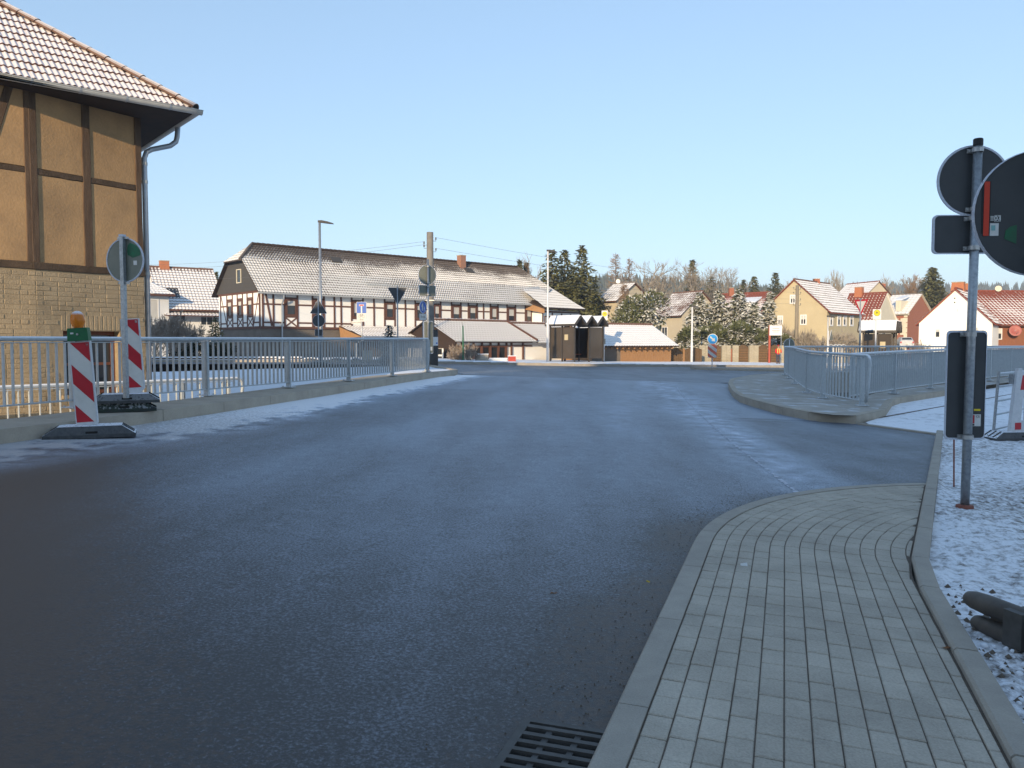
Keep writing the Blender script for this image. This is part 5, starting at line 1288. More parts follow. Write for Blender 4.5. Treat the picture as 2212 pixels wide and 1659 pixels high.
MB().prism([wa + V((0, 0, -.1)), wd + V((-.05, .1, -.1)), wd + V((-.05, .1, -.45)), wa + V((.1, 0, -.85))], (LF.e * .06)).build('cheek_boards', m_woodsun, inn)
# lean-to roof along the front with boarded cheek
lt0, lt1 = tf(731.6), tf(930); lo_ = 2.3
q = [LF(lt0 + .45, 1.92, lo_), LF(lt1, 1.92, lo_), LF(lt1, 2.62, .1), LF(lt0, 2.62, .1)]
lean = MB().prism([p + V((0, 0, -.08)) for p in q], (0, 0, .07)).build('lean_to_roof', m_brown_dk, inn)
tiled(q, LF.e, .33, .24, .02, .035, lambda y, ph: 1.0 - .3 * (1 if .1 < ph < .4 else 0) - .5 * sstep(.75, 1, y), 4).build('lean_to_tiles', rm_brown, lean, attr='snow')['kind'] = 'stuff'
MB().prism([LF(lt0, 2.62, .1), LF(lt0 + .45, 1.86, lo_), LF(lt0 + .1, 1.80, .1)], LF.e * .05).build('cheek_boards', m_woodsun, inn)
MB().tube([LF(lt0 + .4, 1.88, lo_ + .06), LF(lt1, 1.88, lo_ + .06)], .05, 6).build('lean_to_gutter', m_zinc_lt, inn)
MB().tube([LF(lt0 + .5, 1.86, lo_ + .06), LF(lt0 + .5, 1.66, lo_), LF(lt0 + .3, 1.45, lo_ - .5), LF(lt0 + .3, -.5, lo_ - .5)], .04, 6).build('lean_to_downpipe', m_zinc_lt, inn)
for k in range(5):
    t = lt0 + .8 + (lt1 - lt0 - 1.2) * k / 4; fbox(LF, t - .07, t + .07, -.6, 1.85, lo_ - .25, lo_ - .11).build('lean_to_post', m_brown_dk, inn)
fbox(LF, lt0 + .4, lt1, 1.55, 1.82, lo_ - .22, lo_ - .12).build('lean_to_beam', m_brown_dk, inn)
# wall behind the lean-to: doors
for k in range(3): window(Fac(LF(0, 0, .0).to_2d(), LF.e), inn, lt0 + 1.2 + 2.4 * k, lt0 + 2.4 + 2.4 * k, -.4, 1.5, m_brown_dk, None, 0, 1, .1, .05)

# ------------------------------------------------------------------ glazed porch building in front of the inn
PC = V((-3.72, 52.0)); PF = Fac(PC, LF.e.to_2d()); pz = -.6; PE, PR, PD = 1.78, 3.02, 5.6
porch = thing('porch_building', 'low glazed porch building with snowy roof and dark boarded gable', 'building', PF(3.5, pz, -2.8))
PL = 7.0
PG = Fac((PF(0, 0, -PD)).to_2d(), PF.n.to_2d())
fbox(PF, 0, PL + 8, pz, PE - .05, -PD, -.12).build('wall', m_white_r, porch)
MB().prism([PG(-.3, PE - .12, .0), PG(PD + .3, PE - .12, .0), PG(PD / 2, PR + .05, .0)], PG.n * .12).build('gable_boards', m_brown_dk, porch)
fbox(PG, -.1, PD + .1, PE - .65, PE - .12, -.1, .10).build('gable_beam', m_brown_dk, porch)
sfp = lambda y, ph: 1.15 - .2 * (1 if .1 < ph < .35 else 0)
for k, (t0, t1, dz) in enumerate(((-.35, 6.9, 0), (7.1, 15.2, -.10))):
    for s in (0, 1):
        eo = .45 if s == 0 else -PD - .45; g2 = (PR - PE) / (PD / 2)
        q = [PF(t0, PE - g2 * .4 + dz, eo), PF(t1, PE - g2 * .4 + dz, eo), PF(t1, PR + dz, -PD / 2), PF(t0, PR + dz, -PD / 2)]
        o = MB().prism([p + V((0, 0, -.06)) for p in q], (0, 0, .07)).build('roof', m_brown_dk, porch)
        tiled(q, PF.e, .34, .24, .02, .03, sfp, 4).build('roof_tiles', rm_brown, o, attr='snow')['kind'] = 'stuff'
    MB().tube([PF(t0, PE - .19 + dz, .5), PF(t1, PE - .19 + dz, .5)], .05, 6).build('gutter', m_zinc, porch)
pr_m = MB().lathe([(.10, -.02), (.12, .0), (.09, .36)], (0, 0, 0), 8, Matrix.Rotation(R(90), 3, 'Y')).mesh('ridge_tile', m_hip)
for i in range(40): piece('ridge_tile', pr_m, porch, frame(PF(-.3 + .37 * i, PR + .05 - (.1 if i > 19 else 0), -PD / 2), PF.e, None))
MB().bar(PF(7.0, PE - .12, .48), PF(7.0, PR + .07, -PD / 2), .14, .16).build('verge_board', m_timber, porch)
TP = lambda *a, **k: fbeam(PF, *a, **k).build('timber', m_timber, porch)
TP(0, PE - .2, PL, PE - .2, .20, .0, .10); TP(0, PE - .52, PL, PE - .52, .08, -.03, .06)
gts = [0.05, .75, 1.5] + [1.5 + .78 * k for k in range(1, 5)] + [PF.t(1105)]
for t in (.05, .62, 1.62, 2.35, 3.1, 3.85, 4.55, PF.t(1106), PF.t(1131)): TP(t, pz, t, PE - .3, .11, .0, .10)
for a, b_ in ((1.68, 2.29), (2.41, 3.04), (3.16, 3.79), (3.91, 4.49)): window(Fac(PF(0, 0, -.11).to_2d(), PF.e), porch, a, b_, pz + .2, PE - .56, m_timber, None, 0, 0, .05, .05)
window(Fac(PF(0, 0, -.11).to_2d(), PF.e), porch, .12, .56, pz + .05, PE - .56, m_timber, None, 0, 0, .08, .05)
# gable side door with small panes
window(Fac(PG(0, 0, .01).to_2d(), PG.e), porch, PD - 1.15, PD - .25, pz, PE - .6, m_brown_dk, None, 0, 1, .12, .06)
for k in range(3): fbox(PG, PD - 1.95, PD - 1.4, pz + .3 + .5 * k, pz + .68 + .5 * k, .0, .03).build('pane', m_glass, porch)
# second block continues plain to the right behind the bus shelter
for t in (8.9, 10.8): TP(t, pz, t, PE - .3, .12, -.06, .10)

# ------------------------------------------------------------------ timber shed
SA, SB = XY(1278, 56.0), XY(1448, 60.2); shed, SF_, SR_, SL2 = house('timber_shed', 'long timber shed with a snow-covered roof right of the bus shelter', SA.to_2d(), SB.to_2d(), 4.6, -.5, 1.52, 2.78, 'eave', m_woodsun, rm_brown, .65, (), lambda y, ph: 1.2, None, .24, .34, .018, m_brown_dk, lip=.018)
sl_ = (SB - SA).length; bm_ = MB().box((0, 0, 0), (.145, .03, 2.0)).mesh('board', m_woodsun); k = 0
while k * .15 < sl_:
    p = SF_(.075 + k * .15, .50, .014 + .006 * (k % 2)); piece('board', bm_, shed, frame(p, SF_.e, None)); k += 1
rm_ = MB().box((0, -.25, 0), (.07, .75, .10)).mesh('rafter_end', m_woodsun)
for k in range(14): piece('rafter_end', rm_, shed, frame(SF_(.3 + k * (sl_ - .6) / 13, 1.36, 0), SF_.e, None) @ Matrix.Rotation(R(28), 4, 'X'))
fbox(SF_, 0, 2.6, -.5, 1.4, .03, .05).build('grey_door', m_plinth, shed)

# ------------------------------------------------------------------ white house far left
HA, HB = XY(352, 62), XY(482, 64.5)
wh, WFc, WRc, WLc = house('white_house', 'white house with frosted tile roof and skylight left of the inn', HA.to_2d(), HB.to_2d(), 7.5, -.5, 4.35, 7.55, 'eave', m_white_h, rm_brown, .45,
    [('f', WFc0, WFc0 + 1.05, 3.05, 3.75, dict(mull=1, fw_=.08)) for WFc0 in (.75,)] + [('f', 2.85, 3.85, 2.85, 3.75, dict(mull=1, fw_=.08, curtain=.2)), ('f', .8, 1.8, .3, 1.3, dict(mull=1, fw_=.08))], lambda y, ph: 1.02 - .3 * (1 if .05 < ph < .4 else 0) - .45 * sstep(.7, 1, y), m_white_h, .26, .34, .024)
gsl = (7.55 - 4.35) / 3.75; c = WFc(WFc.t(378, -1.0), 4.35 + gsl * 1.1 + .13, -1.1); us_ = (-WFc.n + V((0, 0, gsl))).normalized()
Ms = Matrix((WFc.e, us_, WFc.e.cross(us_))).transposed()
sk = MB().box(c, (.85, 1.25, .08), M=Ms).build('skylight', m_slate, wh); MB().box(c + Ms @ V((0, .0, .045)), (.68, 1.05, .01), M=Ms).build('pane', m_glass, sk)
chimney(wh, WFc(WFc.t(361, -3.4), 6.9, -3.75), .75, .6, 1.25, m_orange_ch, math.atan2(WFc.e.y, WFc.e.x))
MB().tube([WFc(-.2, 4.02, .52), WFc(4.9, 4.02, .52)], .06, 6).build('gutter', m_timber, wh)
q = [WFc(.1, 3.62, 1.0), WFc(5.0, 3.62, 1.0), WFc(5.0, 3.95, .02), WFc(.1, 3.95, .02)]
MB().prism([p + V((0, 0, -.06)) for p in q], (0, 0, .06)).build('canopy_roof', m_timber, wh); tiled(q, WFc.e, .34, .26, .02, .03, lambda y, ph: 1.0, 3).build('canopy_tiles', rm_brown, wh, attr='snow')['kind'] = 'stuff'
# projecting stair wing with balcony, left
WW = Fac(XY(318, 60.5).to_2d(), (XY(364, 61.6) - XY(318, 60.5)).to_2d()); wwl = 1.75
fbox(WW, -1.5, wwl, -.5, 5.2, -4.5, 0).build('wing', m_white_h, wh)
q = [WW(-1.8, 5.1, .4), WW(wwl + .35, 5.1, .4), WW(wwl + .35, 5.15, -2.0), WW(-.6, 6.9, -2.6), WW(-1.8, 6.9, -2.6)]
tiled([WW(-1.8, 5.22, .4), WW(wwl + .35, 5.22, .4), WW(-.2, 7.0, -2.6), WW(-1.8, 7.0, -2.6)], WW.e, .34, .26, .022, .03, lambda y, ph: 1.0 - .3 * (1 if .05 < ph < .4 else 0), 3).build('wing_roof_tiles', rm_brown, wh, attr='snow')['kind'] = 'stuff'
fbox(WW, -1.8, wwl + .35, 5.05, 5.2, -.2, .42).build('wing_eaves', m_timber, wh)
window(WW, wh, .15, 1.0, 3.25, 4.85, m_white_h, m_curtain, 0, 0, .09)
bl_ = MB()
for k in range(9): bl_.tube([WW(.0 + .16 * k, 2.45, .35), WW(.0 + .16 * k, 3.3, .35)], .012, 4)
bl_.tube([WW(-.1, 3.3, .35), WW(1.4, 3.3, .35)], .02, 5); bl_.build('balcony_rail', m_galv, wh); fbox(WW, -.1, 1.4, 2.3, 2.44, 0, .4).build('balcony_slab', m_white_h, wh)
house('red_roof_house', 'house with red tiles peeping between white house and inn', XY(452, 82).to_2d(), XY(500, 84).to_2d(), 8, -.5, 5.6, 8.6, 'eave', m_white_h, rm_red, .4, (), lambda y, ph: .45, None, .4, .5)

# ------------------------------------------------------------------ garden wall, arched fence by the inn, low walls
gw = thing('garden_wall', 'low brown garden wall with snow on top in front of the white house', 'wall', XY(400, 45, 0)); f = Fac(XY(300, 44.5).to_2d(), (1, .05))
for k in range(9): fbox(f, .02 + 1.0 * k, .98 + 1.0 * k, -.4, .62 + .01 * (k % 2), -.3, 0).build('wall_segment', m_wallbr, gw)
fbox(f, 0, 9, .63, .69, -.33, .03).build('snow_cap', m_snow, gw)
def arched_panel(parent, f, t0, t1, z0, z1, rise, m, snow=True, th_=.06, slats=9):
    n_ = slats; w = (t1 - t0) / n_
    for i in range(n_):
        a, b_ = t0 + w * i + .006, t0 + w * (i + 1) - .006; h = lambda t: z1 + rise * math.sin(math.pi * (t - t0) / (t1 - t0))
        MB().prism([f(a, z0, 0), f(b_, z0, 0), f(b_, h(b_), 0), f(a, h(a), 0)], f.n * -th_ * (.6 + .4 * (i % 2))).build('board', m, parent)
    mb = MB(); P = [f(t0 + (t1 - t0) * i / 10, z1 + rise * math.sin(math.pi * i / 10) + .02, -th_ / 2) for i in range(11)]; mb.tube(P, .035, 5); mb.build('cap', m_snow if snow else m, parent)
AF = Fac(XY(585, 43.5).to_2d(), (1, .03)); px_ = [585, 618, 655, 700, 748, 783, 803, 852, 900]
af = thing('garden_fence', 'dark board fence with snow-capped arched tops before the inn', 'fence', AF(4, 0, 0))
for a, b_ in ((585, 640), (642, 700), (703, 752), (755, 782), (805, 850), (852, 898)): arched_panel(af, AF, AF.t(a), AF.t(b_), -.4, .42, .20, m_brown_dk, True, .06, 7)
tag(MB().box(AF(AF.t(793), .30, -.1), (.50, .35, 1.5)).build('gate_pillar', m_yelwall, loc=AF(AF.t(793), -.4, -.1)), 'cream rendered pillar between the arched fence panels', 'pillar')

# ------------------------------------------------------------------ lamps
def lamp(label, base, h, head_dir, r=.07, hl=.62, m=m_galv):
    t = thing('street_lamp', label, 'street lamp', base, 0, 'street lamps'); b_ = V(base)
    MB().tube([b_ + V((0, 0, -.3)), b_ + V((0, 0, h * .35)), b_ + V((0, 0, h * .36)), b_ + V((0, 0, h))], [r, r * .95, r * .72, r * .6], 12).build('pole', m, t, smooth=True)
    d = V((*head_dir, 0)).normalized(); s = V((-d.y, d.x, 0)); c = b_ + V((0, 0, h))
    pr_ = [(-.08, .05, .08), (.12, .09, .10), (hl * .6, .12, .075), (hl, .08, .03)]; mb = MB()
    for x, w, z in pr_:
        for sx, sz in ((-1, 0), (1, 0), (1, 1), (-1, 1)): mb.v.append(c + d * x + s * w * sx + V((0, 0, -.06 - .1 * x + z * sz * 1.2))); mb.at.append(0)
    for i in range(3):
        for j in range(4): a = 4 * i + j; e = 4 * i + (j + 1) % 4; mb.f.append((a, e, e + 4, a + 4))
    mb.f += [(3, 2, 1, 0), (12, 13, 14, 15)]; hd_ = mb.build('lamp_head', m_slate, t); return t
m_whitepole = mat('white_lamp_pole', (.70, .70, .70), (.6, .6, .6), scale=4, rough=.45)
lamp('grey street lamp standing in the snow bank left of the centre', XY(694.5, 40, .30), 7.2, (1, .1), .10, .68, m_post)
lamp('pale lamp post rising beside the near bus shelter', XY(1183, 50.4, .22), 7.05, (1, .25), .085, .60, m_whitepole)
lamp('pale street lamp in front of the frosted hedge', XY(1493.5, 60.5, .0), 4.25, (1, .2), .10, .55, m_whitepole)
lamp('thin street lamp in front of the tan gabled house', XY(1786, 56, -.2), 3.55, (1, .2), .055, .5, m_whitepole)

# ------------------------------------------------------------------ concrete pole with wires
pole = thing('utility_pole', 'grey concrete utility pole with insulators behind the railing end', 'utility pole', XY(930, 34, .3)); pb0 = XY(930.5, 34, 0)
MB().tube([pb0 + V((.02, 0, 0)), pb0 + V((0, 0, 3)), pb0 + V((0, 0, 6.13))], [.17, .155, .14], 14).build('pole_shaft', m_pole, pole, smooth=True)
ins = []
for z, s in ((5.75, 1), (5.58, -1), (5.45, -1), (5.30, 1), (4.78, -1), (4.62, 1), (4.58, -1), (4.48, 1)):
    a = pb0 + V((.15 * s, -.05, z)); mb = MB().tube([a, a + V((.10 * s, 0, 0)), a + V((.10 * s, 0, .12))], .012, 5); o = mb.build('bracket', m_wire, pole)
    MB().lathe([(.03, 0), (.04, .03), (.025, .05), (.035, .08), (.02, .10)], a + V((.10 * s, 0, .06)), 8).build('insulator', m_texture_grey, o); ins.append((s, a + V((.10 * s, 0, .15))))
MB().box(pb0 + V((0, -.165, 3.25)), (.36, .02, .04)).build('steel_band', m_clamp, pole)
pole2 = thing('utility_pole', 'weathered wooden utility pole in front of the tan gabled house', 'utility pole', XY(1718, 67, -.4)); p2b = XY(1718.5, 67, 0)
MB().tube([p2b + V((0, 0, -.4)), p2b + V((0, 0, 6.3))], [.17, .13], 10).build('pole_shaft', m_polewood, pole2, smooth=True)
ins2 = []
for i, z in enumerate((5.95, 5.55, 5.0, 4.6)):
    for s in (-1, 1):
        a = p2b + V((.13 * s, 0, z)); o = MB().tube([a, a + V((.16 * s, 0, 0)), a + V((.16 * s, 0, .12))], .015, 4).build('bracket', m_wire, pole2); MB().lathe([(.03, 0), (.05, .03), (.02, .10)], a + V((.16 * s, 0, .10)), 8).build('insulator', m_texture_grey, o)
        if s < 0: ins2.append(a + V((.16 * s, 0, .16)))
def wire(label, a, b_, sag, r=.005):
    P = [a + (b_ - a) * i / 24 - V((0, 0, sag * 4 * (i / 24) * (1 - i / 24))) for i in range(25)]
    tag(MB().tube(P, r, 4).build('overhead_wire', m_wire, loc=a), label, 'wire', 'overhead wires')
lft = [p for s, p in ins if s < 0]; rgt = [p for s, p in ins if s > 0]
le_ = [V((-27, 56, 6.9)), V((-27, 56, 6.55)), V((-27, 56, 5.8))]
for p, q, l in zip(lft, le_, ('topmost', 'second', 'lowest')): wire(l + ' wire running left from the concrete pole above the inn roof', p, q, .25)
for p, q, l in zip(rgt, ins2, ('topmost', 'second', 'third', 'lowest')): wire(l + ' wire running right from the concrete pole to the wooden pole', p, q, .35)
cab = thing('notice_cabinet', 'dark notice cabinet with a pale poster at the foot of the concrete pole', 'cabinet', XY(938, 33.6, .3)); cb = XY(939, 33.4, 0)
MB().box(cb + V((0, 0, 1.05)), (.28, .2, 1.9)).build('body', m_slate, cab); MB().box(cb + V((.06, -.105, 1.52)), (.20, .01, .36)).build('poster', m_white_h, cab); MB().box(cb + V((.11, -.112, 1.44)), (.06, .004, .06)).build('blue_print', m_blue, cab)

# ------------------------------------------------------------------ middle-distance traffic signs
def post(t, x, y, z0, z1, r=.03, m=m_post): return MB().tube([(x, y, z0), (x, y, z1)], r, 10).build('post', m, t, smooth=True)
def tri(parent, c, yaw, side, m, inv=False, name='sign_triangle', rim=.007):
    h = side * .866; s = -1 if inv else 1; P = []
    base = [(-side / 2, -h / 3 * s), (side / 2, -h / 3 * s), (0, h * 2 / 3 * s)]
    for i in range(3):
        p, a, b_ = V(base[i]), V(base[i - 1]), V(base[(i + 1) % 3])
        for w in (.10, .03): pass
        P += [p + (a - p) * .06, p + ((a - p) + (b_ - p)) * .012, p + (b_ - p) * .06]
    if inv: P = P[::-1]
    return plate(parent, c, yaw, 0, 0, m, pts=[(q.x, q.y) for q in P], name=name, rim=rim)
x, y = XY(925.5, 25.1).to_2d(); t = thing('sign_post', 'post with round, square and tall sign backs at the end of the left railing', 'traffic sign', (x, y, .45)); yw = R(33)
post(t, x, y, .3, 4.06, .036); o3 = Matrix.Rotation(yw, 3, 'Z') @ V((0, .05, 0)); c = V((x, y, 0)) + o3
disc(t, c + V((0, 0, ZZ(593, 25.1))), yw, .31, m_signback_g, rim=.008); plate(t, c + V((.0, 0, ZZ(627.5, 25.1))), yw, .58, .34, m_signback_g, .03, rim=.008)
tp_ = plate(t, c + V((.03, 0, ZZ(728, 25.1))), yw, .32, 1.02, m_signback_g, .03)
for py in (575, 611, 619, 636, 695, 760): clamp(t, c - o3 * .2 + V((0, 0, ZZ(py, 25.1))), yw)
decal(tp_, c + V((.03, 0, ZZ(728, 25.1))), Matrix.Rotation(yw, 3, 'Z'), .06, -.42, .13, -.30, m_graffiti_white)
def facing(c, yaw, dz=0): return Matrix.Translation(V(c)) @ Matrix.Rotation(yaw, 4, 'Z') @ Matrix.Rotation(R(90), 4, 'X')
# yield sign back
x, y = XY(860, 34).to_2d(); t = thing('sign_post', 'inverted dark triangle sign back standing behind the left railing', 'traffic sign', (x, y, .3)); post(t, x, y, .2, ZZ(615, 34), .03)
tb = tri(t, (x, y + .04, ZZ(633, 34)), R(5), .85, m_signback, True)
# warning group at the lamp
x, y = XY(689.5, 37.5).to_2d(); t = thing('temporary_sign', 'dark triangle, disc and small plate on one post before the street lamp', 'traffic sign', (x, y, .25)); post(t, x, y, .2, ZZ(640, 37.5), .03)
tri(t, (x, y + .04, ZZ(666, 37.5)), R(5), .80, m_signback); disc(t, (x, y + .04, ZZ(692.5, 37.5)), R(5), .285, m_signback, rim=.006); plate(t, (x, y + .04, ZZ(718, 37.5)), R(5), .36, .32, m_signback, .02, rim=.006)
footplate('snowy base plate at the foot of the triangle sign by the lamp', V((x, y, zb(x, y) + .15)), R(5), .72, .4, .13)
# dead end + bicycle
x, y = XY(782.5, 42.5).to_2d(); Y = 42.5; t = thing('sign_post', 'blue dead end sign above a white bicycle plate', 'traffic sign', (x, y, .2)); post(t, x, y + .04, .0, ZZ(650, Y), .03)
z1 = ZZ(664, Y); bp_ = plate(t, (x, y, z1), 0, .50, .58, m_blue, .03, rim=0); wp_ = plate(t, (x, y + .006, z1), 0, .53, .61, m_white, .03, name='white_border', rim=0)
decal(bp_, (x, y, z1), Matrix.Identity(3), -.035, -.29, .035, .08, m_white, .006, 'print'); decal(bp_, (x, y, z1), Matrix.Identity(3), -.13, .08, .13, .17, m_white, .0055, 'print'); decal(bp_, (x, y, z1), Matrix.Identity(3), -.11, .095, .11, .155, m_red, .0075, 'print')
z2_ = ZZ(685.3, Y); fp_ = plate(t, (x, y, z2_), 0, .52, .44, m_white, .03, rim=.008)
bi = MB()
for cx in (-.10, .10): bi.lathe([(.062, -.001), (.072, -.001), (.072, .001), (.062, .001), (.062, -.001)], V((x + cx, y - .006, z2_ + .06)), 20, Matrix.Rotation(R(90), 3, 'X'), cap=False)
def bz(a, b_): bi.bar(V((x + a[0], y - .006, z2_ + a[1])), V((x + b_[0], y - .006, z2_ + b_[1])), .012, .002, (0, -1, 0))
for a, b_ in (((-.10, .06), (-.05, .15)), ((-.05, .15), (.05, .15)), ((.05, .15), (.10, .06)), ((-.05, .15), (0, .06)), ((0, .06), (.05, .15)), ((-.10, .06), (0, .06)), ((.05, .15), (.06, .175)), ((.03, .178), (.09, .172)), ((-.08, .165), (-.03, .165))): bz(a, b_)
bi.build('print', m_texture_grey, fp_); text('frei', .15, facing((x, y - .006, z2_ - .11), 0), m_texture_grey, fp_)
t2 = thing('street_name_sign', 'small pale street name sign under the bicycle plate', 'street sign', (x - .3, y, 3)); np_ = plate(t2, (x - .30, y - .0, ZZ(696, Y)), R(-12), .52, .14, m_white, .01, rim=0); text('Roßner Straße', .075, facing((x - .30, y - .008, ZZ(696, Y)), R(-12)), m_texture_grey, np_)
MB().box((x - .03, y + .03, ZZ(696, Y)), (.06, .04, .10)).build('bracket', m_post, t2)
# footpath sign
Y = 31.5; x, y = XY(914.5, Y).to_2d(); t = thing('sign_post', 'round blue pedestrian sign with a white plate left of the concrete pole', 'traffic sign', (x, y, .4)); post(t, x, y + .04, .3, ZZ(648, Y), .025); yw = R(62)
c = V((x, y, ZZ(663, Y))); dd_ = disc(t, c, yw, .235, m_blue, rim=.01); Mx = Matrix.Rotation(yw, 3, 'Z')
def figure(parent, c, Mx, s, x0, m):
    F = lambda x, z, l=.006: V(c) + Mx @ V((x0 + x * s, -l, z * s)); mb = MB()
    mb.prism([F(.035 * math.cos(a), .27 + .035 * math.sin(a)) for a in [i * .7854 for i in range(8)]][::-1], Mx @ V((0, .001, 0)))
    mb.prism([F(*p) for p in ((-.05, .22), (.05, .22), (.10, -.02), (.055, -.02), (.055, -.3), (.01, -.3), (0, -.06), (-.01, -.3), (-.055, -.3), (-.055, -.02), (-.10, -.02))][::-1], Mx @ V((0, .001, 0))); mb.build('print', m, parent)
figure(dd_, c + V((0, 0, .02)), Mx, .55, -.05, m_white); figure(dd_, c + V((0, 0, -.06)), Mx, .35, .09, m_white)
q_ = plate(t, (x, y, ZZ(684, Y)), R(45), .33, .25, m_white, .02, rim=.008); text('Ende', .11, facing(V((x, y, ZZ(684, Y))) + Matrix.Rotation(R(45), 3, 'Z') @ V((0, -.007, 0)), R(45)), m_texture_grey, q_)
# keep right sign on the refuge
Y = 44.5; x, y = XY(1538, Y).to_2d(); rz_ = H(x, y)
mb = MB(); P = [V((x - 1.0, y - .5)), V((x + 6, y - .1)), V((x + 6.2, y + .9)), V((x + .0, y + .6)), V((x - 1.2, y + .1))]; mb.prism([(*p, H(*p) - .1) for p in P], (0, 0, .22)); struct('traffic_refuge', mb, m_conc)
t = thing('sign_post', 'blue keep right sign over a red and white striped board', 'traffic sign', (x, y, rz_ + .1)); post(t, x, y + .04, rz_, ZZ(722, Y), .028, m_whitepole)
c = V((x, y, ZZ(732, Y))); o = disc(t, c, 0, .30, m_white, rim=0); o2 = MB().lathe([(.265, 0), (.265, .003)], c + V((0, -.006, 0)), 32, Matrix.Rotation(R(90), 3, 'X')).build('blue_field', m_bluelt, o)
A = Matrix.Rotation(R(45), 3, 'Y'); MB().prism([c + V((0, -.011, 0)) + A @ V((px, 0, pz_)) for px, pz_ in ((-.19, .04), (.02, .04), (.02, .12), (.19, 0), (.02, -.12), (.02, -.04), (-.19, -.04))], V((0, .001, 0))).build('arrow', m_white, o2)
bc = V((x - .01, y, ZZ(757.5, Y))); o = plate(t, bc, 0, .5, .75, m_white, .03, rim=0)
m_orst = mat('faded_red_sheeting', (.72, .17, .10), (.66, .15, .09), scale=9, rough=.5)
for z0 in (-.02, .36, -.40):
    P = [(-.25, z0 + .12), (.25, z0 - .26), (.25, z0 - .08), (-.25, z0 + .30)]; P2 = []
    poly = [V(p) for p in P]
    for a, nr in ((V((0, .375)), V((0, 1))), (V((0, -.375)), V((0, -1)))):
        if len(poly) > 2: poly = clip_half(poly, a, nr)
    if len(poly) > 2: MB().prism([bc + V((p.x, -.0065, p.y)) for p in poly], V((0, .001, 0))).build('red_stripe', m_orst, o)
# yield sign edge-on and small signs on the right
Y = 40; x, y = XY(1856.5, Y).to_2d(); t = thing('sign_post', 'red bordered yield sign turned sideways beside the far bus shelter', 'traffic sign', (x, y, -.2)); post(t, x, y + .05, -.3, ZZ(644, Y), .045); yw = R(-68)
o = tri(t, (x, y, ZZ(658, Y)), yw, .9, m_red, True, rim=0); tri(o, V((x, y, ZZ(658, Y))) + Matrix.Rotation(yw, 3, 'Z') @ V((0, -.008, 0)), yw, .62, m_white, True, 'white_field', rim=0)
Y = 50; x, y = XY(1790, Y).to_2d(); t = thing('sign_post', 'small triangle sign back on a pale post in the bare hedge', 'traffic sign', (x, y, -.2)); post(t, x - .05, y + .05, -.3, ZZ(714, Y), .03, m_whitepole); tri(t, (x + .1, y, ZZ(727, Y)), R(50), .75, m_signback_g)
Y = 40.5; x, y = XY(1703, Y).to_2d(); t = thing('sign_post', 'pale round sign back just above the tip of the curved railing', 'traffic sign', (x, y, -.1)); post(t, x, y - .04, -.2, ZZ(733, Y), .025, m_whitepole); disc(t, (x, y, ZZ(744, Y)), R(10), .30, m_signback_g)
# bicycle hoops
for i, px in enumerate((1793, 1804, 1811.5, 1821)):
    Y = 49; b0 = XY(px, Y, -.2); P = [b0 + V((.22 * math.cos(a), .1 * math.cos(a), 1.38 + .18 * math.sin(a))) for a in [math.pi * j / 8 for j in range(9)]]
    tag(MB().tube([P[0] - V((0, 0, 1.4))] + P + [P[-1] - V((0, 0, 1.4))], .025, 6).build('tubular_hoop', m_whitepole, loc=b0), ('leftmost', 'second', 'third', 'rightmost')[i] + ' of the pale tubular hoops behind the far railing', 'hoop', 'tubular hoops behind the railing')

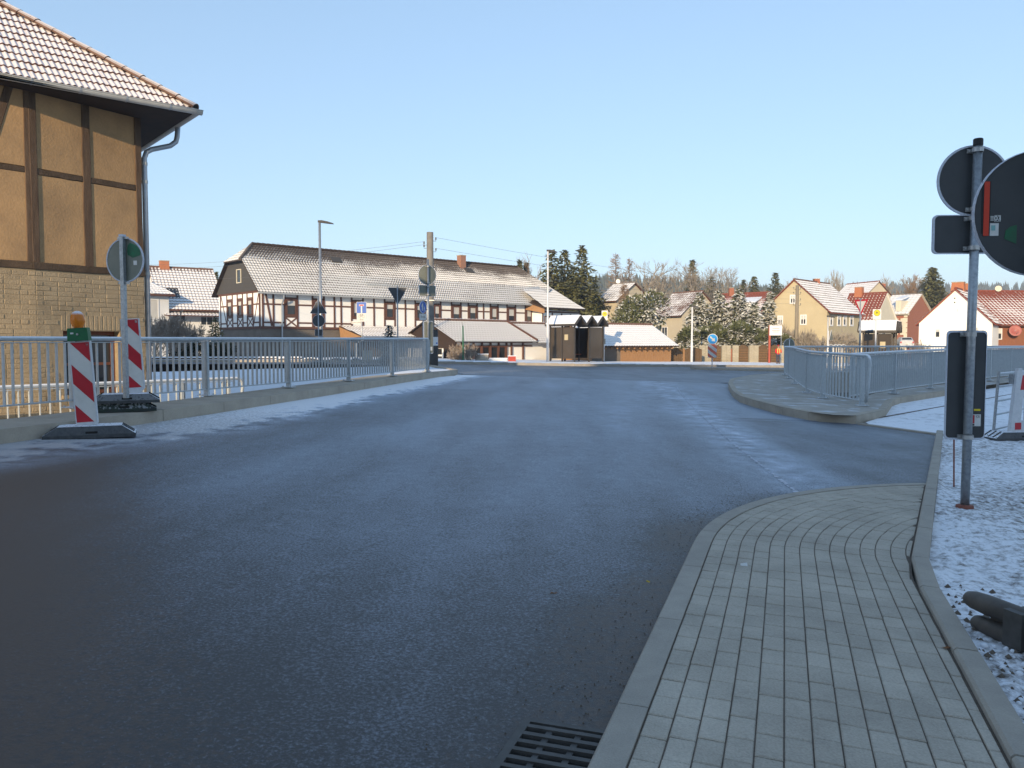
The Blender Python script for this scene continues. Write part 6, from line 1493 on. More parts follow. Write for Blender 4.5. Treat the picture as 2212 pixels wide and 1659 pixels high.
# ------------------------------------------------------------------ bus shelters and stop signs
def shelter(label, F, g, r, lg, lr, zg, h, nf=3, group='bus shelters', fold=.55):
    t = thing('bus_shelter', label, 'bus shelter', (*(F + g * lg / 2 + r * lr / 2), zg), 0, group)
    P = lambda a, b_, z: V((*(F + g * a + r * b_), zg + z))
    w = lg / nf
    for k in range(nf):
        a0, am, a1 = k * w, (k + .5) * w, (k + 1) * w
        for (p, q, zp, zq) in ((a0, am, 0, fold), (am, a1, fold, 0)):
            MB().prism([P(p, 0, h + zp), P(q, 0, h + zq), P(q, lr, h + zq), P(p, lr, h + zp)], (0, 0, .05)).build('roof_panel', m_bronze, t)
            MB().prism([P(p + (.0 if p == a0 else .02), .04, h + zp + .052), P(q - .02, .04, h + zq + .052), P(q - .02, lr - .04, h + zq + .052), P(p, lr - .04, h + zp + .052)], (0, 0, .05)).build('roof_snow', m_snow, t)
        for b_ in (0, lr):
            mb = MB(); mb.bar(P(a0 + .01, b_, h + .01), P(am, b_, h + fold + .0), .12, .07, (*r, 0)); mb.bar(P(am, b_, h + fold), P(a1 - .01, b_, h + .01), .12, .07, (*r, 0)); mb.build('fascia', m_bronze, t)
    for a in (0, lg): MB().bar(P(a, 0, h), P(a, lr, h), .08, .14).build('edge_beam', m_bronze, t)
    i_ = .25
    for a in (i_, lg / 2, lg - i_):
        for b_ in (i_, lr - i_): MB().box(P(a, b_, h / 2), (.09, .09, h), math.atan2(g.y, g.x)).build('post', m_bronze, t)
    MB().box(P(i_, lr / 2, h / 2), (.09, .09, h), math.atan2(g.y, g.x)).build('post', m_bronze, t)
    def pan(p, q):
        p, q = V(p), V(q); mb = MB(); d = (q - p).normalized(); n_ = V((-d.y, d.x)) * .008
        c0, c1 = p + d * .06, q - d * .06; mb.prism([V((*(F + g * c.x + r * c.y), zg + z)) for c, z in ((c0, .22), (c1, .22), (c1, h - .12), (c0, h - .12))], V((*(g * n_.x + r * n_.y), 0)) * 2); mb.build('glass_panel', m_glassbr, t)
    pan((i_, i_), (i_, lr / 2)); pan((i_, lr / 2), (i_, lr - i_)); pan((i_, lr - i_), (lg / 2, lr - i_)); pan((lg / 2, lr - i_), (lg - i_, lr - i_)); pan((lg - i_, lr - i_), (lg - i_, i_)); pan((lg / 2, i_), (lg - i_, i_))
    MB().prism([P(.6, lr - .35, .45), P(lg - .6, lr - .35, .45), P(lg - .6, lr - .75, .45), P(.6, lr - .75, .45)], (0, 0, .05)).build('bench', m_redbrick, t)
    MB().box(P(i_ - .03, lr * .36, 1.6), (.03, .28, .36), math.atan2(g.y, g.x)).build('timetable', m_tanwall, t)
    return t
g_2 = V((.694, .72)).normalized(); r_2 = V((-.72, .694)).normalized(); F1 = XY(1242, 50.6).to_2d()
shelter('bronze bus shelter with snowy zigzag roof beside the pale lamp post', F1, g_2, r_2, 3.45, 2.55, H(4.5, 52) + .12, 2.38)
F2 = XY(1934, 44.5).to_2d(); g3 = V((.93, .36)).normalized(); r3 = V((-.985, .17)).normalized()
shelter('bus shelter with snowy roof before the brick villa on the right', F2, V((.53, .85)).normalized(), V((-.85, .53)).normalized(), 2.4, 2.0, -.25, 2.35, 3)
def stop_sign(label, px, Y, zt, z0, w=.42, h=.66, yaw=0.0):
    x, y = XY(px, Y).to_2d(); t = thing('bus_stop_sign', label, 'bus stop sign', (x, y, z0), 0, 'bus stop signs'); post(t, x, y + .04, z0 - .1, zt, .04, m_whitepole)
    c = V((x + .02, y, zt - h / 2)); p = plate(t, c, yaw, w, h, m_white_h, .02, rim=0); q = c + V((.0, -.006, h * .15)); M = Matrix.Rotation(R(90), 3, 'X')
    g = MB().lathe([(.17, 0), (.17, .002)], q, 28, M).build('green_ring', m_greensp, p); MB().lathe([(.15, 0), (.15, .002)], q + V((0, -.003, 0)), 28, M).build('yellow_disc', m_yel, g); text('H', .20, facing(q + V((0, -.006, 0)), 0), m_greensp, g, bold=.006)
    MB().box(V((x, y, (zt + z0) / 2 - .35)), (.17, .05, .35)).build('timetable_case', m_conc, t); return t
stop_sign('bus stop sign with yellow H disc between shelter and shed', 1304.5, 54, ZZ(670.5, 54), .2, .40, .66)
stop_sign('bus stop sign with yellow H disc above the far shelter roof', 1890, 41.5, ZZ(667.5, 41.5), -.3, .44, .54)

# ------------------------------------------------------------------ small things before the porch
def crate(name, label, cat, px0, px1, py0, py1, Y, d, m, lid=None):
    a, b_ = W(px0, py0, Y), W(px1, py1, Y); c = (a + b_) / 2; w, h = abs(b_.x - a.x), abs(a.z - b_.z); t = thing(name, label, cat, (c.x, Y, b_.z)); fl_ = .02
    z0 = b_.z - .15; MB().box((c.x, Y, (a.z + z0) / 2), (w, d, a.z - z0), taper=.97).build('body', m, t); MB().box((c.x, Y, a.z + .02), (w + .04, d + .04, .04)).build('rim', lid or m, t)
    return t
crate('planter_box', 'grey planter box with frosted lid before the porch windows', 'planter', 1033, 1055, 765, 780, 49.2, .5, m_conc, m_snow)
crate('stone_trough', 'low white snow-covered trough before the porch', 'trough', 1057, 1096, 774, 780, 49.2, .45, m_white_h, m_snow)
crate('red_box', 'red box with frosted lid at the foot of the porch', 'box', 1097.5, 1114.5, 769, 780, 49.0, .4, mat('red_box_paint', (.42, .05, .03), rough=.6), m_snow)
tag(MB().tube([XY(1000.5, 48.4, .2), XY(1000.5, 48.4, ZZ(703, 48.4))], .045, 8).build('green_post', m_greensp, loc=XY(1000.5, 48.4, .2)), 'thin green post standing before the porch roof', 'post')

# ------------------------------------------------------------------ fences along the far pavement
ff = Fac(XY(1440, 61.5).to_2d(), (.97, .24)); wfn = thing('wooden_fence', 'low brown wooden fence with arched panels right of the shed', 'fence', ff(1.4, 0))
for a, b_ in ((1448, 1474), (1479, 1516)): arched_panel(wfn, ff, ff.t(a), ff.t(b_), -.3, .92, .14, m_fencebr, False, .05, 6)
fbox(ff, ff.t(1475.5), ff.t(1478.5), -.3, 1.05, -.1, .02).build('post', m_woodsun, wfn)
cf = Fac(XY(1510, 64.5).to_2d(), (.985, .17)); cfn = thing('block_fence', 'pale block piers with dark brown arched lattice panels along the hedge', 'fence', cf(4, 0)); blk = {}
zt_ = 1.12
for a, b_ in ((1509, 1535), (1558, 1577), (1581, 1594), (1617, 1637), (1683, 1700)):
    t0, t1 = cf.t(a), cf.t(b_); n_ = max(1, round((t1 - t0) / .42)); w = (t1 - t0) / n_
    for r_ in range(8):
        for k in range(n_):
            me = MB().box((0, 0, 0), (w - .012, .24, .192)).mesh('block', m_block); piece('block', me, cfn, frame(cf(t0 + w * (k + .5), -.3 + .2 * r_ + .1 - .02, .004 * ((k + r_) % 2)), cf.e, None))
for a, b_ in ((1535, 1557), (1594, 1616), (1638, 1658), (1664, 1682)):
    t0, t1 = cf.t(a), cf.t(b_); arched_panel(cfn, cf, t0, t1, -.3, zt_ - .05, .22, m_fencebr, False, .04, 5)
    mb = MB()
    for k in range(6):
        z = -.1 + .2 * k; mb.bar(cf(t0, z, .02), cf(t1, z, .02), .02, .015, cf.n)
    mb.build('lattice', m_woodsun, cfn)
fbox(cf, cf.t(1577.5), cf.t(1580.5), -.3, 1.0, -.1, .05).build('red_post', m_redbrick, cfn)
bdp = thing('advertising_board', 'white board on a red post above the block fence', 'sign board', XY(1661, 63.5, -.2)); p0 = XY(1660.5, 63.4, 0)
MB().box(p0 + V((0, 0, (ZZ(702, 63.4) - .3) / 2)), (.14, .14, ZZ(702, 63.4) + .3)).build('post', mat('red_post_paint', (.42, .09, .05), rough=.6), bdp)
q0, q1 = W(1662.5, 702.5, 63.3), W(1688.5, 724, 63.3); MB().box((q0 + q1) / 2, (q1.x - q0.x, .08, q0.z - q1.z)).build('board', m_white_h, bdp)
MB().bar(V((q1.x - .04, 63.3, -.3)), V((q1.x - .04, 63.3, q1.z)), .05, .05, (0, 1, 0)).build('rear_leg', m_post, bdp)
bd = MB()
for z, w in ((.30, .28), (.52, .33), (.66, .24)):
    zc = q0.z + (q1.z - q0.z) * z; bd.box(((q0.x + q1.x) / 2, 63.255, zc), ((q1.x - q0.x) * w * 2, .006, .03))
bd.build('printed_lines', m_texture_grey, bdp)

# ------------------------------------------------------------------ child with rucksack on the far pavement
def skinned(name, m, parent, verts, edges, root=0, sub=2):
    me = bpy.data.meshes.new(name); inv = FR[parent.name].inverted(); me.from_pydata([(inv @ V(v[:3]))[:] for v in verts], edges, []); me.materials.append(m)
    o = bpy.data.objects.new(name, me); col.objects.link(o); o.parent = parent; FR[o.name] = FR[parent.name]
    o.modifiers.new('skin', 'SKIN'); 
    for i, v in enumerate(verts): sv = me.skin_vertices[0].data[i]; sv.radius = (v[3], v[3] * (v[4] if len(v) > 4 else 1)); sv.use_root = i == root
    s = o.modifiers.new('sub', 'SUBSURF'); s.levels = sub; s.render_levels = sub
    me.polygons.foreach_set('use_smooth', [True] * len(me.polygons)); return o
kb = XY(1680, 60.6, 0); kb.z = ZZ(785, 60.6)
kid = thing('person', 'person in red jacket and dark jeans with yellow straps standing by the block fence', 'person', kb)
def Q(x, y, z, r, k=1): return (kb.x + x, kb.y + y, kb.z + z, r, k)
bv = [Q(0, 0, .72, .09), Q(0, 0, .88, .09), Q(0, 0, 1.05, .095), Q(0, -.01, 1.14, .045), Q(0, -.02, 1.20, .045), Q(0, -.02, 1.30, .078), Q(0, -.015, 1.37, .06),
      Q(.08, 0, .68, .07), Q(.085, -.03, .38, .05), Q(.08, .02, .07, .04), Q(.085, -.10, .03, .035), Q(-.08, 0, .68, .07), Q(-.075, .03, .38, .05), Q(-.07, .05, .07, .04), Q(-.075, -.07, .03, .035),
      Q(.15, 0, 1.06, .05), Q(.20, -.02, .86, .038), Q(.10, -.15, .84, .032), Q(-.15, 0, 1.06, .05), Q(-.20, -.01, .86, .038), Q(-.10, -.15, .82, .032)]
be = [(0, 1), (1, 2), (2, 3), (3, 4), (4, 5), (5, 6), (0, 7), (7, 8), (8, 9), (9, 10), (0, 11), (11, 12), (12, 13), (13, 14), (2, 15), (15, 16), (16, 17), (2, 18), (18, 19), (19, 20)]
skinned('body', m_skin, kid, bv, be)
skinned('jacket', m_jacket, kid, [Q(0, 0, .66, .15, .8), Q(0, 0, .88, .135, .85), Q(0, 0, 1.07, .125, .85), Q(0, -.01, 1.14, .07), Q(.16, 0, 1.07, .07), Q(.22, -.02, .86, .058), Q(.115, -.13, .835, .05), Q(-.16, 0, 1.07, .07), Q(-.22, -.01, .86, .058), Q(-.115, -.13, .815, .05)], [(0, 1), (1, 2), (2, 3), (2, 4), (4, 5), (5, 6), (2, 7), (7, 8), (8, 9)])
skinned('jeans', m_jeans, kid, [Q(0, 0, .70, .11), Q(.08, 0, .64, .088), Q(.085, -.03, .38, .068), Q(.08, .02, .09, .058), Q(-.08, 0, .64, .088), Q(-.075, .03, .38, .068), Q(-.07, .05, .09, .058)], [(0, 1), (1, 2), (2, 3), (0, 4), (4, 5), (5, 6)])
for s, dy in ((1, 0), (-1, .03)): MB().box(kb + V((.082 * s, -.035 + dy, .035)), (.08, .22, .07), taper=.8).build('shoe', m_black, kid)
MB().lathe([(.092, 0), (.098, .03), (.085, .08), (.05, .11), (.01, .12)], kb + V((0, -.018, 1.325)), 14).build('cap', m_cap, kid, smooth=True); MB().box(kb + V((0, -.11, 1.335)), (.12, .07, .012)).build('cap_peak', m_cap, kid)
for s in (-1, 1): MB().bar(kb + V((.075 * s, -.105, .80)), kb + V((.085 * s, -.07, 1.15)), .055, .03, (0, -1, 0)).build('rucksack_strap', m_strap, kid)
MB().box(kb + V((0, .17, .95)), (.28, .14, .38), taper=.9).build('rucksack', m_jacket, kid)
for s in (-1, 1): MB().box(kb + V((.028 * s, -.095, 1.31)), (.016, .01, .01)).build('eye', m_black, kid)
MB().box(kb + V((0, -.102, 1.285)), (.018, .03, .03), taper=.6).build('nose', m_skin, kid)
MB().box(kb + V((0, -.088, 1.25)), (.04, .008, .008)).build('mouth', m_cap, kid)

# ------------------------------------------------------------------ far houses
snA = lambda k: (lambda y, ph: k - .2 * (1 if .1 < ph < .4 else 0))
XYs = lambda px, Y: XY(px, Y).to_2d()
# tan gable house
tan, TF_, TR_, TL_ = house('tan_gable_house', 'tan gabled house with snowy brown roof behind the wooden pole', XY(1646, 82.6).to_2d(), XY(1784, 78).to_2d(), 8.4, -.6, 4.75, 7.75, 'gable', m_tanwall, rm_brown, .45,
    [], snA(.82), m_white_h, .35, .4, .02, mat('red_verge', (.30, .07, .04), rough=.8))
for a, b_, c_, d_ in ((1704, 1717, 636, 656), (1727, 1741, 679, 701.5), (1678, 1690, 681, 702)):
    window(TF_, tan, TF_.t(a), TF_.t(b_), TF_.z((a + b_) / 2, d_), TF_.z((a + b_) / 2, c_), m_white_h, None, .45, 1, .12, .06)
for a, b_ in ((1790, 1797), (1806, 1814), (1818.5, 1826), (1833, 1841)): window(TR_, tan, TR_.t(a), TR_.t(b_), TR_.z(a, 704), TR_.z(a, 681), m_white_h, None, .3, 0, .16, .06)
chimney(tan, TF_(3.2, 7.3, -5.5), .6, .6, .9, m_redbrick)
# houses left to right behind the hedge
hy, f1, r1, l1 = house('yellow_house', 'pale yellow house with frosted grey roof behind the dark spruces', XYs(1291, 86), XYs(1331, 84), 5.5, -.5, 6.05, 7.85, 'eave', m_yelwall, rm_grey, .4, [('f', .4, 1.1, 3.4, 4.7), ('r', 2.2, 3.0, 3.4, 4.7)], snA(.72), m_white_h, .4, .45)
MB().lathe([(.05, 0), (.16, .03), (.24, .09)], f1(.5, 8.2, -2.6), 14, Matrix.Rotation(R(90), 3, 'X')).build('satellite_dish', m_white_h, hy)
house('pinkish_roof_house', 'house with worn reddish frosted roof left of the frosted spruces', XYs(1414, 96), XYs(1472, 92), 6.0, -.5, 4.95, 7.45, 'eave', m_yelwall, rm_brown, .5, [('f', 1.2, 2.2, 2.0, 3.4), ('r', 2.0, 2.8, 4.5, 5.7)], snA(.55), m_white_h, .4, .45)
hr_, f3, r3_, l3 = house('red_dormer_house', 'red tiled house with a snowy dormer behind the frosted hedge', XYs(1533, 98), XYs(1634, 94), 6.5, -.5, 5.15, 7.5, 'eave', m_yelwall, rm_red, .5, [('r', 2.6, 3.4, 4.6, 5.8)], lambda y, ph: .62 - .35 * sstep(.3, .9, y), m_white_h, .4, .45)
q = f3(f3.t(1601, .0), 0, -.8); fbox(f3, f3.t(1580), f3.t(1624), 5.3, 6.25, -3, -.5).build('dormer_wall', m_white_h, hr_)
MB().prism([f3(f3.t(1577), 6.28, -.3), f3(f3.t(1627), 6.28, -.3), f3(f3.t(1625), 7.1, -3), f3(f3.t(1580), 7.1, -3)], (0, 0, .12)).build('dormer_roof', m_snow, hr_)
window(Fac(f3(0, 0, -.5).to_2d(), f3.e), hr_, f3.t(1583), f3.t(1592), 5.45, 6.15, m_white_h, None, 0, 1, .1)
chimney(hr_, f3(1.2, 7.3, -3), .6, .6, 1.0, m_redbrick)
# red roof house right of the tan house
rh, f4, r4, l4 = house('red_roof_house', 'steep bare red roof with orange chimney behind the far bus shelter', XYs(1806, 96), XYs(1884, 92.9), 7.0, -.6, 3.9, 7.4, 'eave', m_cream, rm_red, .3, [('r', 2.5, 3.5, 2.0, 3.4)], lambda y, ph: (.62 if y < .2 else .22) if ph < .4 else .1, m_white_h, .4, .42, .03, m_white_r, True, .15)
chimney(rh, f4(f4.t(1851, -3.2), 6.9, -3.4), .95, .7, 1.35, m_orange_ch, math.atan2(f4.e.y, f4.e.x), .9)
house('snowy_red_house', 'snow-streaked red roof peeping over the steep red roof', XYs(1782, 124), XYs(1846, 118), 8, -.6, 7.2, 10.6, 'eave', m_yelwall, rm_red, .4, (), snA(.85), None, .5, .5)
house('distant_gable_house', 'small snowy gable far behind the steep red roof', XYs(1848, 150), XYs(1884, 150), 9, -.6, 9.2, 11.9, 'gable', m_cream, rm_grey, .5, (), snA(1.1), None, .6, .6)
# brick villa with cream trim
vi, f5, r5, l5 = house('brick_villa', 'red brick villa with cream corner stones and snowy roof', XYs(1900, 109), XYs(1957, 106.4), 8, -.6, 5.6, 8.1, 'eave', m_redbrick, rm_grey, .5, (), snA(1.0), m_cream, .5, .5, .02, m_cream)
for k in range(3): window(f5, vi, .6 + 1.0 * k, 1.3 + 1.0 * k, 2.6, 4.8, m_cream, None, .4, 1, .22, .08)
for k in range(3): window(f5, vi, .6 + 1.0 * k, 1.3 + 1.0 * k, -.2, 1.9, m_cream, None, .4, 1, .22, .08)
for k in range(9):
    for t in (0.1, f5.t(1958) - .1): fbox(f5, t - .35 - .12 * (k % 2) if t > 1 else t - .1, t + .1 if t > 1 else t + .35 + .12 * (k % 2), -.5 + .68 * k, .1 + .68 * k, 0, .06).build('corner_stone', m_cream, vi)
fbox(f5, -.2, f5.t(1958) + .2, 5.2, 5.6, 0, .15).build('cornice', m_cream, vi)
fbox(f5, f5.t(1932), f5.t(1944), 5.8, 7.2, -2.2, .05).build('dormer', m_cream, vi); MB().prism([f5(f5.t(1930), 7.2, .2), f5(f5.t(1946), 7.2, .2), f5(f5.t(1946), 7.8, -2.5), f5(f5.t(1930), 7.8, -2.5)], (0, 0, .2)).build('dormer_roof', m_snow, vi)
tb2, f6, r6, l6 = house('tall_brick_house', 'tall narrow red brick house with frosted roof beside the big fir', XYs(1948, 121), XYs(1990, 118.6), 8, -.6, 6.2, 8.6, 'eave', m_redbrick, rm_brown, .5, [('f', 1.5, 2.6, 3.5, 5.2), ('f', 4.5, 5.6, 3.5, 5.2), ('f', 8, 9, 3.5, 5.2), ('r', 3, 4, 6.2, 7.4)], snA(.7), m_cream, .5, .5, .02, m_cream)
chimney(tb2, f6(-6, 8.8, -4), 1.3, .9, 2.2, m_redbrick)
# white gable house and its long red roof, right
wg, f7, r7, l7 = house('white_gable_house', 'bright white gabled house with red roof edge on the right', XYs(1982, 60.2), XYs(2140, 57.2), 6.0, -.6, 2.95, 5.35, 'gable', m_white_r, rm_red, .22, (), snA(.7), m_white_h, .3, .36, .02, mat('red_verge_tiles', (.36, .09, .05), rough=.8), True, .2)
for a, b_, c_, d_ in ((2018, 2029.5, 710, 729), (2048.5, 2052, 665, 674), (2064, 2068, 665, 674), (2100, 2112, 706, 729)): window(f7, wg, f7.t(a), f7.t(b_), f7.z(a, d_), f7.z(a, c_), m_white_h if a in (2018, 2100) else m_white_r, None, .3 if a in (2018, 2100) else 0, 0, .05 if a not in (2018, 2100) else .06, .04)
for z in (4.75, 4.45): MB().lathe([(.05, 0), (.05, .02)], f7(f7.t(2058.5), z, .02), 10, Matrix.Rotation(R(90), 3, 'X')).build('vent', m_slate, wg)
chimney(wg, f7(f7.t(2065, -2.5), 4.9, -2.6), 1.0, .8, 1.15, m_orange_ch, math.atan2(f7.e.y, f7.e.x), .8)
lg_, f8, r8, l8 = house('long_red_roof_house', 'brown boarded house with long snow-flecked red roof at the right edge', XYs(2135, 59.5), (XYs(2135, 59.5) + V((14, 1.2))), 7.5, -.6, 2.95, 5.45, 'eave', mat('red_brown_boards', (.25, .10, .05), (.19, .075, .04), scale=7, rough=.8, stretch=(5, 5, .4)), rm_red, .4,
    (), lambda y, ph: (1.0 if ph < .45 else .35) - .55 * sstep(.55, .95, y), m_white_h, .30, .34, .035, m_timber)
window(f8, lg_, f8.t(2147.5), f8.t(2162), f8.z(2150, 733), f8.z(2150, 709), m_white_h, None, .45, 0, .06, .05)
Mds = Matrix.Rotation(R(-20), 3, 'Z') @ Matrix.Rotation(R(75), 3, 'X')
ds = f8(f8.t(2180), f8.z(2180, 714.5), .5); o = MB().lathe([(.06, -.04), (.22, .0), (.42, .10), (.41, .11), (.22, .02), (.02, -.02)], ds, 24, Mds).build('satellite_dish', mat('brick_red_dish', (.36, .10, .08), rough=.5), lg_, smooth=True)
MB().tube([ds, ds + V((.0, .4, -.1))], .03, 6).build('dish_arm', m_post, o); MB().tube([ds + V((0, 0, -.3)), ds + V((0, -.4, -.1))], .02, 6).build('receiver_arm', m_post, o)
MB().lathe([(.05, 0), (.16, .03), (.24, .08)], f8(f8.t(2155, -3.4), 5.75, -3.6), 16, Mds).build('satellite_dish', m_cream, lg_)
chimney(lg_, f8(f8.t(2094, -3.7), 5.2, -4.6), .6, .6, 1.0, m_orange_ch)

# ------------------------------------------------------------------ parked car
cb_ = XY(1957, 100, 0); cb_.z = ZZ(753, 100); car = thing('parked_car', 'silver hatchback parked in front of the brick villa', 'car', cb_)
def CP_(x, y, z): return cb_ + Matrix.Rotation(R(-14), 3, 'Z') @ V((x, y, z))
secs = [(0.0, [(-.80, .35), (-.84, .62), (-.80, .86), (-.62, 1.05), (.62, 1.05), (.80, .86), (.84, .62), (.80, .35)]), (.25, [(-.86, .3), (-.88, .62), (-.84, .92), (-.60, 1.42), (.60, 1.42), (.84, .92), (.88, .62), (.86, .3)]), (1.6, [(-.86, .3), (-.88, .62), (-.84, .92), (-.58, 1.47), (.58, 1.47), (.84, .92), (.88, .62), (.86, .3)]), (2.7, [(-.86, .3), (-.88, .62), (-.82, .90), (-.74, .98), (.74, .98), (.82, .90), (.88, .62), (.86, .3)]), (3.9, [(-.78, .35), (-.80, .55), (-.74, .68), (-.6, .72), (.6, .72), (.74, .68), (.80, .55), (.78, .35)])]
mb = MB()
for yy, ps in secs: mb.v += [CP_(x, yy, z) for x, z in ps]; mb.at += [0] * 8
for i in range(4):
    for j in range(8): a, b_ = 8 * i + j, 8 * i + (j + 1) % 8; mb.f.append((a, b_, b_ + 8, a + 8))
mb.f += [tuple(range(8))[::-1], tuple(range(32, 40))]; mb.build('body', m_carp, car, smooth=False)
MB().prism([CP_(-.60, .03, 1.02), CP_(.60, .03, 1.02), CP_(.52, .22, 1.36), CP_(-.52, .22, 1.36)], Matrix.Rotation(R(-14), 3, 'Z') @ V((0, -.03, .01))).build('rear_window', m_glass, car)
for s in (-1, 1):
    MB().box(CP_(.70 * s, -.01, .80), (.16, .05, .22), R(-14)).build('tail_light', m_tail, car)
    for yy in (.65, 3.1):
        o = MB().lathe([(.20, -.1), (.31, -.1), (.31, .1), (.20, .1)], CP_(.80 * s, yy, .31), 18, Matrix.Rotation(R(-14), 3, 'Z') @ Matrix.Rotation(R(90), 3, 'Y')).build('wheel', m_black, car); MB().lathe([(.19, -.105), (.19, .105)], CP_(.80 * s, yy, .31), 14, Matrix.Rotation(R(-14), 3, 'Z') @ Matrix.Rotation(R(90), 3, 'Y')).build('rim', m_clamp, o)
MB().box(CP_(0, -.02, .62), (.5, .02, .11), R(-14)).build('number_plate', m_white, car); MB().box(CP_(0, .0, .42), (1.6, .10, .16), R(-14)).build('bumper', m_carp, car)

# ------------------------------------------------------------------ trees and shrubs
def conifer(label, px, Y, zt, r, m, seed, name='spruce_tree', zb_=-.4, dens=1.0, narrow=.85, droop=.25, group='conifers', cs=None, bare=.06, cat='tree'):
    rr = random.Random(seed); b0 = XY(px, Y, zb_); h = zt - zb_; t = thing(name, label, cat, b0, 0, group)
    MB().tube([b0, b0 + V((rr.uniform(-.1, .1), 0, h * .5)), b0 + V((0, 0, h * .98))], [max(.06, h * .018), h * .011, .02], 6).build('trunk', m_bark, t)
    mb = MB(); nl = int(85 * dens * (h / 10) ** .5); cs = cs or max(.10, h * .026)
    for i in range(nl):
        f = bare + (1 - bare) * (i + rr.random()) / nl; z = h * f; br = r * (1 - f) ** narrow * rr.uniform(.62, 1.12) * (.72 + .28 * min(1, (1 - f) * 6)) + .05
        nb_ = max(4, int(6 * (1 - f) + 4)); a0 = rr.uniform(0, 6.28)
        for k in range(nb_):
            a = a0 + 6.283 * k / nb_ + rr.uniform(-.3, .3); l = br * rr.uniform(.65, 1.15); n_ = max(2, int(l / cs * 1.15)); up = rr.uniform(-.05, .25)
            for q in range(n_):
                s = (q + rr.uniform(.3, 1)) / n_; p = b0 + V((math.cos(a) * l * s, math.sin(a) * l * s, z + l * s * up - droop * l * s * s + rr.uniform(-.5, .3) * cs))
                for w in range(2):
                    d = V((math.cos(a) + rr.uniform(-.8, .8), math.sin(a) + rr.uniform(-.8, .8), rr.uniform(-.75, .25))).normalized(); sd_ = d.cross(V((rr.uniform(-.6, .6), rr.uniform(-.6, .6), 1))).normalized()
                    L = cs * rr.uniform(.8, 1.7); wd = cs * rr.uniform(.28, .55)
                    mb.add([p - d * L * .2, p + d * L * .35 + sd_ * wd, p + d * L, p + d * L * .3 - sd_ * wd], [(0, 1, 2), (0, 2, 3)])
    # leader
    for k in range(0): p = b0 + V((rr.uniform(-.03, .03), 0, h * (.94 + .012 * k))); mb.add([p + V((-.06 * (6 - k) * cs * 4, 0, -.05)), p + V((.06 * (6 - k) * cs * 4, 0, -.05)), p + V((0, 0, h * .03))], [(0, 1, 2)])
    mb.build('crown', m, t); return t
def grow(mb, rr, p, d, l, r, depth, spread, tw, up=.12, n_=3, ratio=.72):
    e = p + d * l; mid = p + d * l * .5 + V((rr.uniform(-1, 1), rr.uniform(-1, 1), rr.uniform(-1, 1))) * l * .05
    if depth >= 2: mb.tube([p, mid, e], [r, r * .85, r * .7], 5 if depth > 3 else 4, cap=False)
    else:
        s = d.orthogonal().normalized() * r * 1.3; mb.add([p - s, p + s, e + s * .4, e - s * .4], [(0, 1, 2, 3)]); s = d.cross(s).normalized() * r * 1.3; mb.add([p - s, p + s, e], [(0, 1, 2)])
    if depth == 0: return
    for k in range(n_ if depth > 1 else n_ + 1):
        a = V((rr.uniform(-1, 1), rr.uniform(-1, 1), rr.uniform(-.6, 1))).normalized(); nd = (d + a * spread + V((0, 0, up))).normalized(); st = p + (e - p) * rr.uniform(.35, 1.0) if k else e
        grow(mb, rr, st, nd, l * ratio * rr.uniform(.75, 1.15), max(tw, r * .62), depth - 1, spread, tw, up, n_, ratio)
def bare_tree(label, px, Y, zt, seed, name='bare_tree', m=None, mt=None, depth=5, spread=.75, zb_=-.4, tw=.018, up=.15, trunk=.32, n_=3, group='bare trees', lean=0.0, rk=.02, cat='tree', stems=1, sx=1.0):
    rr = random.Random(seed); b0 = XY(px, Y, zb_); h = zt - zb_; t = thing(name, label, cat, b0, 0, group)
    tr_ = MB(); cr = MB(); tops = []
    for s in range(stems):
        d = V((lean + rr.uniform(-.35, .35) * (stems > 1), rr.uniform(-.3, .3) * (stems > 1), 1)).normalized(); e = b0 + d * h * trunk; tr_.tube([b0, (b0 + e) / 2 + V((rr.uniform(-.03, .03) * h * .1, 0, 0)), e], [h * rk, h * rk * .8, h * rk * .7], 7, cap=False)
        for k in range(n_): tops.append((e - d * rr.uniform(0, .3) * h * trunk if k else e, (d + V((rr.uniform(-1, 1), rr.uniform(-1, 1), .4)) * spread * (.9 if k else .25)).normalized()))
    tr_.build('trunk', m or m_bark, t)
    for p, d in tops: grow(cr, rr, p, d, h * .26, h * rk * .55, depth - 1, spread, tw, up, n_)
    # fit the crown to the surveyed height
    zm = max(v.z for v in cr.v); k = (zt - b0.z) / (zm - b0.z)
    for v in cr.v + []: v.z = b0.z + (v.z - b0.z) * (1 + (k - 1) * min(1, max(0, (v.z - b0.z) / (zm - b0.z)) * 1.0)); v.x = b0.x + (v.x - b0.x) * sx
    cr.build('crown', mt or m_twig, t); return t
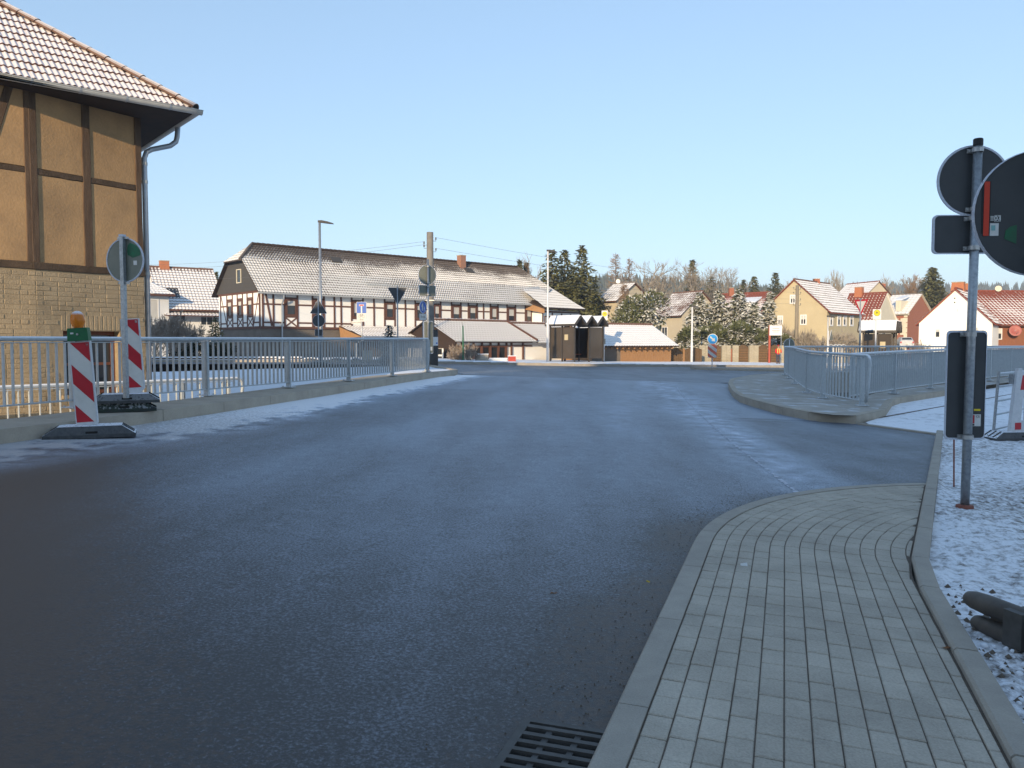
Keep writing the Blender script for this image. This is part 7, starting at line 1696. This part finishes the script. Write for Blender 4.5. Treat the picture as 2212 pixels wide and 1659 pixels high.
def larch(label, px, Y, zt, r, seed, m=None, zb_=-.4):
    rr = random.Random(seed); b0 = XY(px, Y, zb_); h = zt - zb_; t = thing('larch_tree', label, 'tree', b0, 0, 'bare larches')
    MB().tube([b0, b0 + V((.1, 0, h * .5)), b0 + V((0, 0, h))], [h * .014, h * .009, .02], 6).build('trunk', m_bark, t); mb = MB()
    for i in range(64):
        f = .22 + .77 * i / 64; z = h * f; l0 = r * (1 - f) ** .7 * rr.uniform(.6, 1.2) + .15
        for k in range(3):
            a = rr.uniform(0, 6.28); d = V((math.cos(a), math.sin(a), rr.uniform(-.1, .3))); p = b0 + V((0, 0, z)); e = p + d * l0; mb.tube([p, p + d * l0 * .6 + V((0, 0, -.03)), e + V((0, 0, .1))], [.03, .02, .01], 3, cap=False)
            for q in range(13):
                s = p + d * l0 * rr.uniform(.15, 1.05); g = V((rr.uniform(-1, 1), rr.uniform(-1, 1), rr.uniform(-1.3, .4))).normalized(); L = rr.uniform(.15, .5); sd_ = g.orthogonal().normalized() * .018
                mb.add([s - sd_, s + sd_, s + g * L], [(0, 1, 2)])
    mb.build('crown', m or m_twig_r, t); return t
def leafy(name, label, px, Y, zt, rx, rz, m, seed, n_=2600, zb_=-.4, cs=.16, group='evergreen shrubs', lobes=7, cat='shrub'):
    rr = random.Random(seed); b0 = XY(px, Y, zb_); t = thing(name, label, cat, b0, 0, group); mb = MB(); h = zt - zb_
    MB().tube([b0, b0 + V((.05, 0, h * .6))], [.08, .03], 6).build('stem', m_bark, t)
    L_ = [(V((rr.uniform(-.55, .55) * rx, rr.uniform(-.5, .5) * rx, h * rr.uniform(.25, .72))), rr.uniform(.35, .6)) for _ in range(lobes)] + [(V((0, 0, h * .5)), .75)]
    for i in range(n_):
        c, k = rr.choice(L_); d = V((rr.gauss(0, 1), rr.gauss(0, 1), rr.gauss(0, 1))).normalized(); q = rr.random() ** .35; p = b0 + c + V((d.x * rx * k * q, d.y * rx * k * q, d.z * h * .42 * k * q))
        if p.z < b0.z: continue
        d2 = (d + V((rr.uniform(-.8, .8), rr.uniform(-.8, .8), rr.uniform(-.5, .6)))).normalized(); sd_ = d2.cross(V((rr.uniform(-.5, .5), rr.uniform(-.5, .5), 1))).normalized(); L = cs * rr.uniform(.7, 1.6); w = cs * rr.uniform(.25, .5)
        mb.add([p, p + d2 * L * .5 + sd_ * w, p + d2 * L, p + d2 * L * .5 - sd_ * w], [(0, 1, 2), (0, 2, 3)])
    mb.build('foliage', m, t); return t
zt = lambda py, Y: ZZ(py, Y)
# dark spruces behind the inn
conifer('left of the three tall dark spruces behind the inn', 1192, 84, zt(539, 84), 3.4, m_needle, 1, narrow=.62)
conifer('middle of the three tall dark spruces behind the inn', 1219, 86, zt(540, 86), 3.2, m_needle, 2, narrow=.6)
conifer('right of the three tall dark spruces behind the inn', 1256, 82, zt(532, 82), 3.6, m_needle, 3, narrow=.62)
conifer('shorter dark spruce filling the gap between the tall spruces', 1237, 88, zt(575, 88), 3.2, m_needle, 4, narrow=.7)
conifer('low dark spruce leaning at the right of the tall group', 1283, 85, zt(604, 85), 3.0, m_needle, 5, narrow=.8)
conifer('small dark spruce just above the right end of the inn roof', 1122, 96, zt(563, 96), 1.6, m_needle, 6, narrow=.7)
conifer('small dark spruce beside the ridge end of the inn', 1136, 98, zt(566, 98), 1.4, m_needle, 7, narrow=.7)
bare_tree('thin bare tree between inn roof and dark spruces', 1149, 100, zt(546, 100), 8, 'bare_tree', None, m_twig_r, 5, .7, tw=.016)
larch('left brownish larch right of the dark spruces', 1328, 98, zt(545, 98), 3.0, 9); larch('right brownish larch beside the bare crown', 1357, 102, zt(555, 102), 2.6, 10)
larch('short orange-brown larch in front of the yellow house', 1347, 80, zt(612, 80), 1.8, 39)
bare_tree('broad bare tree right of the larches', 1395, 110, zt(560, 110), 11, depth=6, spread=.8, tw=.02, sx=1.0); bare_tree('slender bare tree in the middle of the far crowns', 1432, 112, zt(570, 112), 12, depth=6, spread=.75, tw=.02)
bare_tree('left white-stemmed birch behind the pinkish roof', 1463, 116, zt(558, 116), 13, 'birch_tree', m_birch, m_twig, 6, .62, tw=.016, trunk=.5, lean=-.05, rk=.012); bare_tree('right white-stemmed birch behind the pinkish roof', 1479, 114, zt(566, 114), 14, 'birch_tree', m_birch, m_twig, 6, .6, tw=.016, trunk=.5, lean=.06, rk=.012)
conifer('dark fir standing behind the birches', 1493, 120, zt(560, 120), 3.0, m_needle, 15, narrow=.75)
bare_tree('birch with a straight white stem above the red dormer house', 1559, 118, zt(572, 118), 16, 'birch_tree', m_birch, m_twig, 6, .6, tw=.016, trunk=.5, rk=.011)
conifer('rounded dark pine left of the straight birch', 1533, 130, zt(596, 130), 3.4, m_needle, 17, narrow=.5)
conifer('small pointed fir right of the straight birch', 1603, 132, zt(604, 132), 1.8, m_needle, 18); conifer('dark pointed fir left of the tan gable', 1626, 130, zt(596, 130), 2.8, m_needle, 19, narrow=.6); conifer('taller dark fir just left of the tan gable', 1671, 128, zt(588, 128), 3.3, m_needle, 20, narrow=.6)
bare_tree('bare tree behind the ridge of the tan house', 1700, 132, zt(596, 132), 21, depth=6, spread=.85, tw=.02); bare_tree('bare tree left of the pointed firs', 1580, 134, zt(602, 134), 22, depth=6, spread=.85, tw=.02); bare_tree('bare brown tree between fir and birch', 1520, 126, zt(606, 126), 23, depth=6, spread=.85, tw=.02); bare_tree('bare brown tree beside the firs left of the tan gable', 1648, 136, zt(606, 136), 24, depth=6, spread=.85, tw=.022)
bare_tree('slim upright bare poplar above the snowy red roof', 1802, 150, zt(575, 150), 25, 'poplar_tree', None, m_twig, 6, .28, tw=.02, up=.5, trunk=.25)
bare_tree('wide bare tree left of the big fir on the right', 1939, 130, zt(588, 130), 26, depth=6, spread=.85, tw=.022); bare_tree('bare brown tree touching the big fir on the right', 1970, 128, zt(589, 128), 27, depth=6, spread=.7, tw=.02, mt=m_twig_r)
conifer('big green fir standing between brick houses and white gable', 2008, 120, zt(577, 120), 4.0, m_needle, 28, narrow=.5, dens=2.0)
conifer('distant spruce tip above the red roof beside the inn', 471, 90, zt(586, 90), 1.3, m_needle, 29)
# frosted evergreen bush and hedge
leafy('evergreen_bush', 'big rounded evergreen bush with frosted foliage behind the shed', 1372, 72, zt(622, 72), 2.75, 2.4, m_needle_f, 30, 11000, cs=.28, lobes=12)
leafy('evergreen_bush', 'low frosted shrub right of the rounded evergreen bush', 1412, 69, zt(690, 69), 1.3, 1.5, m_needle_f, 31, 2200, cs=.22)
for i, (px, Y, py, r, lab) in enumerate(((1509, 73, 632, 2.1, 'leftmost frosted spruce of the hedge behind the block fence'), (1551, 74, 628, 2.3, 'second frosted spruce of the hedge, below the straight birch'), (1594, 73, 624, 2.3, 'third frosted spruce of the hedge, before the snowy dormer'), (1660, 72, 632, 1.1, 'slender frosted spruce against the tan gable wall'), (1627, 71, 655, 1.9, 'short frosted spruce left of the slender one'))):
    conifer(lab, px, Y, zt(py, Y), r, m_needle_f, 50 + i, 'frosted_spruce', dens=1.7, narrow=.6, cs=.26, group='frosted hedge spruces')
for i, (px, Y, py, r, lab) in enumerate(((1485, 68.5, 700, 1.2, 'snow-laden bush behind the pale street lamp'), (1520, 68.5, 690, 1.5, 'snow-laden bush behind the keep right sign'), (1565, 68.2, 688, 1.6, 'snow-laden bush over the first lattice panel'), (1610, 68.4, 690, 1.6, 'snow-laden bush left of the white board'), (1650, 68.0, 696, 1.3, 'snow-laden bush behind the white board'), (1690, 68.0, 712, 1.2, 'snow-laden bush behind the person'))):
    leafy('snowy_bush', lab, px, Y, zt(py, Y), r, 1.5, m_needle_f, 60 + i, 7000, cs=.27, group='snow-laden hedge bushes')
# brown bare hedge before the tan house
for i, (px, Y, py, lab) in enumerate(((1706, 69, 708, 'bare bush left of the wooden pole'), (1740, 67, 706, 'bare bush just right of the wooden pole'), (1768, 66, 714, 'bare bush left of the thin street lamp'), (1808, 63, 706, 'bare bush right of the thin street lamp'), (1832, 64, 708, 'bare bush beside the far bus shelter'), (1692, 70, 690, 'tall bare bush against the tan gable wall'))):
    bare_tree(lab, px, Y, zt(py, Y), 70 + i, 'bare_bush', None, m_twig, 5, .8, tw=.013, trunk=.12, stems=4, group='bare hedge bushes', rk=.012, cat='shrub', n_=3)
# garden on the far left
bare_tree('rime-covered bush with reddish buds before the white house', 372, 46, zt(668, 46), 80, 'magnolia_bush', None, m_twig_w, 6, .75, tw=.011, trunk=.18, stems=3, group='garden shrubs', rk=.014, cat='shrub')
bare_tree('rime-covered bush at the corner of the timbered house', 336, 45, zt(672, 45), 81, 'magnolia_bush', None, m_twig_w, 6, .75, tw=.011, trunk=.18, stems=3, group='garden shrubs', rk=.014, cat='shrub')
bare_tree('sparse bare bush below the white house windows', 428, 47, zt(690, 47), 82, 'bare_bush', None, m_twig, 5, .8, tw=.011, trunk=.15, stems=4, group='garden shrubs', rk=.012, cat='shrub')
conifer('small golden conifer at the corner of the inn', 468, 47, zt(684, 47), 1.05, m_needle_g, 83, 'golden_conifer', zb_=.0, narrow=.6, cs=.11, group='garden shrubs', cat='shrub')
for i, (px, lab) in enumerate(((385, 'dark low shrub behind the garden wall, leftmost'), (420, 'dark low shrub behind the garden wall, middle one'), (462, 'dark low shrub at the foot of the golden conifer'), (494, 'dark low shrub before the inn plinth'))):
    leafy('dark_shrub', lab, px, 46.2, zt(724 + 6 * (i % 2), 46.2), .75, 1, m_dkshrub, 84 + i, 900, cs=.13, zb_=.0, group='dark garden shrubs')
conifer('small frosted dwarf conifer behind the left railing', 842, 37, zt(701, 37), .55, m_needle_b, 90, 'dwarf_conifer', zb_=.2, dens=1.6, narrow=.45, cs=.075, group='garden shrubs', cat='shrub')
bare_tree('frosted bare bush before the porch gable', 990, 49.5, zt(738, 49.5), 91, 'bare_bush', None, m_twig_w, 5, .8, tw=.01, trunk=.15, stems=4, group='porch bushes', rk=.012, cat='shrub'); bare_tree('frosted bare bush beside the green post', 1009, 48.8, zt(736, 48.8), 92, 'bare_bush', None, m_twig_w, 5, .8, tw=.01, trunk=.15, stems=4, group='porch bushes', rk=.012, cat='shrub')
bare_tree('sparse bare bush at the foot of the white gable house', 1985, 56.5, zt(728, 56.5), 93, 'bare_bush', None, m_twig, 5, .8, tw=.01, trunk=.15, stems=4, group='porch bushes', rk=.012, cat='shrub')

# ------------------------------------------------------------------ wooded hills
def hill(name, prof, Y, m, depth):
    mb = MB(); n_ = len(prof)
    for k, (dy, f) in enumerate(((-depth * .45, 0), (-depth * .2, .6), (0, 1), (depth * .6, .9))):
        for px, py in prof:
            p = W(px, py, Y); mb.v.append(V((p.x, Y + dy, -.8 + (p.z + .8) * f))); mb.at.append(0)
    for i in range(3):
        for j in range(n_ - 1): a = i * n_ + j; mb.f.append((a, a + 1, a + n_ + 1, a + n_))
    return struct(name, mb, m, smooth=True)
m_hill = mat('wooded_hillside', (.050, .065, .050), (.075, .085, .060), scale=.05, rough=1.0)
m_hilltree = mat('far_conifers', (.040, .056, .042), (.06, .075, .05), scale=.2, rough=1.0)
P1 = [(-600, 655), (300, 650), (900, 640), (1150, 628), (1250, 616), (1310, 610), (1360, 611), (1420, 616), (1500, 622), (1620, 632), (1750, 640), (1900, 646), (2400, 660)]
P2 = [(1300, 660), (1600, 645), (1800, 634), (1870, 628), (1930, 629), (2000, 633), (2060, 632), (2120, 631), (2212, 629), (2500, 626), (3000, 640)]
hill('hill', P1, 520, m_hill, 300); hill('hill', P2, 760, m_hill, 400)
mb = MB(); rr = random.Random(5)
for prof, Y, dep, n_, hh in ((P1, 520, 300, 1500, 8), (P2, 760, 400, 2200, 11)):
    for i in range(n_):
        px = rr.uniform(1150, 2300); f = rr.random() ** 2.2; py = lerp_tab(px, prof); p = W(px, py, Y); fh = 1 - f * .38 * 1.0; y = Y - dep * .2 * f; z = -.8 + (p.z + .8) * (1 - .4 * f); h = hh * rr.uniform(.6, 1.15); w = h * rr.uniform(.16, .26); c = V((p.x, y, z - 1.5))
        mb.add([c + V((w * math.cos(a), w * math.sin(a), 0)) for a in (0, 1.257, 2.513, 3.77, 5.027)] + [c + V((0, 0, h))], [(k, (k + 1) % 5, 5) for k in range(5)])
tag(mb.build('far_forest', m_hilltree), 'dark conifer forest covering the distant hills', 'forest', kind='stuff')
# bare wood on the slope behind the houses
mb = MB()
for i in range(2600):
    px = rr.uniform(1300, 1780); Y = rr.uniform(150, 210); z0 = lerp_tab(Y, [(150, 2), (210, 9)]); h = rr.uniform(3, 7); c = XY(px, Y, z0 - 2); w = rr.uniform(.3, 1.1)
    for k in range(7):
        a = rr.uniform(0, 6.28); d = V((math.cos(a) * w, math.sin(a) * w, h * rr.uniform(.6, 1))); s = d.orthogonal().normalized() * .06
        mb.add([c - s, c + s, c + d], [(0, 1, 2)])
tag(mb.build('bare_wood', m_twig), 'mass of bare brown trees on the slope behind the houses', 'wood', kind='stuff')

# ------------------------------------------------------------------ thin winter haze filling the valley
hz = MB().box((0, 300, 31), (3800, 4200, 66)); m_haze = bpy.data.materials.new('valley_haze'); m_haze.use_nodes = True; N = m_haze.node_tree.nodes; Lk = m_haze.node_tree.links
N.remove(N['Principled BSDF']); pv = N.new('ShaderNodeVolumePrincipled'); pv.inputs['Color'].default_value = (.86, .91, 1, 1); pv.inputs['Density'].default_value = .0007; pv.inputs['Anisotropy'].default_value = .1
Lk.new(pv.outputs[0], N['Material Output'].inputs['Volume'])
tag(hz.build('haze', m_haze), 'thin pale winter haze over the valley', 'haze', kind='stuff')
